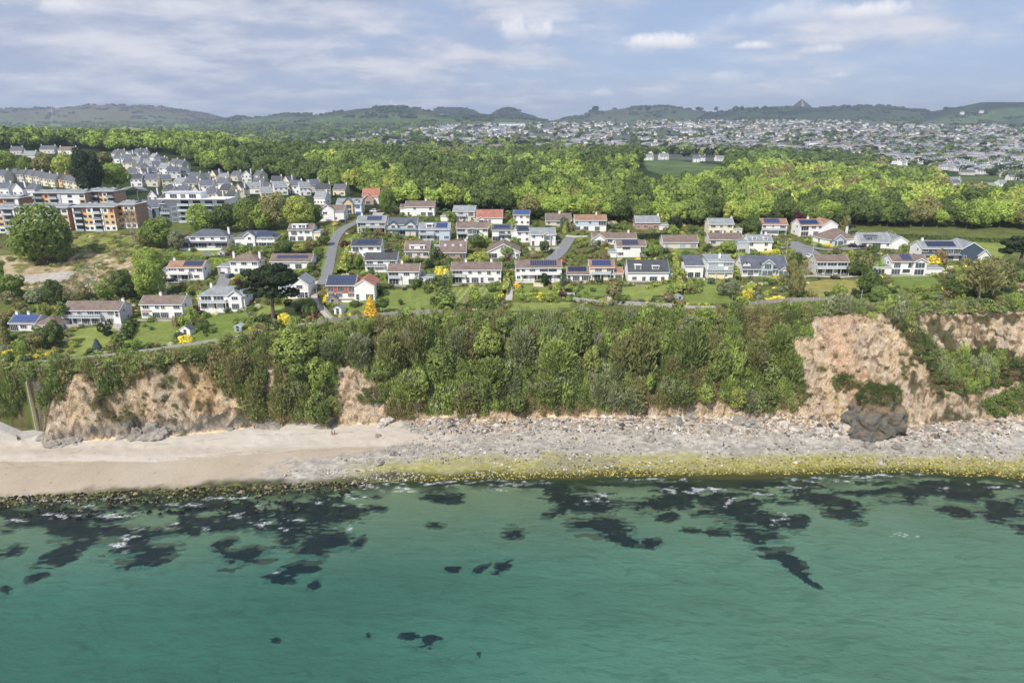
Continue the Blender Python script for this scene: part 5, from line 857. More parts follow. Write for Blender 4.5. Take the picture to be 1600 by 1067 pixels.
EST = [(178, 244, 10), (188, 243, 12), (200, 246, 11), (213, 244, 12), (224, 244, 10), (182, 252, 12), (196, 254, 13), (212, 256, 12), (226, 252, 12), (238, 250, 11), (250, 256, 13), (200, 262, 14), (216, 266, 14), (232, 262, 14), (246, 264, 12), (258, 258, 10), (270, 262, 12), (281, 264, 13), (207, 276, 14), (222, 277, 13), (237, 276, 16), (257, 270, 14), (273, 276, 18), (290, 274, 12), (214, 289, 16), (236, 289, 22), (262, 290, 13), (278, 292, 22), (303, 286, 18), (322, 284, 14), (334, 282, 14), (350, 284, 14), (366, 280, 16), (386, 282, 24), (402, 282, 12), (300, 296, 16), (322, 300, 22), (345, 296, 14), (262, 306, 16), (284, 306, 20), (306, 310, 18), (330, 314, 16), (352, 308, 18), (374, 306, 22), (396, 300, 22), (340, 322, 14), (360, 320, 16), (378, 318, 14), (404, 296, 16), (420, 300, 14), (432, 292, 15), (448, 292, 12), (440, 302, 20), (462, 300, 18), (478, 303, 16), (492, 298, 18), (505, 306, 22), (530, 303, 20), (240, 318, 14), (256, 322, 14), (418, 312, 16)]
rr = random.Random(5)
RN = {'sl': 'slate', 'gr': 'pale grey', 'dk': 'dark grey'}; WN = {'cr': 'cream', 'wh': 'white', 'lt': 'buff'}
for px, py, w in sorted(EST, key=lambda t: t[1]):
    g = rr.random() < .3; rc = rr.choice(['sl', 'sl', 'sl', 'gr', 'dk']); wc = rr.choice(['cr', 'wh', 'wh', 'lt', 'cr'])
    small_house(px, py+3, w if not g else min(w, 13), rr.choice([1.5, 2, 2]), rc, wc, rr.choice([-28, -12, 0, 10, 25]), ['w.w' if w < 16 else 'w.w.w', 'd.W'], f"{WN[wc]} estate house with {'front gable and ' if g else ''}{RN[rc]} roof", group='houses of the left hand estate', gable=g, rise=None)
for px, py, w, rc, wc, lb in [(74, 238, 22, 'sl', 'lt', 'pale house with hipped slate roof among the upper left trees'), (104, 240, 28, 'br', 'wh', 'white house with brown roof among the upper left trees'), (46, 248, 18, 'gr', 'lt', 'house with pale grey roof showing above a lime tree'), (26, 240, 16, 'sl', 'lt', 'house with slate roof between tall trees at far left'),
    (1014, 249, 14, 'gr', 'wh', 'white farmhouse at the edge of the meadow in the wood'), (1038, 248, 14, 'gr', 'wh', 'low white cottage right of the farmhouse by the meadow'), (1088, 252, 10, 'sl', 'wh', 'tall white house between dark trees above the meadow'), (1098, 250, 8, 'sl', 'wh', 'white house close right of the tall white house above the meadow'), (1128, 250, 18, 'gr', 'wh', 'long white house behind trees right of the meadow'), (1193, 252, 16, 'br', 'bk', 'brick house with brown roof in the far wood'),
    (1480, 290, 10, 'gr', 'wh', 'small white house left of the two low houses at the wood edge'), (1492, 285, 18, 'gr', 'lt', 'house with broad pale roof at the right wood edge'), (1494, 292, 12, 'sl', 'wh', 'low white house in front of the broad pale roof'), (1512, 272, 20, 'sl', 'lt', 'large pale house with slate roof at the near edge of the town'), (1556, 268, 16, 'sl', 'wh', 'white gabled house among slate roofs near the town edge'), (1546, 296, 22, 'gr', 'wh', 'white flat fronted house among trees at the right wood edge'), (1567, 292, 12, 'gr', 'wh', 'white cube house right of the flat fronted house'), (1590, 275, 24, 'sl', 'gy', 'long slate roofed building at the right picture edge'), (1535, 262, 22, 'sl', 'gy', 'long slate roofed terrace behind the white gabled house'), (1470, 258, 20, 'sl', 'gy', 'grey slate roofed terrace at the near edge of the town'),
    (500, 318, 18, 'gr', 'wh', 'pale roofed bungalow behind the white garage house')]:
    small_house(px, py+2, w, 1.6 if w > 15 else 2, rc, wc, rr.choice([-10, 0, 10]), ['w.w.w', 'w.d.w'] if w < 15 else ['w.w.w.w'], lb, gable=('gabled' in lb))
# ------------------------------------------------------------------ the far town
TOWN = [(560, 208), (650, 198), (700, 196), (840, 192), (1000, 190), (1080, 184), (1120, 180), (1180, 178), (1270, 177), (1340, 184), (1350, 194), (1440, 196), (1600, 196), (1600, 284), (1530, 272), (1440, 262), (1380, 255), (1300, 246), (1180, 242), (1050, 240), (960, 240), (800, 238), (640, 232), (540, 225), (300, 222), (300, 216), (480, 216)]
def town_pts(n, poly, seed):
    r = np.random.default_rng(seed); P = []
    xs_ = [p[0] for p in poly]; ys_ = [p[1] for p in poly]; px = r.uniform(min(xs_), max(xs_), n*3); py = r.uniform(min(ys_), max(ys_), n*3)
    k = inpoly(px, py, poly) & (fbm(px/26, py/5, 77) < .55-.05*(px < 640)+.05*(px > 1100)-.03*((px > 640) & (px < 1000))); px = px[k][:n]; py = py[k][:n]
    x, y, z, ok = unp_v(px, py, 700); return px[ok], py[ok], x[ok], y[ok], z[ok], r
px, py, x, y, z, r = town_pts(4600, TOWN, 3)
o_ = np.argsort(y); px, py, x, y, z = px[o_], py[o_], x[o_], y[o_], z[o_]
def tiny_house(name, w, d, h, rise, rc, wc):
    mb = MB(); mb.box(-w/2, w/2, -d/2, d/2, -4, h, M[wc]); mb.prism([(-d/2, h-.01), (d/2, h-.01), (0, h+rise-.1)], -w/2, w/2, M[wc])
    mb.prism([(-d/2-.4, h-.3), (0, h+rise), (d/2+.4, h-.3), (d/2+.4, h-.5), (0, h+rise-.2), (-d/2-.4, h-.5)], -w/2-.2, w/2+.2, M[ROOFC[rc]])
    mb.box(w/2-1.0, w/2-.2, -.4, .4, h, h+rise+1.0, M[wc])
    for i in range(2):
        for j in range(int(w//3)): xx = -w/2+w*(j+.5)/int(w//3); mb.box(xx-.6, xx+.6, -d/2-.05, -d/2+.02, .9+2.6*i, 2.1+2.6*i, M['glass'])
    return mb.mesh(name)
TH = [tiny_house('town_house', w, 8, 5.2, 2.8, rc, wc) for w in (7.5, 10, 16, 24) for rc, wc in (('gr', 'wh'), ('sl', 'wh'), ('gr', 'lt'), ('sl', 'cr'), ('dk', 'wh'))]
TN = [f"{b} {a} roofed {c} town house in the near part of the distant town" for b in ('narrow', 'small', 'long', 'very long') for a, c in (('grey', 'white'), ('slate', 'white'), ('grey', 'buff'), ('slate', 'cream'), ('dark', 'white'))]
wt = np.array([.2]*5+[.45]*5+[.25]*5+[.1]*5)/5
def face_dir(n): return r.choice([0, .25, -.3, 1.4, 1.2, -1.3, .6], n, p=[.26, .17, .17, .12, .1, .08, .1])+r.normal(size=n)*.06
reg_ = (fbm(x/260, y/260, 55)*9).astype(int) % 4; ang = np.array([.05, .6, -.45, 1.35])[reg_]+r.normal(size=len(x))*.03; cA, sA = np.cos(ang), np.sin(ang); u_ = x*cA+y*sA; v_ = -x*sA+y*cA; v_ = np.round(v_/26)*26+r.normal(size=len(x))*1.2; u_ = np.round(u_/9)*9; x = u_*cA-v_*sA; y = u_*sA+v_*cA; z = plateau(x, y); kk = r.choice(20, len(x), p=wt)
NI = 290
for i in range(NI):
    o = link('town_house', TH[kk[i]], None, (x[i], y[i], z[i]), (0, 0, ang[i])); zq = 'at the right picture edge' if px[i] > 1545 else 'behind the slate terraces' if px[i] > 1500 else 'above the wood corner' if px[i] > 1450 else 'just beyond the wood edge' if px[i] > 1400 else 'far beyond the wood'; tag(o, TN[kk[i]].replace('in the near part of the distant town', zq), 'house', 'houses at the near edge of the distant town')
def shell(w, d, h, rise):
    return np.array([(-w/2, -d/2, -4), (w/2, -d/2, -4), (w/2, d/2, -4), (-w/2, d/2, -4), (-w/2, -d/2, h), (w/2, -d/2, h), (w/2, d/2, h), (-w/2, d/2, h), (-w/2, 0, h+rise), (w/2, 0, h+rise), (-w/2-.2, -d/2-.4, h-.3), (w/2+.2, -d/2-.4, h-.3), (w/2+.2, 0, h+rise+.05), (-w/2-.2, 0, h+rise+.05), (w/2+.2, d/2+.4, h-.3), (-w/2-.2, d/2+.4, h-.3)], float)
SQ = np.array([(0, 1, 5, 4), (1, 2, 6, 5), (2, 3, 7, 6), (3, 0, 4, 7), (5, 6, 9, 9), (4, 8, 7, 7), (10, 11, 12, 13), (14, 15, 13, 12)]); SQ[4] = (5, 6, 9, 5); SQ[5] = (7, 4, 8, 7)
W_ = r.choice([7.5, 9, 14, 24], len(x)-NI, p=[.3, .4, .22, .08]); base = shell(1, 8, 5.4, 2.8); n = len(W_)
V = np.repeat(base[None], n, 0); V[..., 0] *= W_[:, None]; c, s = np.cos(ang[NI:])[:, None], np.sin(ang[NI:])[:, None]
V = np.stack([V[..., 0]*c-V[..., 1]*s+x[NI:, None], V[..., 0]*s+V[..., 1]*c+y[NI:, None], V[..., 2]+z[NI:, None]], -1)
quads = (SQ[[0, 1, 2, 3, 6, 7]][None]+np.arange(n)[:, None, None]*16).reshape(-1, 4)
wpal = np.array([lin(*c_) for c_ in ((236, 234, 230), (226, 222, 214), (214, 200, 176), (236, 236, 238), (190, 186, 182), (232, 226, 206))]); rpal = np.array([lin(*c_) for c_ in ((126, 130, 140), (150, 152, 158), (104, 106, 116), (140, 122, 110), (170, 168, 166))])*.8
cw = wpal[r.choice(6, n)]; cr_ = rpal[r.choice(5, n)]; Cc = np.concatenate([np.repeat(cw[:, None], 10, 1), np.repeat(cr_[:, None], 6, 1)], 1).reshape(-1, 3)
mt = bpy.data.materials.new('town_mass'); nt = NT(mt); p = nd(nt, 'ShaderNodeBsdfPrincipled', _Roughness=.8); at = nd(nt, 'ShaderNodeAttribute', attribute_name='Col'); nt.links.new(at.outputs['Color'], p.inputs['Base Color']); o = nd(nt, 'ShaderNodeOutputMaterial'); nt.links.new(p.outputs[0], o.inputs[0])
me = npmesh('distant_town', V.reshape(-1, 3), quads, [mt], col=Cc); stuff(link('distant_town', me), 'white and grey houses of the town massed on the distant hillside', 'town')
# gable ends of the mass, part of the same town
tri = np.stack([[5, 6, 9], [7, 4, 8]]); tv = (tri[None]+np.arange(n)[:, None, None]*16).reshape(-1, 3)
import bmesh
bm = bmesh.new(); bm.from_mesh(me); bm.verts.ensure_lookup_table()
for a, b, c in tv.tolist():
    try: bm.faces.new((bm.verts[a], bm.verts[b], bm.verts[c]))
    except ValueError: pass
bm.to_mesh(me); bm.free()
# larger pale sheds and works in the distance
for (px_, py_, wpx, hpx, lb) in [(800, 199, 40, 5, 'long white factory building with turquoise strip behind the town'), (685, 184, 30, 4, 'pale works building at the foot of the green hill'), (170*0+305, 219, 26, 6, 'white block buildings among trees left of the town'), (432, 216, 24, 3, 'low pale warehouse among trees left of centre'), (700, 202, 24, 3, 'long low white building above the left part of the town'), (1505, 176, 4, .9, 'small white farmhouse on the right hand ridge'), (1535, 174, 4, .8, 'second pale farmhouse on the right hand ridge'), (735, 242, 1, 1, '')]:
    if not lb: continue
    a = unp(px_, py_, 800)
    if a is None or a[1] > 5200: yy = 4300; a = (*at_y(px_, py_, yy)[:2], at_y(px_, py_, yy)[2])
    w = wpx*a[1]/1100; h = hpx*a[1]/1100; e = empty('warehouse', a); MB().box(-w/2, w/2, 0, 18, -12, h, M['wh']).build('wall', e); rf = MB(); rf.prism([(-1, h), (19, h), (9, h+4)], -w/2-1, w/2+1, M['roof_gr']); rf.build('roof', e)
    for i in range(int(w//14)): xx = -w/2+w*(i+.5)/(w//14); MB().box(xx-4, xx+4, -.3, .2, h*.25, h*.7, M['tq' if 'turquoise' in lb else 'glass']).build('window', e)
    tag(e, lb, 'warehouse')
# ------------------------------------------------------------------ skyline furniture
def turbine(px, pyb, pyh, rot, dist, label, ang0):
    x_, y_, zb = at_y(px, pyb, dist); _, _, zh = at_y(px, pyh, dist); e = empty('wind_turbine', (x_, y_, zb), rot); h = zh-zb; L = h*.62
    MB().tube((0, 0, -10), (0, 0, h), h*.030, h*.016, M['turbine'], 10).build('tower', e); hb = MB().box(-1.3, 1.3, -2.6, 4.5, h-1.2, h+1.6, M['turbine']).build('nacelle', e); MB().tube((0, -2.6, h), (0, -4.4, h), 1.5, .5, M['turbine'], 10).build('hub', e)
    for k in range(3):
        b = MB(); b._add([(-.4, -3.4, 0), (.9, -3.2, 0), (1.9, -3.2, L*.2), (.5, -3.4, L), (.1, -3.4, L), (-.7, -3.5, L*.2), (-.4, -3.9, 0), (.9, -3.8, 0), (1.9, -3.5, L*.2), (.5, -3.55, L), (.1, -3.55, L), (-.7, -3.8, L*.2)], [(0, 1, 2, 5), (5, 2, 3, 4), (7, 6, 11, 8), (8, 11, 10, 9), (0, 5, 11, 6), (5, 4, 10, 11), (1, 7, 8, 2), (2, 8, 9, 3)], M['turbine'])
        o = b.build('blade', e); o.location = (0, 0, h); o.rotation_euler = (0, ang0+k*2*math.pi/3, 0)
    tag(e, label, 'wind turbine')
turbine(82, 183, 173, .2, 5300, 'white wind turbine in front of the brown moorland hill', .25)
turbine(612, 168, 159, -.3, 4480, 'white wind turbine on top of the central green hill', -.15)
turbine(463, 181, 176, .3, 5150, 'small wind turbine on the low skyline left of the central hill', .9)
def mast(px, pyb, pyt, dist, label, w, name='radio_mast'):
    x_, y_, zb = at_y(px, pyb, dist); zt = at_y(px, pyt, dist)[2]; m = MB(); h = zt-zb
    for sx in (-1, 1):
        for sy in (-1, 1): m.tube((sx*w, sy*w, -6), (sx*w*.15, sy*w*.15, h), w*.22, w*.12, M['steel'], 4)
    for i in range(8): t = i/8; ww = w*(1-.85*t); m.box(-ww, ww, -ww, ww, h*t, h*t+w*.2, M['steel'])
    tag(m.build(name, None, (x_, y_, zb)), label, name.replace('_', ' '))
mast(528, 180, 164, 4500, 'thin radio mast standing left of the central green hill', 2.2); mast(943, 172, 164, 5550, 'thick tower like monument on the ridge left of the long hill', 5, 'tower'); mast(868, 184, 172, 5600, 'very thin distant mast in the saddle between two hills', 1.3)
# ------------------------------------------------------------------ woods
WOODC = ['lime', 'bright', 'bright', 'mid', 'mid', 'dark', 'olive', 'brown']
def treecol(px, py, rv, ru):
    """colour family for a wood tree at picture place px,py: brightest belt just behind the houses, duller behind"""
    belt = (px > 480) & (py > 258-0*px) ; q = ru.random(len(px)); n = fbm(px/55, py/16, 88); k = np.empty(len(px), object)
    for i in range(len(px)):
        t = n[i]*1.15+q[i]*.28-.05-.10*(py[i] < 292); far = py[i] < 268 and px[i] > 400; lf = px[i] < 400
        if far: k[i] = 'dark' if t < .60 else 'mid' if t < .80 else 'olive' if q[i] > .5 else 'teal'
        elif lf: k[i] = 'dark' if t < .48 else 'mid' if t < .66 else 'bright' if t < .84 else 'olive'
        elif px[i] > 1180: k[i] = 'dark' if t < .47 else 'mid' if t < .58 else 'bright' if t < .70 else 'lime' if t < .80 else 'olive'
        else: k[i] = 'dark' if t < .54 else 'mid' if t < .72 else 'bright' if t < .86 else 'olive' if q[i] < .5 else 'lime'
    return k
WOOD = [(-180, 222), (60, 219), (200, 221), (330, 224), (400, 238), (540, 240), (700, 246), (820, 244), (960, 243), (1010, 244), (1180, 246), (1290, 248), (1390, 262), (1450, 284), (1480, 306), (1530, 314), (1780, 320), (1780, 372), (1560, 374), (1400, 372), (1340, 362), (1240, 352), (1180, 352), (1090, 356), (1000, 350), (900, 346), (840, 348), (800, 338), (740, 336), (690, 330), (640, 328), (590, 322), (560, 306), (500, 296), (430, 282), (360, 276), (296, 262), (286, 246), (240, 240), (160, 240), (120, 232), (60, 234), (-180, 236)]
HOLES = [[(1005, 256), (1125, 254), (1150, 268), (1040, 286), (985, 282), (990, 268)], [(1375, 262), (1440, 270), (1444, 282), (1400, 282)], [(486, 245), (550, 245), (552, 253), (500, 254)], [(880, 264), (950, 270), (930, 284), (880, 280)], [(1250, 256), (1305, 258), (1290, 272), (1245, 270)]]
gx, gy = [], []
yy = 352.
while yy < 1250:
    sp = 7.6+(yy-350)*.0075; xx = -yy*.78
    while xx < yy*.78: gx.append(xx+rng.uniform(-.42, .42)*sp); gy.append(yy+rng.uniform(-.42, .42)*sp); xx += sp
    yy += sp*.95
gx, gy = np.array(gx), np.array(gy); gz = hgt(gx, gy); gz[gy > 400] = plateau(gx, gy)[gy > 400]; gpx, gpy = proj(gx, gy, gz)
k = inpoly(gpx, gpy+(fbm(gpx/30, gpy*0, 4)-.5)*4, WOOD) & (gpx > -170) & (gpx < 1770)
for h_ in HOLES: k &= ~inpoly(gpx, gpy, h_)
for h_ in HOLES[:1]+[[(1470, 278), (1600, 274), (1600, 300), (1480, 300)], [(1000, 236), (1140, 236), (1140, 252), (1000, 252)]]:
    tx, ty = proj(gx, gy, gz+9); k &= ~(inpoly(tx, ty, h_) & (gpy < 330))
# keep trees off the distant woods' farms and the houses
for e_, s_, hx, hy, hw_, hd in HOUSES: k &= ~((abs(gx-hx) < hw_/2+4.5) & (gy > hy-9) & (gy < hy+hd+4))
gx, gy, gz, gpx, gpy = gx[k], gy[k], gz[k], gpx[k], gpy[k]
o_ = np.argsort(gy); gx, gy, gz, gpx, gpy = gx[o_], gy[o_], gz[o_], gpx[o_], gpy[o_]
ck = treecol(gpx, gpy, None, rng); NW = 112
zone = lambda px: 'left of the estate' if px < 300 else 'behind the estate' if px < 480 else 'behind the blue gabled house' if px < 620 else 'behind the grey woodside house' if px < 760 else 'behind the white cube house' if px < 860 else 'behind the blue fronted house' if px < 980 else 'behind the brick fronted house' if px < 1080 else 'behind the cream house' if px < 1180 else 'behind the red roofed solar house' if px < 1300 else 'behind the grey fieldside house' if px < 1420 else 'behind the sloping field'
vis = (gpx > -12) & (gpx < 1612); o_ = np.argsort(~vis*1e6+gy*(vis)); gx, gy, gz, gpx, gpy, ck = gx[o_], gy[o_], gz[o_], gpx[o_], gpy[o_], ck[o_]
for i in range(NW):
    h = rng.uniform(9.5, 15.5); w = h*rng.uniform(.72, 1.02); c = np.array(GREEN[ck[i]])*rng.uniform(.98, 1.25)
    tree('broad' if rng.random() < .93 else 'cedar', gx[i], gy[i], h, w, c, f"{GN[ck[i]]} tree at wood edge {zone(gpx[i])}", group='trees of the wood behind the houses', z=gz[i]-.3)
proto = [crown_pts(RG, 5.5, 5.2, 7.4, 20, 900, .58, (.26, .44)) for _ in range(5)]; proto2 = [crown_pts(RG, 5.5, 5.0, 7.6, 14, 330, .95, (.3, .48)) for _ in range(5)]
def wood(name, sel, protos, label):
    n = len(sel); h = rng.uniform(.78, 1.2, n)*(1+.25*(gy[sel] > 600)); w = h*rng.uniform(.85, 1.1, n); c = np.array([GREEN[k_] for k_ in ck[sel]])*rng.uniform(.98, 1.28, n)[:, None]
    mass(name, protos, np.stack([gx[sel], gy[sel], gz[sel]], 1), np.stack([w*rng.uniform(.8, 1.2, n), w*rng.uniform(.8, 1.2, n), h*rng.uniform(.85, 1.2, n)], 1), rng.uniform(0, 6.28, n), c, label, 'woodland')
al = np.arange(NW, len(gx)); print('wood trees', len(gx)); wood('woodland', al[gy[al] < 640], proto, 'mixed green treetops of the wood behind the houses'); wood('woodland', al[gy[al] >= 640], proto2, 'dark green treetops of the farther wood below the town')
hp = np.concatenate(HT); hp = hp[(abs(hp[:, 0]/hp[:, 1]) < .8)]; s_ = rng.uniform(1.1, 2.6, len(hp)); print('hill trees', len(hp)); mass('hill_trees', [crown_pts(RG, 6, 3.6, 2.6, 7, 50, 2.1, (.4, .6)) for _ in range(3)], hp, np.stack([s_*1.5, s_, s_*.8], 1), rng.uniform(0, 6, len(hp)), np.array([GREEN[['deep', 'dark', 'teal'][i % 3]] for i in range(len(hp))])*.8, 'copses and hedges on the distant hills', 'trees')
# distant trees: hedgerows, town trees, hillside copses
def far_trees(name, n, poly, seed, size, label, thr=.5, cols=('dark', 'deep', 'teal', 'mid')):
    r = np.random.default_rng(seed); xs_ = [p[0] for p in poly]; ys_ = [p[1] for p in poly]; px = r.uniform(min(xs_), max(xs_), n*4); py = r.uniform(min(ys_), max(ys_), n*4)
    k = inpoly(px, py, poly) & (fbm(px/22, py/3.2, seed) > thr); px = px[k][:n]; py = py[k][:n]; x, y, z, ok = unp_v(px, py, 700); ok &= y < 6500; x, y, z = x[ok], y[ok], z[ok]; m = len(x)
    s = r.uniform(*size, m); c = np.array([GREEN[cols[i]] for i in r.integers(0, len(cols), m)])*.9
    pr = [crown_pts(RG, 6, 4.2, 4.2, 7, 60, 1.9, (.4, .6)) for _ in range(3)]; mass(name, pr, np.stack([x, y, z], 1), np.stack([s*1.2, s, s], 1), r.uniform(0, 6.28, m), c, label, 'trees')
far_trees('town_trees', 2400, TOWN, 7, (.6, 1.25), 'dark tree clumps between the distant town houses', .47)
far_trees('hillside_trees', 2600, [(-10, 190), (200, 188), (360, 186), (480, 182), (640, 180), (800, 186), (1000, 186), (1100, 190), (800, 192), (640, 200), (560, 212), (480, 224), (300, 226), (-10, 214)], 8, (.9, 1.7), 'hedgerows and copses on the far hillsides', .46, ('dark', 'mid', 'teal', 'mid'))
far_trees('hillside_trees', 700, [(1080, 178), (1260, 174), (1440, 182), (1600, 178), (1600, 200), (1400, 196), (1340, 186), (1200, 180)], 9, (.8, 1.5), 'hedgerows and copses on the right hand hillside', .50)
far_trees('town_trees', 420, [(300, 214), (640, 206), (860, 226), (1000, 236), (1300, 240), (1380, 252), (1380, 258), (1000, 244), (640, 240), (300, 230)], 10, (1.0, 1.9), 'trees in a belt along the near side of the town', .46, ('dark', 'mid', 'bright', 'deep'))
Q_ = [at_y(p_, 172.5 if p_ > 1400 else 172, 4650 if p_ > 1400 else 4900) for p_ in list(range(1478, 1530, 4))+[1000, 1010, 1090, 1095, 1120, 1150, 1155, 1160, 1172, 1182, 1196, 1204, 1300, 930]]
mass('skyline_trees', [crown_pts(RG, 6, 4.2, 4.2, 9, 90, 1.7, (.3, .6)) for _ in range(3)], np.array(Q_)-[0, 0, 4], np.repeat(rng.uniform(2.2, 3.6, len(Q_))[:, None], 3, 1)*[1.2, 1, 1], rng.uniform(0, 6, len(Q_)), np.array([GREEN['deep']]*len(Q_)), 'dark tree rows standing on the skyline ridges', 'trees')
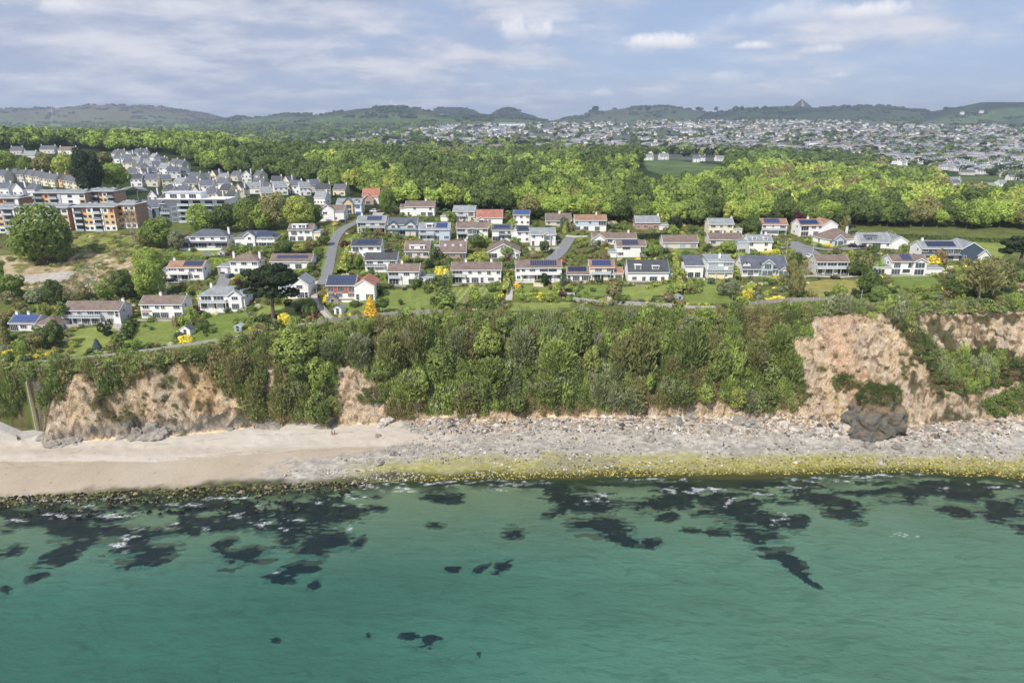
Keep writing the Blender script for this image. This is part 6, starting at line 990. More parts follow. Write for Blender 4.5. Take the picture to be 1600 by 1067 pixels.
# ------------------------------------------------------------------ notable trees near the houses: kind, px, py base, py top, width px, colour, label
def ptree(kind, px, pyb, pyt, wpx, col, label, y0=150, group=None, name='tree', cat='tree', dist=None):
    a = unp(px, pyb, y0) if dist is None else at_y(px, pyb, dist); k = a[1]/(CT*FPX-ST*(pyb-533.5)); dep = a[1]*CT+(CAMZ-a[2])*ST
    h = (pyb-pyt)*dep/FPX/CT*1.02; w = wpx*dep/FPX; c = np.array(GREEN[col])*random.uniform(.9, 1.1); return tree(kind, a[0], a[1], h, w, c, label, cat, group, z=a[2]-.2, name=name)
for t in [('big', 70, 412, 318, 92, 'mid', 'largest broadleaf tree, bright green, in front of the apartment blocks'), ('big', 52, 408, 344, 50, 'bright', 'green left shoulder tree of the largest tree by the apartments'), ('big', 98, 410, 345, 42, 'mid', 'rounded green tree at the right foot of the largest tree'),
          ('big', 142, 308, 234, 50, 'deep', 'tall blackish green cedar behind the terrace'), ('broad', 182, 302, 252, 44, 'bright', 'large green tree right of the dark cedar'), ('broad', 104, 285, 236, 34, 'lime', 'lime green tree left of the dark cedar'), ('broad', 74, 284, 240, 38, 'olive', 'olive tree above the middle of the terrace'), ('broad', 45, 282, 246, 36, 'mid', 'mid green tree above the left part of the terrace'), ('broad', 10, 280, 232, 42, 'bright', 'bright tree at the left edge above the terrace'), ('broad', 162, 262, 238, 30, 'olive', 'olive tree behind the dark cedar'),
          ('big', 316, 366, 318, 44, 'bright', 'leafy green tree in front of the modern flats'), ('big', 352, 364, 316, 44, 'dark', 'dark green tree in front of the right end of the modern flats'), ('big', 388, 362, 308, 46, 'mid', 'mid green tree right of the modern flats'), ('big', 430, 358, 302, 56, 'olive', 'broad olive green tree below the estate'), ('big', 470, 360, 306, 52, 'lime', 'yellow green tree left of the white garage house'), ('big', 410, 362, 318, 40, 'bright', 'small bright tree between the flats and the olive tree'), ('big', 492, 352, 318, 30, 'dark', 'dark tree touching the white garage house'), ('broad', 332, 366, 330, 34, 'dark', 'low dark tree above the wide slate roofed villa'),
          ('big', 250, 386, 340, 56, 'mid', 'round green tree on the bare slope beside the flats'), ('broad', 228, 386, 358, 34, 'olive', 'low olive tree left of the round tree on the slope'), ('bare', 208, 378, 322, 32, 'brown', 'bare leafless tree in front of the brown apartment end'), ('broad', 278, 392, 360, 30, 'grey', 'grey green bushy tree left of the wide villa'),
          ('big', 232, 428, 384, 48, 'bright', 'bright tree at the edge of the sandy pit'), ('big', 238, 470, 404, 52, 'bright', 'bright green tree left of the white house with cars'), ('big', 196, 470, 420, 44, 'dark', 'dark tree behind the long grey house'), ('bare', 142, 462, 412, 56, 'grey', 'twiggy grey tree standing in the sandy pit'), ('bare', 110, 474, 434, 50, 'brown', 'brown bare bushy tree behind the long grey house'), ('broad', 170, 476, 434, 34, 'mid', 'mid green tree above the long grey house roof'), ('broad', 88, 482, 436, 34, 'dark', 'dark green tree left of the pit above the low house'),
          ('broad', 22, 470, 424, 40, 'mid', 'mid green tree at the left edge below the pit'), ('broad', 4, 470, 396, 24, 'bright', 'tall bright tree at the left picture edge'), ('broad', 60, 478, 448, 34, 'grey', 'grey green tree above the low house with blue panels'), ('cone', 9, 536, 487, 20, 'olive', 'tall olive conifer at the left picture edge', ), ('cone', 62, 492, 474, 9, 'lime', 'slim bright conifer behind the low house'), ('cone', 70, 494, 472, 9, 'bright', 'slim green conifer behind the low house'),
          ('broad', 88, 545, 500, 34, 'dark', 'dark green garden tree right of the low house with blue panels'), ('broad', 62, 548, 512, 34, 'olive', 'olive garden tree in front of the low house with blue panels'), ('cone', 153, 548, 527, 19, 'blue', 'blue grey spruce on the lawn of the long grey house'), ('airy', 100, 510, 470, 20, 'mid', 'slim tree at the left end of the long grey house'), ('airy', 302, 518, 478, 22, 'bright', 'light green tree between the two white houses'), ('broad', 318, 520, 496, 22, 'dark', 'small dark tree in front of the white balcony house'),
          ('pine', 427, 504, 420, 86, 'deep', 'dark umbrella shaped pine with tall split trunk above the cliff edge'), ('cone', 580, 496, 461, 27, 'gold', 'golden yellow clipped conifer on the lawn of the red tiled house'), ('broad', 598, 490, 462, 24, 'dark', 'dark round tree right of the golden conifer'), ('broad', 626, 477, 466, 9, 'dark', 'tiny dark tree alone on the striped lawn'), ('broad', 487, 428, 408, 16, 'dark', 'dark tree left of the road'), 
          ('big', 606, 336, 292, 30, 'mid', 'large round green tree right of the terracotta roofed house'), ('broad', 640, 316, 288, 34, 'lime', 'yellow green tree behind the brown roofed house'), ('big', 602, 288, 254, 26, 'deep', 'dark wide cedar in the middle of the wood'), ('cedar', 768, 326, 290, 16, 'deep', 'dark narrow conifer in the wood behind the red roof'), ('broad', 828, 334, 306, 42, 'brown', 'brownish round tree above the white cube house'), ('cone', 883, 364, 346, 12, 'lime', 'bright green conical tree by the half hidden bungalow'), ('broad', 880, 336, 325, 15, 'purple', 'small dark purple tree above the half hidden bungalow'), ('big', 1246, 362, 331, 26, 'purple', 'dark purple copper beech between two red roofed houses'),
          ('big', 1138, 396, 375, 30, 'bright', 'round bright tree in front of the long brown roofed bungalow'), ('big', 1175, 366, 336, 34, 'dark', 'dark green tree right of the cream house'), ('broad', 1054, 364, 338, 26, 'deep', 'very dark tree right of the brick fronted house'), ('broad', 1012, 402, 384, 24, 'mid', 'mid green tree right of the boxy white house'),
          ('brush', 1530, 468, 402, 56, 'olive', 'tall olive brown airy tree in front of the navy clad villa'), ('pine', 1592, 424, 374, 60, 'deep', 'dark spreading conifer at the right edge of the field'), ('broad', 1494, 464, 434, 44, 'dark', 'dark green bushy tree right of the terraced white villa'), ('broad', 1560, 448, 400, 40, 'olive', 'olive green tree right of the white pavilion'), ('broad', 1548, 462, 418, 26, 'grey', 'silvery grey tree right of the tall olive brown tree'), ('broad', 1580, 430, 404, 30, 'dark', 'dark tree below the spreading conifer'), ('broad', 1520, 462, 436, 36, 'dark', 'dark green shrubby tree under the olive brown tree'),
          ('broad', 1352, 462, 425, 34, 'dark', 'dark green tree right of the oval lawn'), ('broad', 1370, 474, 444, 34, 'mid', 'mid green tree at the corner of the oval lawn'), ('broad', 1336, 432, 404, 26, 'dark', 'dark tree at the right end of the glass fronted house'), ('big', 1242, 468, 418, 26, 'olive', 'tall olive hedge tree left of the oval lawn'), ('broad', 1236, 440, 402, 20, 'olive', 'upper olive tree right of the turquoise gabled house'), ('bare', 1258, 436, 404, 20, 'brown', 'bare twiggy tree left of the glass fronted house'),
          ('airy', 1144, 470, 436, 22, 'grey', 'grey green palm like tree right of the modern garden'), ('broad', 1130, 462, 438, 26, 'grey', 'grey green rounded tree below the tall modern block'), ('airy', 880, 462, 424, 14, 'teal', 'slim tree between the two long white villas'), ('broad', 768, 456, 440, 20, 'mid', 'small round tree at the right end of the ridged lawn'), ('broad', 792, 404, 380, 22, 'mid', 'mid green tree right of the small slate house'), ('broad', 744, 388, 366, 30, 'dark', 'dark bushy tree in front of the bow windowed house'), ('broad', 850, 398, 376, 18, 'dark', 'dark shrubby tree beside the upper road'), ('broad', 508, 384, 366, 20, 'dark', 'small dark tree at the left of the road bend'), ('broad', 486, 396, 372, 26, 'olive', 'olive tree below the three level white house'), ('broad', 446, 398, 374, 36, 'dark', 'dark tree left below the three level white house'), ('broad', 470, 398, 378, 28, 'lime', 'lime tree below the three level white house')]:
    ptree(*t)
# ------------------------------------------------------------------ hedges
for t in [([(250, 412), (286, 413), (326, 413)], 3, 3.6, 'mid', 'tall clipped green hedge behind the white house with dark cars'), ([(328, 414), (352, 415), (364, 416)], 3, 2.8, 'bright', 'lower clipped hedge left of the hipped brown roof'), ([(366, 393), (398, 391), (436, 389)], 2.4, 1.6, 'mid', 'clipped hedge below the villa with a curved gable'), ([(430, 388), (438, 378), (444, 370)], 2, 2, 'lime', 'lime stepped hedge right of the villa with a curved gable'),
          ([(1060, 440), (1056, 420), (1052, 398)], 1.8, 2.6, 'lime', 'golden green tall hedge left of the lower modern block'), ([(1060, 466), (1062, 452), (1060, 441)], 1.8, 2.6, 'lime', 'lime tall hedge left of the modern garden'), ([(1152, 440), (1150, 424), (1148, 410)], 1.6, 2.4, 'lime', 'narrow yellow green hedge right of the tall modern block'), ([(1172, 404), (1205, 402), (1240, 396)], 2.0, 1.8, 'lime', 'long bright lime hedge behind the turquoise gabled house'), ([(1180, 399), (1205, 397), (1215, 394)], 1.8, 1.4, 'yellow', 'short yellow topped hedge below the house with two eaves dormers'),
          ([(712, 482), (745, 483), (778, 482)], 2.2, 1.8, 'dark', 'dark clipped hedge along the cliff path below the ridged lawn'), ([(804, 466), (840, 465), (874, 463)], 2.2, 1.5, 'bright', 'light green clipped hedge below the long white solar villa'), ([(1120, 484), (1140, 483), (1164, 480)], 2.0, 1.8, 'dark', 'dark hedge by the cliff path right of the grey wall'), ([(788, 462), (792, 448), (790, 432)], 2.0, 2.2, 'lime', 'yellow green hedge right of the long white villa'), ([(506, 478), (512, 468), (508, 458)], 1.4, 1.4, 'yellow', 'bright yellow flowering hedge left of the red tiled house'), ([(530, 496), (550, 494), (566, 493)], 1.4, .9, 'yellow', 'low yellow flowering hedge below the garden shed'),
          ([(586, 436), (600, 436), (606, 437)], 2.2, 2.4, 'mid', 'dark green block hedge left of the house above the striped lawn'), ([(680, 430), (690, 430), (694, 431)], 2.6, 3.4, 'bright', 'tall clipped round hedge block with orange top left of the long white villa'), ([(740, 404), (752, 404), (762, 403)], 2.4, 2.6, 'lime', 'bright clipped hedge left of the wide gabled bungalow'), ([(968, 374), (1000, 374), (1046, 372)], 3.0, 2.4, 'deep', 'long dark hedge in front of the brick fronted house'), ([(1186, 470), (1205, 469), (1225, 468)], 2.6, 1.0, 'yellow', 'flat yellow green hedge below the pink terrace'),
          ([(1540, 462), (1555, 461), (1576, 460)], 2.0, 2.2, 'deep', 'dark clipped hedge beside the brown fence'), ([(1385, 468), (1480, 462), (1610, 468)], 2.2, 1.5, 'mid', 'long green hedge bank along the cliff path on the right'), ([(366, 505), (392, 503), (400, 502)], 2.4, 1.6, 'mid', 'dark hedge left of the umbrella pine'), ([(404, 502), (424, 500), (432, 500)], 2.4, 1.8, 'deep', 'very dark hedge at the foot of the umbrella pine'), ([(640, 372), (668, 382), (690, 384)], 1.6, 1.0, 'mid', 'low hedge below the pale blue house'), ([(1345, 376), (1420, 372), (1600, 380)], 2.0, 1.8, 'dark', 'long dark hedgerow along the top of the sloping field'), ([(1388, 412), (1410, 408), (1435, 404)], 2.4, 1.6, 'olive', 'olive hedge left of the navy clad villa'), ([(600, 404), (612, 404), (624, 405)], 1.6, 1.4, 'lime', 'short lime hedge between two white houses'), ([(900, 398), (918, 396), (930, 390)], 2, 1.4, 'olive', 'olive hedge above the cream villa')]:
    hedge(*t)
for t in [([(697, 484), (700, 470), (692, 456)], 3.4, 2.2, 'mid', 'loose shrub border between the striped and the ridged lawn'), ([(1012, 452), (1046, 440), (1052, 430)], 1, .9, 'lime', 'low shrub border right of the dark roofed villa'), ([(533, 430), (540, 412), (548, 392)], 3.6, 2.4, 'lime', 'mixed lime shrub border right of the road'), ([(1345, 408), (1350, 425), (1376, 462)], 4, 3.4, 'dark', 'wide dark shrub belt running down beside the oval lawn'), ([(955, 462), (962, 450), (960, 442)], 3, 2, 'olive', 'shrub border right of the cream villa'), ([(190, 540), (200, 520), (206, 505)], 2.6, 2, 'dark', 'dark shrub border between the first two lawns')]:
    hedge(*t, clip=False, q=.26)
# ------------------------------------------------------------------ garden bushes, scattered where the gardens are
GZ = [(0, 510), (20, 455), (90, 470), (200, 470), (250, 420), (260, 395), (300, 392), (500, 385), (500, 355), (560, 345), (600, 325), (640, 318), (700, 322), (800, 330), (900, 335), (1000, 348), (1180, 346), (1300, 352), (1400, 372), (1440, 410), (1560, 405), (1600, 440), (1600, 468), (1480, 470), (1330, 466), (1060, 480), (880, 478), (690, 488), (500, 506), (380, 530), (200, 552), (60, 564), (0, 572)]
px = rng.uniform(0, 1600, 9000); py = rng.uniform(318, 575, 9000); k = inpoly(px, py, GZ)
for L in LAWN+[[(1256, 450), (1262, 440), (1300, 436), (1336, 438), (1348, 455), (1330, 464), (1268, 464)], [(-10, 395), (60, 402), (120, 394), (218, 396), (222, 440), (180, 468), (110, 458), (40, 452), (-10, 445)], [(112, 364), (300, 364), (292, 388), (205, 396), (118, 398)]]: k &= ~(inpoly(px, py, L) & (rng.random(9000) > .03))
px, py = px[k], py[k]; x, y, z, ok = unp_v(px, py, 170, 420); RD = np.array(ROADS); pts = []; keepb = []
for i in range(len(x)):
    if not ok[i] or y[i] > 400: continue
    if any(abs(x[i]-hx) < hw_/2+1.3+(3 if y[i] < hy else 0)*0 and hy-2.6 < y[i] < hy+hd+2.0 for _, _, hx, hy, hw_, hd in HOUSES): continue
    if (np.hypot(RD[:, 0]-x[i], RD[:, 1]-y[i]) < RD[:, 2]+.8).any(): continue
    if any((x[i]-a)**2+(y[i]-b)**2 < 2.3**2 for a, b in pts): continue
    pts.append((x[i], y[i])); keepb.append(i)
print('bushes', len(keepb))
shorts = [(h[1], h[2], h[3], h[4]) for h in HOUSES if h[3] < 360 and h[1] not in ('the estate', 'the apartments')]
def where(x, y):
    s, hx, hy, hw_ = min(shorts, key=lambda h: abs(h[1]-x)+abs(h[2]-y)*1.1)
    return ('in front of ' if y < hy-1 and abs(x-hx) < hw_/2+1 else 'behind ' if y > hy+6 and abs(x-hx) < hw_/2+2 else 'left of ' if x < hx else 'right of ')+s
bc = ['mid', 'dark', 'olive', 'bright', 'lime', 'grey', 'brown', 'mid', 'dark', 'olive', 'yellow', 'cream', 'deep', 'teal', 'purple']; bw = np.array([14, 12, 12, 12, 7, 9, 6, 8, 8, 8, 1.6, 2, 7, 4, 1.2]); bw = bw/bw.sum()
sz = rng.lognormal(.95, .34, len(keepb)); order = np.argsort([-sz[j]/y[keepb[j]] for j in range(len(keepb))]); rest = []
for n_, j in enumerate(order):
    i = keepb[j]; s = float(np.clip(sz[j], 1.4, 5.6)); c = bc[rng.choice(15, p=bw)]
    if n_ < 290:
        shp = rng.random(); h = s*(.75 if shp < .7 else 1.15); bush(x[i], y[i], s*1.15, h, np.array(GREEN[c])*rng.uniform(.85, 1.15), f"{GN[c]} {'rounded' if shp < .7 else 'upright'} shrub {where(x[i], y[i])}", 'garden shrubs', name='bush', kit=SHRUB if shp > .4 else BUSH)
    else: rest.append((x[i], y[i], z[i], s, np.array(GREEN[c])*rng.uniform(.85, 1.15)))
pr = [crown_pts(RG, 1.5, 1.25, .85, 9, 300, .19, (.36, .55), low=-.7) for _ in range(4)]
if rest:
    a = np.array([q[:4] for q in rest]); s = a[:, 3]/3; mass('shrubbery', pr, a[:, :3], np.stack([s*1.15, s*1.15, s], 1), rng.uniform(0, 6.28, len(a)), np.array([q[4] for q in rest]), 'mixed small shrubs and plants filling the gardens', 'shrubs')
# low ground cover of the gardens
n = 9000; px = rng.uniform(0, 1600, n); py = rng.uniform(322, 574, n); k = inpoly(px, py, GZ)
for L in LAWN+[[(1256, 450), (1262, 440), (1300, 436), (1336, 438), (1348, 455), (1330, 464), (1268, 464)], [(-10, 395), (60, 402), (120, 394), (218, 396), (222, 440), (180, 468), (110, 458), (40, 452), (-10, 445)]]: k &= ~inpoly(px, py, L)
px, py = px[k], py[k]; x, y, z, ok = unp_v(px, py, 170, 420)
for _, _, hx, hy, hw_, hd in HOUSES: ok &= ~((abs(x-hx) < hw_/2+1) & (y > hy-1.8) & (y < hy+hd+1))
for a, b, c in ROADS[::3]: ok &= np.hypot(x-a, y-b) > c+.2
x, y, z = x[ok], y[ok], z[ok]; s = rng.uniform(.25, .75, len(x)); cc = np.array([GREEN[bc[i]] for i in rng.choice(13, len(x))]); pr2 = [crown_pts(RG, 1.5, 1.0, .5, 6, 60, .3, (.4, .6), low=-.5) for _ in range(3)]
mass('ground_cover', pr2, np.stack([x, y, z], 1), np.stack([s*1.3, s*1.3, s], 1), rng.uniform(0, 6.28, len(x)), cc*.95, 'low plants and ground cover between the garden shrubs', 'plants')
for px_, py_, w, h, c, lb in [(1505, 448, 4.2, 2.6, 'gold', 'large golden yellow shrub below the olive brown tree'), (1458, 454, 3.0, 1.8, 'gold', 'golden orange shrub on the hedge bank below the white villa'), (291, 534, 5, 2.4, 'yellow', 'bright yellow flowering shrub by the blue roofed shed'), (82, 554, 4.0, 1.6, 'gold', 'orange yellow flowering shrub at the lower left garden'), (235, 545, 4.4, 2.2, 'dark', 'dark dome shaped shrub at the foot of the second lawn'), (208, 538, 5, 2.4, 'bright', 'bright green dome shrub beside the stony path'), (1300, 436, 2.2, 1.6, 'deep', 'left one of two dark balls on the lawn by the glass fronted house'), (1308, 436, 2.4, 1.5, 'deep', 'right one of two dark balls on the lawn by the glass fronted house'), (1315, 458, 2.2, 1.8, 'dark', 'dark clipped block shrub at the foot of the oval lawn'), (1130, 433, 3.6, 2.4, 'lime', 'lime ball shrub in front of the tall modern block'), (1200, 462, 4.0, 2.0, 'lime', 'lime ball shrub above the flat yellow green hedge'), (522, 352, 3.6, 2.0, 'gold', 'orange yellow shrub at the road bend'), (1160, 474, 5, 3, 'lime', 'bright yellow green shrub left of the grey clifftop wall'), (556, 478, 5, 2.6, 'dark', 'dark oval clipped shrub on the red tiled house lawn'), (808, 450, 3, 2, 'gold', 'golden shrub at the left foot of the long solar villa'), (680, 402, 2.6, 2.6, 'yellow', 'yellow ball shrub right of the dormered bungalow'), (698, 404, 3.2, 2.6, 'lime', 'lime shrub in front of the brick bungalow'), (736, 406, 5.4, 3.2, 'lime', 'wide bright lime shrub left of the wide gabled bungalow'), (861, 452, 2.8, 2.0, 'brown', 'russet shrub in the garden of the long solar villa')]:
    a = unp(px_, py_, 180); bush(a[0], a[1], w, h, GREEN[c], lb, name='bush')
px = rng.uniform(-20, 305, 5200); py = rng.uniform(362, 470, 5200); k = inpoly(px, py, [(-20, 364), (305, 364), (297, 392), (208, 398), (226, 440), (200, 476), (-20, 468)]) & (fbm(px/16, py/7, 611) > .55) & ~inpoly(px, py, [(-40, 424), (30, 430), (80, 426), (118, 424), (112, 438), (60, 442), (10, 440), (-40, 436)])
x, y, z, ok = unp_v(px[k], py[k], 200, 420); x, y, z = x[ok], y[ok], z[ok]; n = len(x); s = rng.uniform(.2, .75, n); pb = [brush_pts(RG, 1.6, 1.2, .4, 120, .3, .09) if i % 2 else crown_pts(RG, 1.5, 1.1, .6, 7, 120, .24, (.4, .6), low=-.6) for i in range(4)]
mass('bank_scrub', pb, np.stack([x, y, z], 1), np.stack([s*1.3, s*1.3, s], 1), rng.uniform(0, 6.28, n), np.array([GREEN[c] for c in rng.choice(['olive', 'mid', 'brown', 'grey', 'bright', 'cream'], n, p=[.28, .2, .18, .16, .12, .06])]), 'rough grass, gorse and scrub on the bank below the apartments', 'scrub')
# ------------------------------------------------------------------ cliff vegetation
def cliffmask(px, py):
    k = inpoly(px, py, [(-90, 600), (0, 592), (80, 580), (150, 572), (230, 568), (300, 556), (350, 543), (420, 528), (500, 515), (560, 508), (700, 498), (900, 495), (1100, 493), (1270, 484), (1350, 480), (1430, 482), (1690, 470), (1690, 648), (1420, 652), (1240, 645), (900, 645), (640, 650), (530, 660), (400, 658), (60, 660), (-90, 660)])
    j = rng.uniform(-7, 7, (2, len(px)))
    for p in RP:
        k &= ~inpoly(px+j[0], py+j[1], p)
        if p is not RP[5]: k &= ~inpoly(px+j[0], py+j[1]-13, p)
    return k & ~inpoly(px, py, [(34, 604), (64, 592), (64, 668), (26, 668)]) & ~((px < 66) & (py > 650))
px = rng.uniform(-90, 1690, 9500); py = rng.uniform(470, 662, 9500); k = cliffmask(px, py); px, py = px[k], py[k]; x, y, z, ok = unp_v(px, py, 150, 330)
px, py, x, y, z = px[ok], py[ok], x[ok], y[ok], z[ok]; n = len(x); g = fbm(px/26, py/70, 400); q = rng.random(n); s = rng.uniform(.38, .95, n)*(1+.35*(g > .58)); low_ = sm(600, 645, py+(g-.5)*40)
def ccol(i):
    t = g[i]*1.1+q[i]*.4-low_[i]*.25; e = abs(px[i]-1100) > 0
    if px[i] < 420: return 'olive' if t < .55 else 'dark' if t < .75 else 'mid' if t < .9 else 'brown'
    t -= .16*((px[i] > 950) & (px[i] < 1230))+.06*((px[i] > 720) & (px[i] < 860))
    return 'brown' if t < .38 else 'olive' if t < .52 else 'dark' if t < .66 else 'mid' if t < .80 else 'bright' if t < .93 else 'grey'
cols = np.array([GREEN[ccol(i)] for i in range(n)])*.74+(GREEN['mid']*.4+GREEN['olive']*.5)*.28; cols = cols*rng.uniform(.95, 1.4, n)[:, None]
cp = [crown_pts(RG, 2.2, 2.0, .9, 18, 260, .19, (.18, .40), low=-.8) for _ in range(6)]; cps = [p_ if i % 2 else brush_pts(RG, 2.0, 1.9, .6, 260, .36, .085) for i, p_ in enumerate(cp)]
mass('cliff_scrub', cps, np.stack([x, y, z-.3], 1), np.stack([s, s, s*rng.uniform(1.0, 2.5, n)], 1), rng.uniform(0, 6.28, n), cols, 'dense green and brown scrub covering the cliff face', 'scrub')
# grassy fringe on the edge and tufts on the rock faces
m_ = 5200; px = rng.uniform(0, 1600, m_); t = rng.random(m_); ex = np.interp(px, [0, 80, 150, 230, 300, 350, 420, 500, 560, 700, 900, 1100, 1280, 1350, 1430, 1600], [574, 566, 560, 553, 545, 535, 518, 508, 502, 493, 488, 486, 474, 470, 474, 468]); py = ex+t*20-2; x, y, z, ok = unp_v(px, py, 150, 330)
s = rng.uniform(.2, .62, m_); cols = np.array([GREEN[c] for c in rng.choice(['olive', 'mid', 'bright', 'dark', 'brown', 'bright', 'grey'], m_)]); mass('cliff_top_grass', pr2, np.stack([x, y, z], 1), np.stack([s*1.6, s*1.6, s], 1), rng.uniform(0, 6.28, m_), cols, 'rough grass and bramble fringe along the cliff edge', 'grass')
TUF = []
for p, n_, sc in [([(120, 590), (210, 585), (240, 610), (225, 650), (160, 640), (130, 615)], 22, .7), ([(230, 580), (340, 600), (330, 640), (260, 640)], 26, .6), ([(1470, 560), (1600, 560), (1600, 598), (1545, 608), (1500, 618), (1462, 592)], 150, .9), ([(1385, 486), (1428, 492), (1468, 568), (1475, 612), (1440, 565), (1405, 520)], 150, .85), ([(1300, 580), (1340, 588), (1345, 606), (1300, 606)], 26, 1.1), ([(1455, 570), (1480, 580), (1478, 625), (1455, 620)], 16, .8), ([(1530, 630), (1600, 600), (1600, 645), (1545, 650)], 70, 1.1), ([(560, 600), (600, 600), (600, 635), (560, 630)], 26, .9), ([(1395, 550), (1435, 555), (1430, 600), (1400, 590)], 22, .6), ([(1225, 590), (1260, 600), (1270, 640), (1235, 640)], 22, .9), ([(1275, 484), (1600, 480), (1600, 560), (1275, 640)], 60, .5), ([(60, 600), (390, 600), (390, 655), (60, 660)], 50, .4)]:
    c_ = 0
    while c_ < n_:
        a, b = random.uniform(min(q_[0] for q_ in p), max(q_[0] for q_ in p)), random.uniform(min(q_[1] for q_ in p), max(q_[1] for q_ in p))
        if inpoly(np.array([a]), np.array([b]), p)[0]: TUF.append((a, b, sc*random.uniform(.5, 1.2), ['olive', 'dark', 'brown', 'dark', 'mid'][c_ % 5] if a < 1528 or b < 600 else 'mid')); c_ += 1
a = np.array([(q_[0], q_[1]) for q_ in TUF]); x, y, z, ok = unp_v(a[:, 0], a[:, 1], 150, 330); s = np.array([q_[2] for q_ in TUF])*.8; cols = np.array([GREEN[q_[3]] for q_ in TUF])*.85
mass('cliff_tufts', cp, np.stack([x, y-.3, z], 1), np.stack([s, s, s*.8], 1), rng.uniform(0, 6.28, len(s)), cols, 'tufts of ivy and gorse clinging to the bare rock', 'scrub')
# trees standing in the cliff wood
CL = [('broad', 460, 580, 512, 66, 'bright', 'bright green tree at the left end of the cliff wood'), ('airy', 505, 630, 556, 40, 'bright', 'light green tree with pale stem left of the bare scar'), ('broad', 478, 600, 552, 50, 'mid', 'mid green tree below the bright tree on the cliff'), ('broad', 520, 566, 520, 44, 'teal', 'grey green tree above the bare scar'), ('broad', 560, 570, 512, 50, 'grey', 'grey green bushy tree at the top of the bare scar'), ('broad', 612, 582, 510, 50, 'olive', 'olive tree on the upper cliff right of the scar'), ('bare', 652, 572, 500, 46, 'olive', 'sparse olive tree with forked pale trunk on the upper cliff'), ('broad', 600, 600, 558, 40, 'mid', 'mid green tree right of the bare scar'), ('broad', 640, 632, 572, 56, 'bright', 'bright green tree leaning over the slope right of the scar'), ('airy', 655, 645, 580, 40, 'bright', 'leaning tree with pale stem low on the cliff'), ('broad', 690, 604, 540, 56, 'mid', 'large mid green tree in the middle cliff wood'), ('broad', 720, 560, 506, 50, 'grey', 'pale grey green leafless looking tree on the upper cliff'), ('bare', 735, 574, 502, 36, 'brown', 'bare pale tree on the upper middle cliff'), ('broad', 768, 620, 556, 60, 'mid', 'rounded mid green tree on the middle cliff'), ('broad', 760, 570, 516, 44, 'bright', 'bright tree right of the bare pale tree'), ('broad', 815, 570, 512, 46, 'grey', 'grey brown tree on the upper middle cliff'), ('broad', 870, 588, 530, 56, 'bright', 'bright green round tree at the centre of the cliff wood'), ('broad', 905, 560, 494, 44, 'mid', 'tall mid green tree at the centre top of the cliff'), ('broad', 855, 626, 574, 52, 'mid', 'mid green tree below the central bright tree'), ('airy', 925, 610, 548, 38, 'lime', 'yellow green tree right of the central bright tree'), ('broad', 975, 580, 516, 46, 'olive', 'olive brown tree on the upper cliff right of centre'), ('bare', 1000, 590, 504, 46, 'olive', 'twiggy tree on the upper cliff right of centre'), ('airy', 1035, 570, 505, 26, 'bright', 'narrow bright green tree at the top right of the cliff wood'), ('broad', 1080, 580, 510, 50, 'dark', 'dark green tree on the right half of the cliff wood'), ('broad', 1120, 600, 540, 50, 'mid', 'mid green tree in the right half of the cliff wood'), ('airy', 1150, 610, 545, 34, 'bright', 'slim bright tree in the right half of the cliff wood'), ('broad', 1180, 580, 520, 44, 'olive', 'olive tree left of the big rock scar'), ('airy', 1105, 648, 596, 34, 'bright', 'bright slim tree low on the cliff above the scree'), ('broad', 1060, 640, 586, 46, 'dark', 'dark tree low on the right part of the cliff'), ('broad', 985, 648, 598, 46, 'grey', 'grey green tree low on the cliff right of centre'), ('airy', 1200, 612, 556, 36, 'mid', 'leafy tree on the slope left of the big rock scar'), ('broad', 1215, 560, 500, 44, 'mid', 'green tree at the top left of the big rock scar'), ('bare', 935, 640, 585, 40, 'grey', 'pale twiggy tree low in the centre of the cliff'), ('broad', 730, 645, 596, 46, 'olive', 'olive tree low on the middle cliff'), ('broad', 805, 648, 604, 40, 'dark', 'dark low tree above the middle beach'), ('broad', 375, 600, 545, 44, 'brown', 'brown dark bush like tree left of the cliff wood'), ('broad', 400, 632, 584, 40, 'olive', 'olive bushy tree right of the left rock face'), ('broad', 440, 650, 600, 44, 'olive', 'low olive tree above the grey rocks'), ('broad', 508, 668, 625, 30, 'dark', 'dark bush like tree at the left foot of the scar'), ('broad', 1150, 640, 600, 34, 'lime', 'yellow green bushy tree low left of the rock scar')]
CLM = GREEN['mid']*.5+GREEN['olive']*.5
def ctree(*t, **kw):
    e_ = ptree(*t, y0=150, **kw); c_ = e_.children[0] if e_.children[0].name.startswith('crown') else e_.children[1]; c_.color = (*(np.array(c_.color[:3])*.55+CLM*.45), 1)
    for q_ in e_.children: q_.scale = (q_.scale[0]*random.uniform(.75, 1.15), q_.scale[1]*random.uniform(.75, 1.15), q_.scale[2]*random.uniform(.95, 1.25))
    e_.location.z -= .9; return e_
for i, t in enumerate(CL): ctree(*((('brush',)+t[1:]) if (t[0] == 'bare' or (t[0] == 'broad' and (i % 5 in (1, 3) or t[5] in ('olive', 'grey', 'brown')))) else t))
for i in range(60):
    while True:
        a, b = random.uniform(440, 1235), random.uniform(515, 640)
        if cliffmask(np.array([a]), np.array([b]))[0]: break
    hp = random.uniform(30, 52); c = random.choice(['olive', 'mid', 'dark', 'brown', 'mid', 'bright', 'grey']); kd = random.choice(['brush', 'airy', 'brush', 'bare', 'broad'])
    lv = 'upper' if b < 555 else 'middle' if b < 600 else 'lower'; sd_ = 'left' if a < 640 else 'left centre' if a < 820 else 'centre' if a < 960 else 'right centre' if a < 1100 else 'right'
    ctree(kd, a, b+14, b+14-hp, hp*random.uniform(.5, .8), c, f"{GN[c]} {'twiggy ' if kd in ('bare', 'brush') else 'slender ' if kd == 'airy' else ''}tree, {lv} slope, {sd_} of cliff wood", group='trees of the cliff wood')
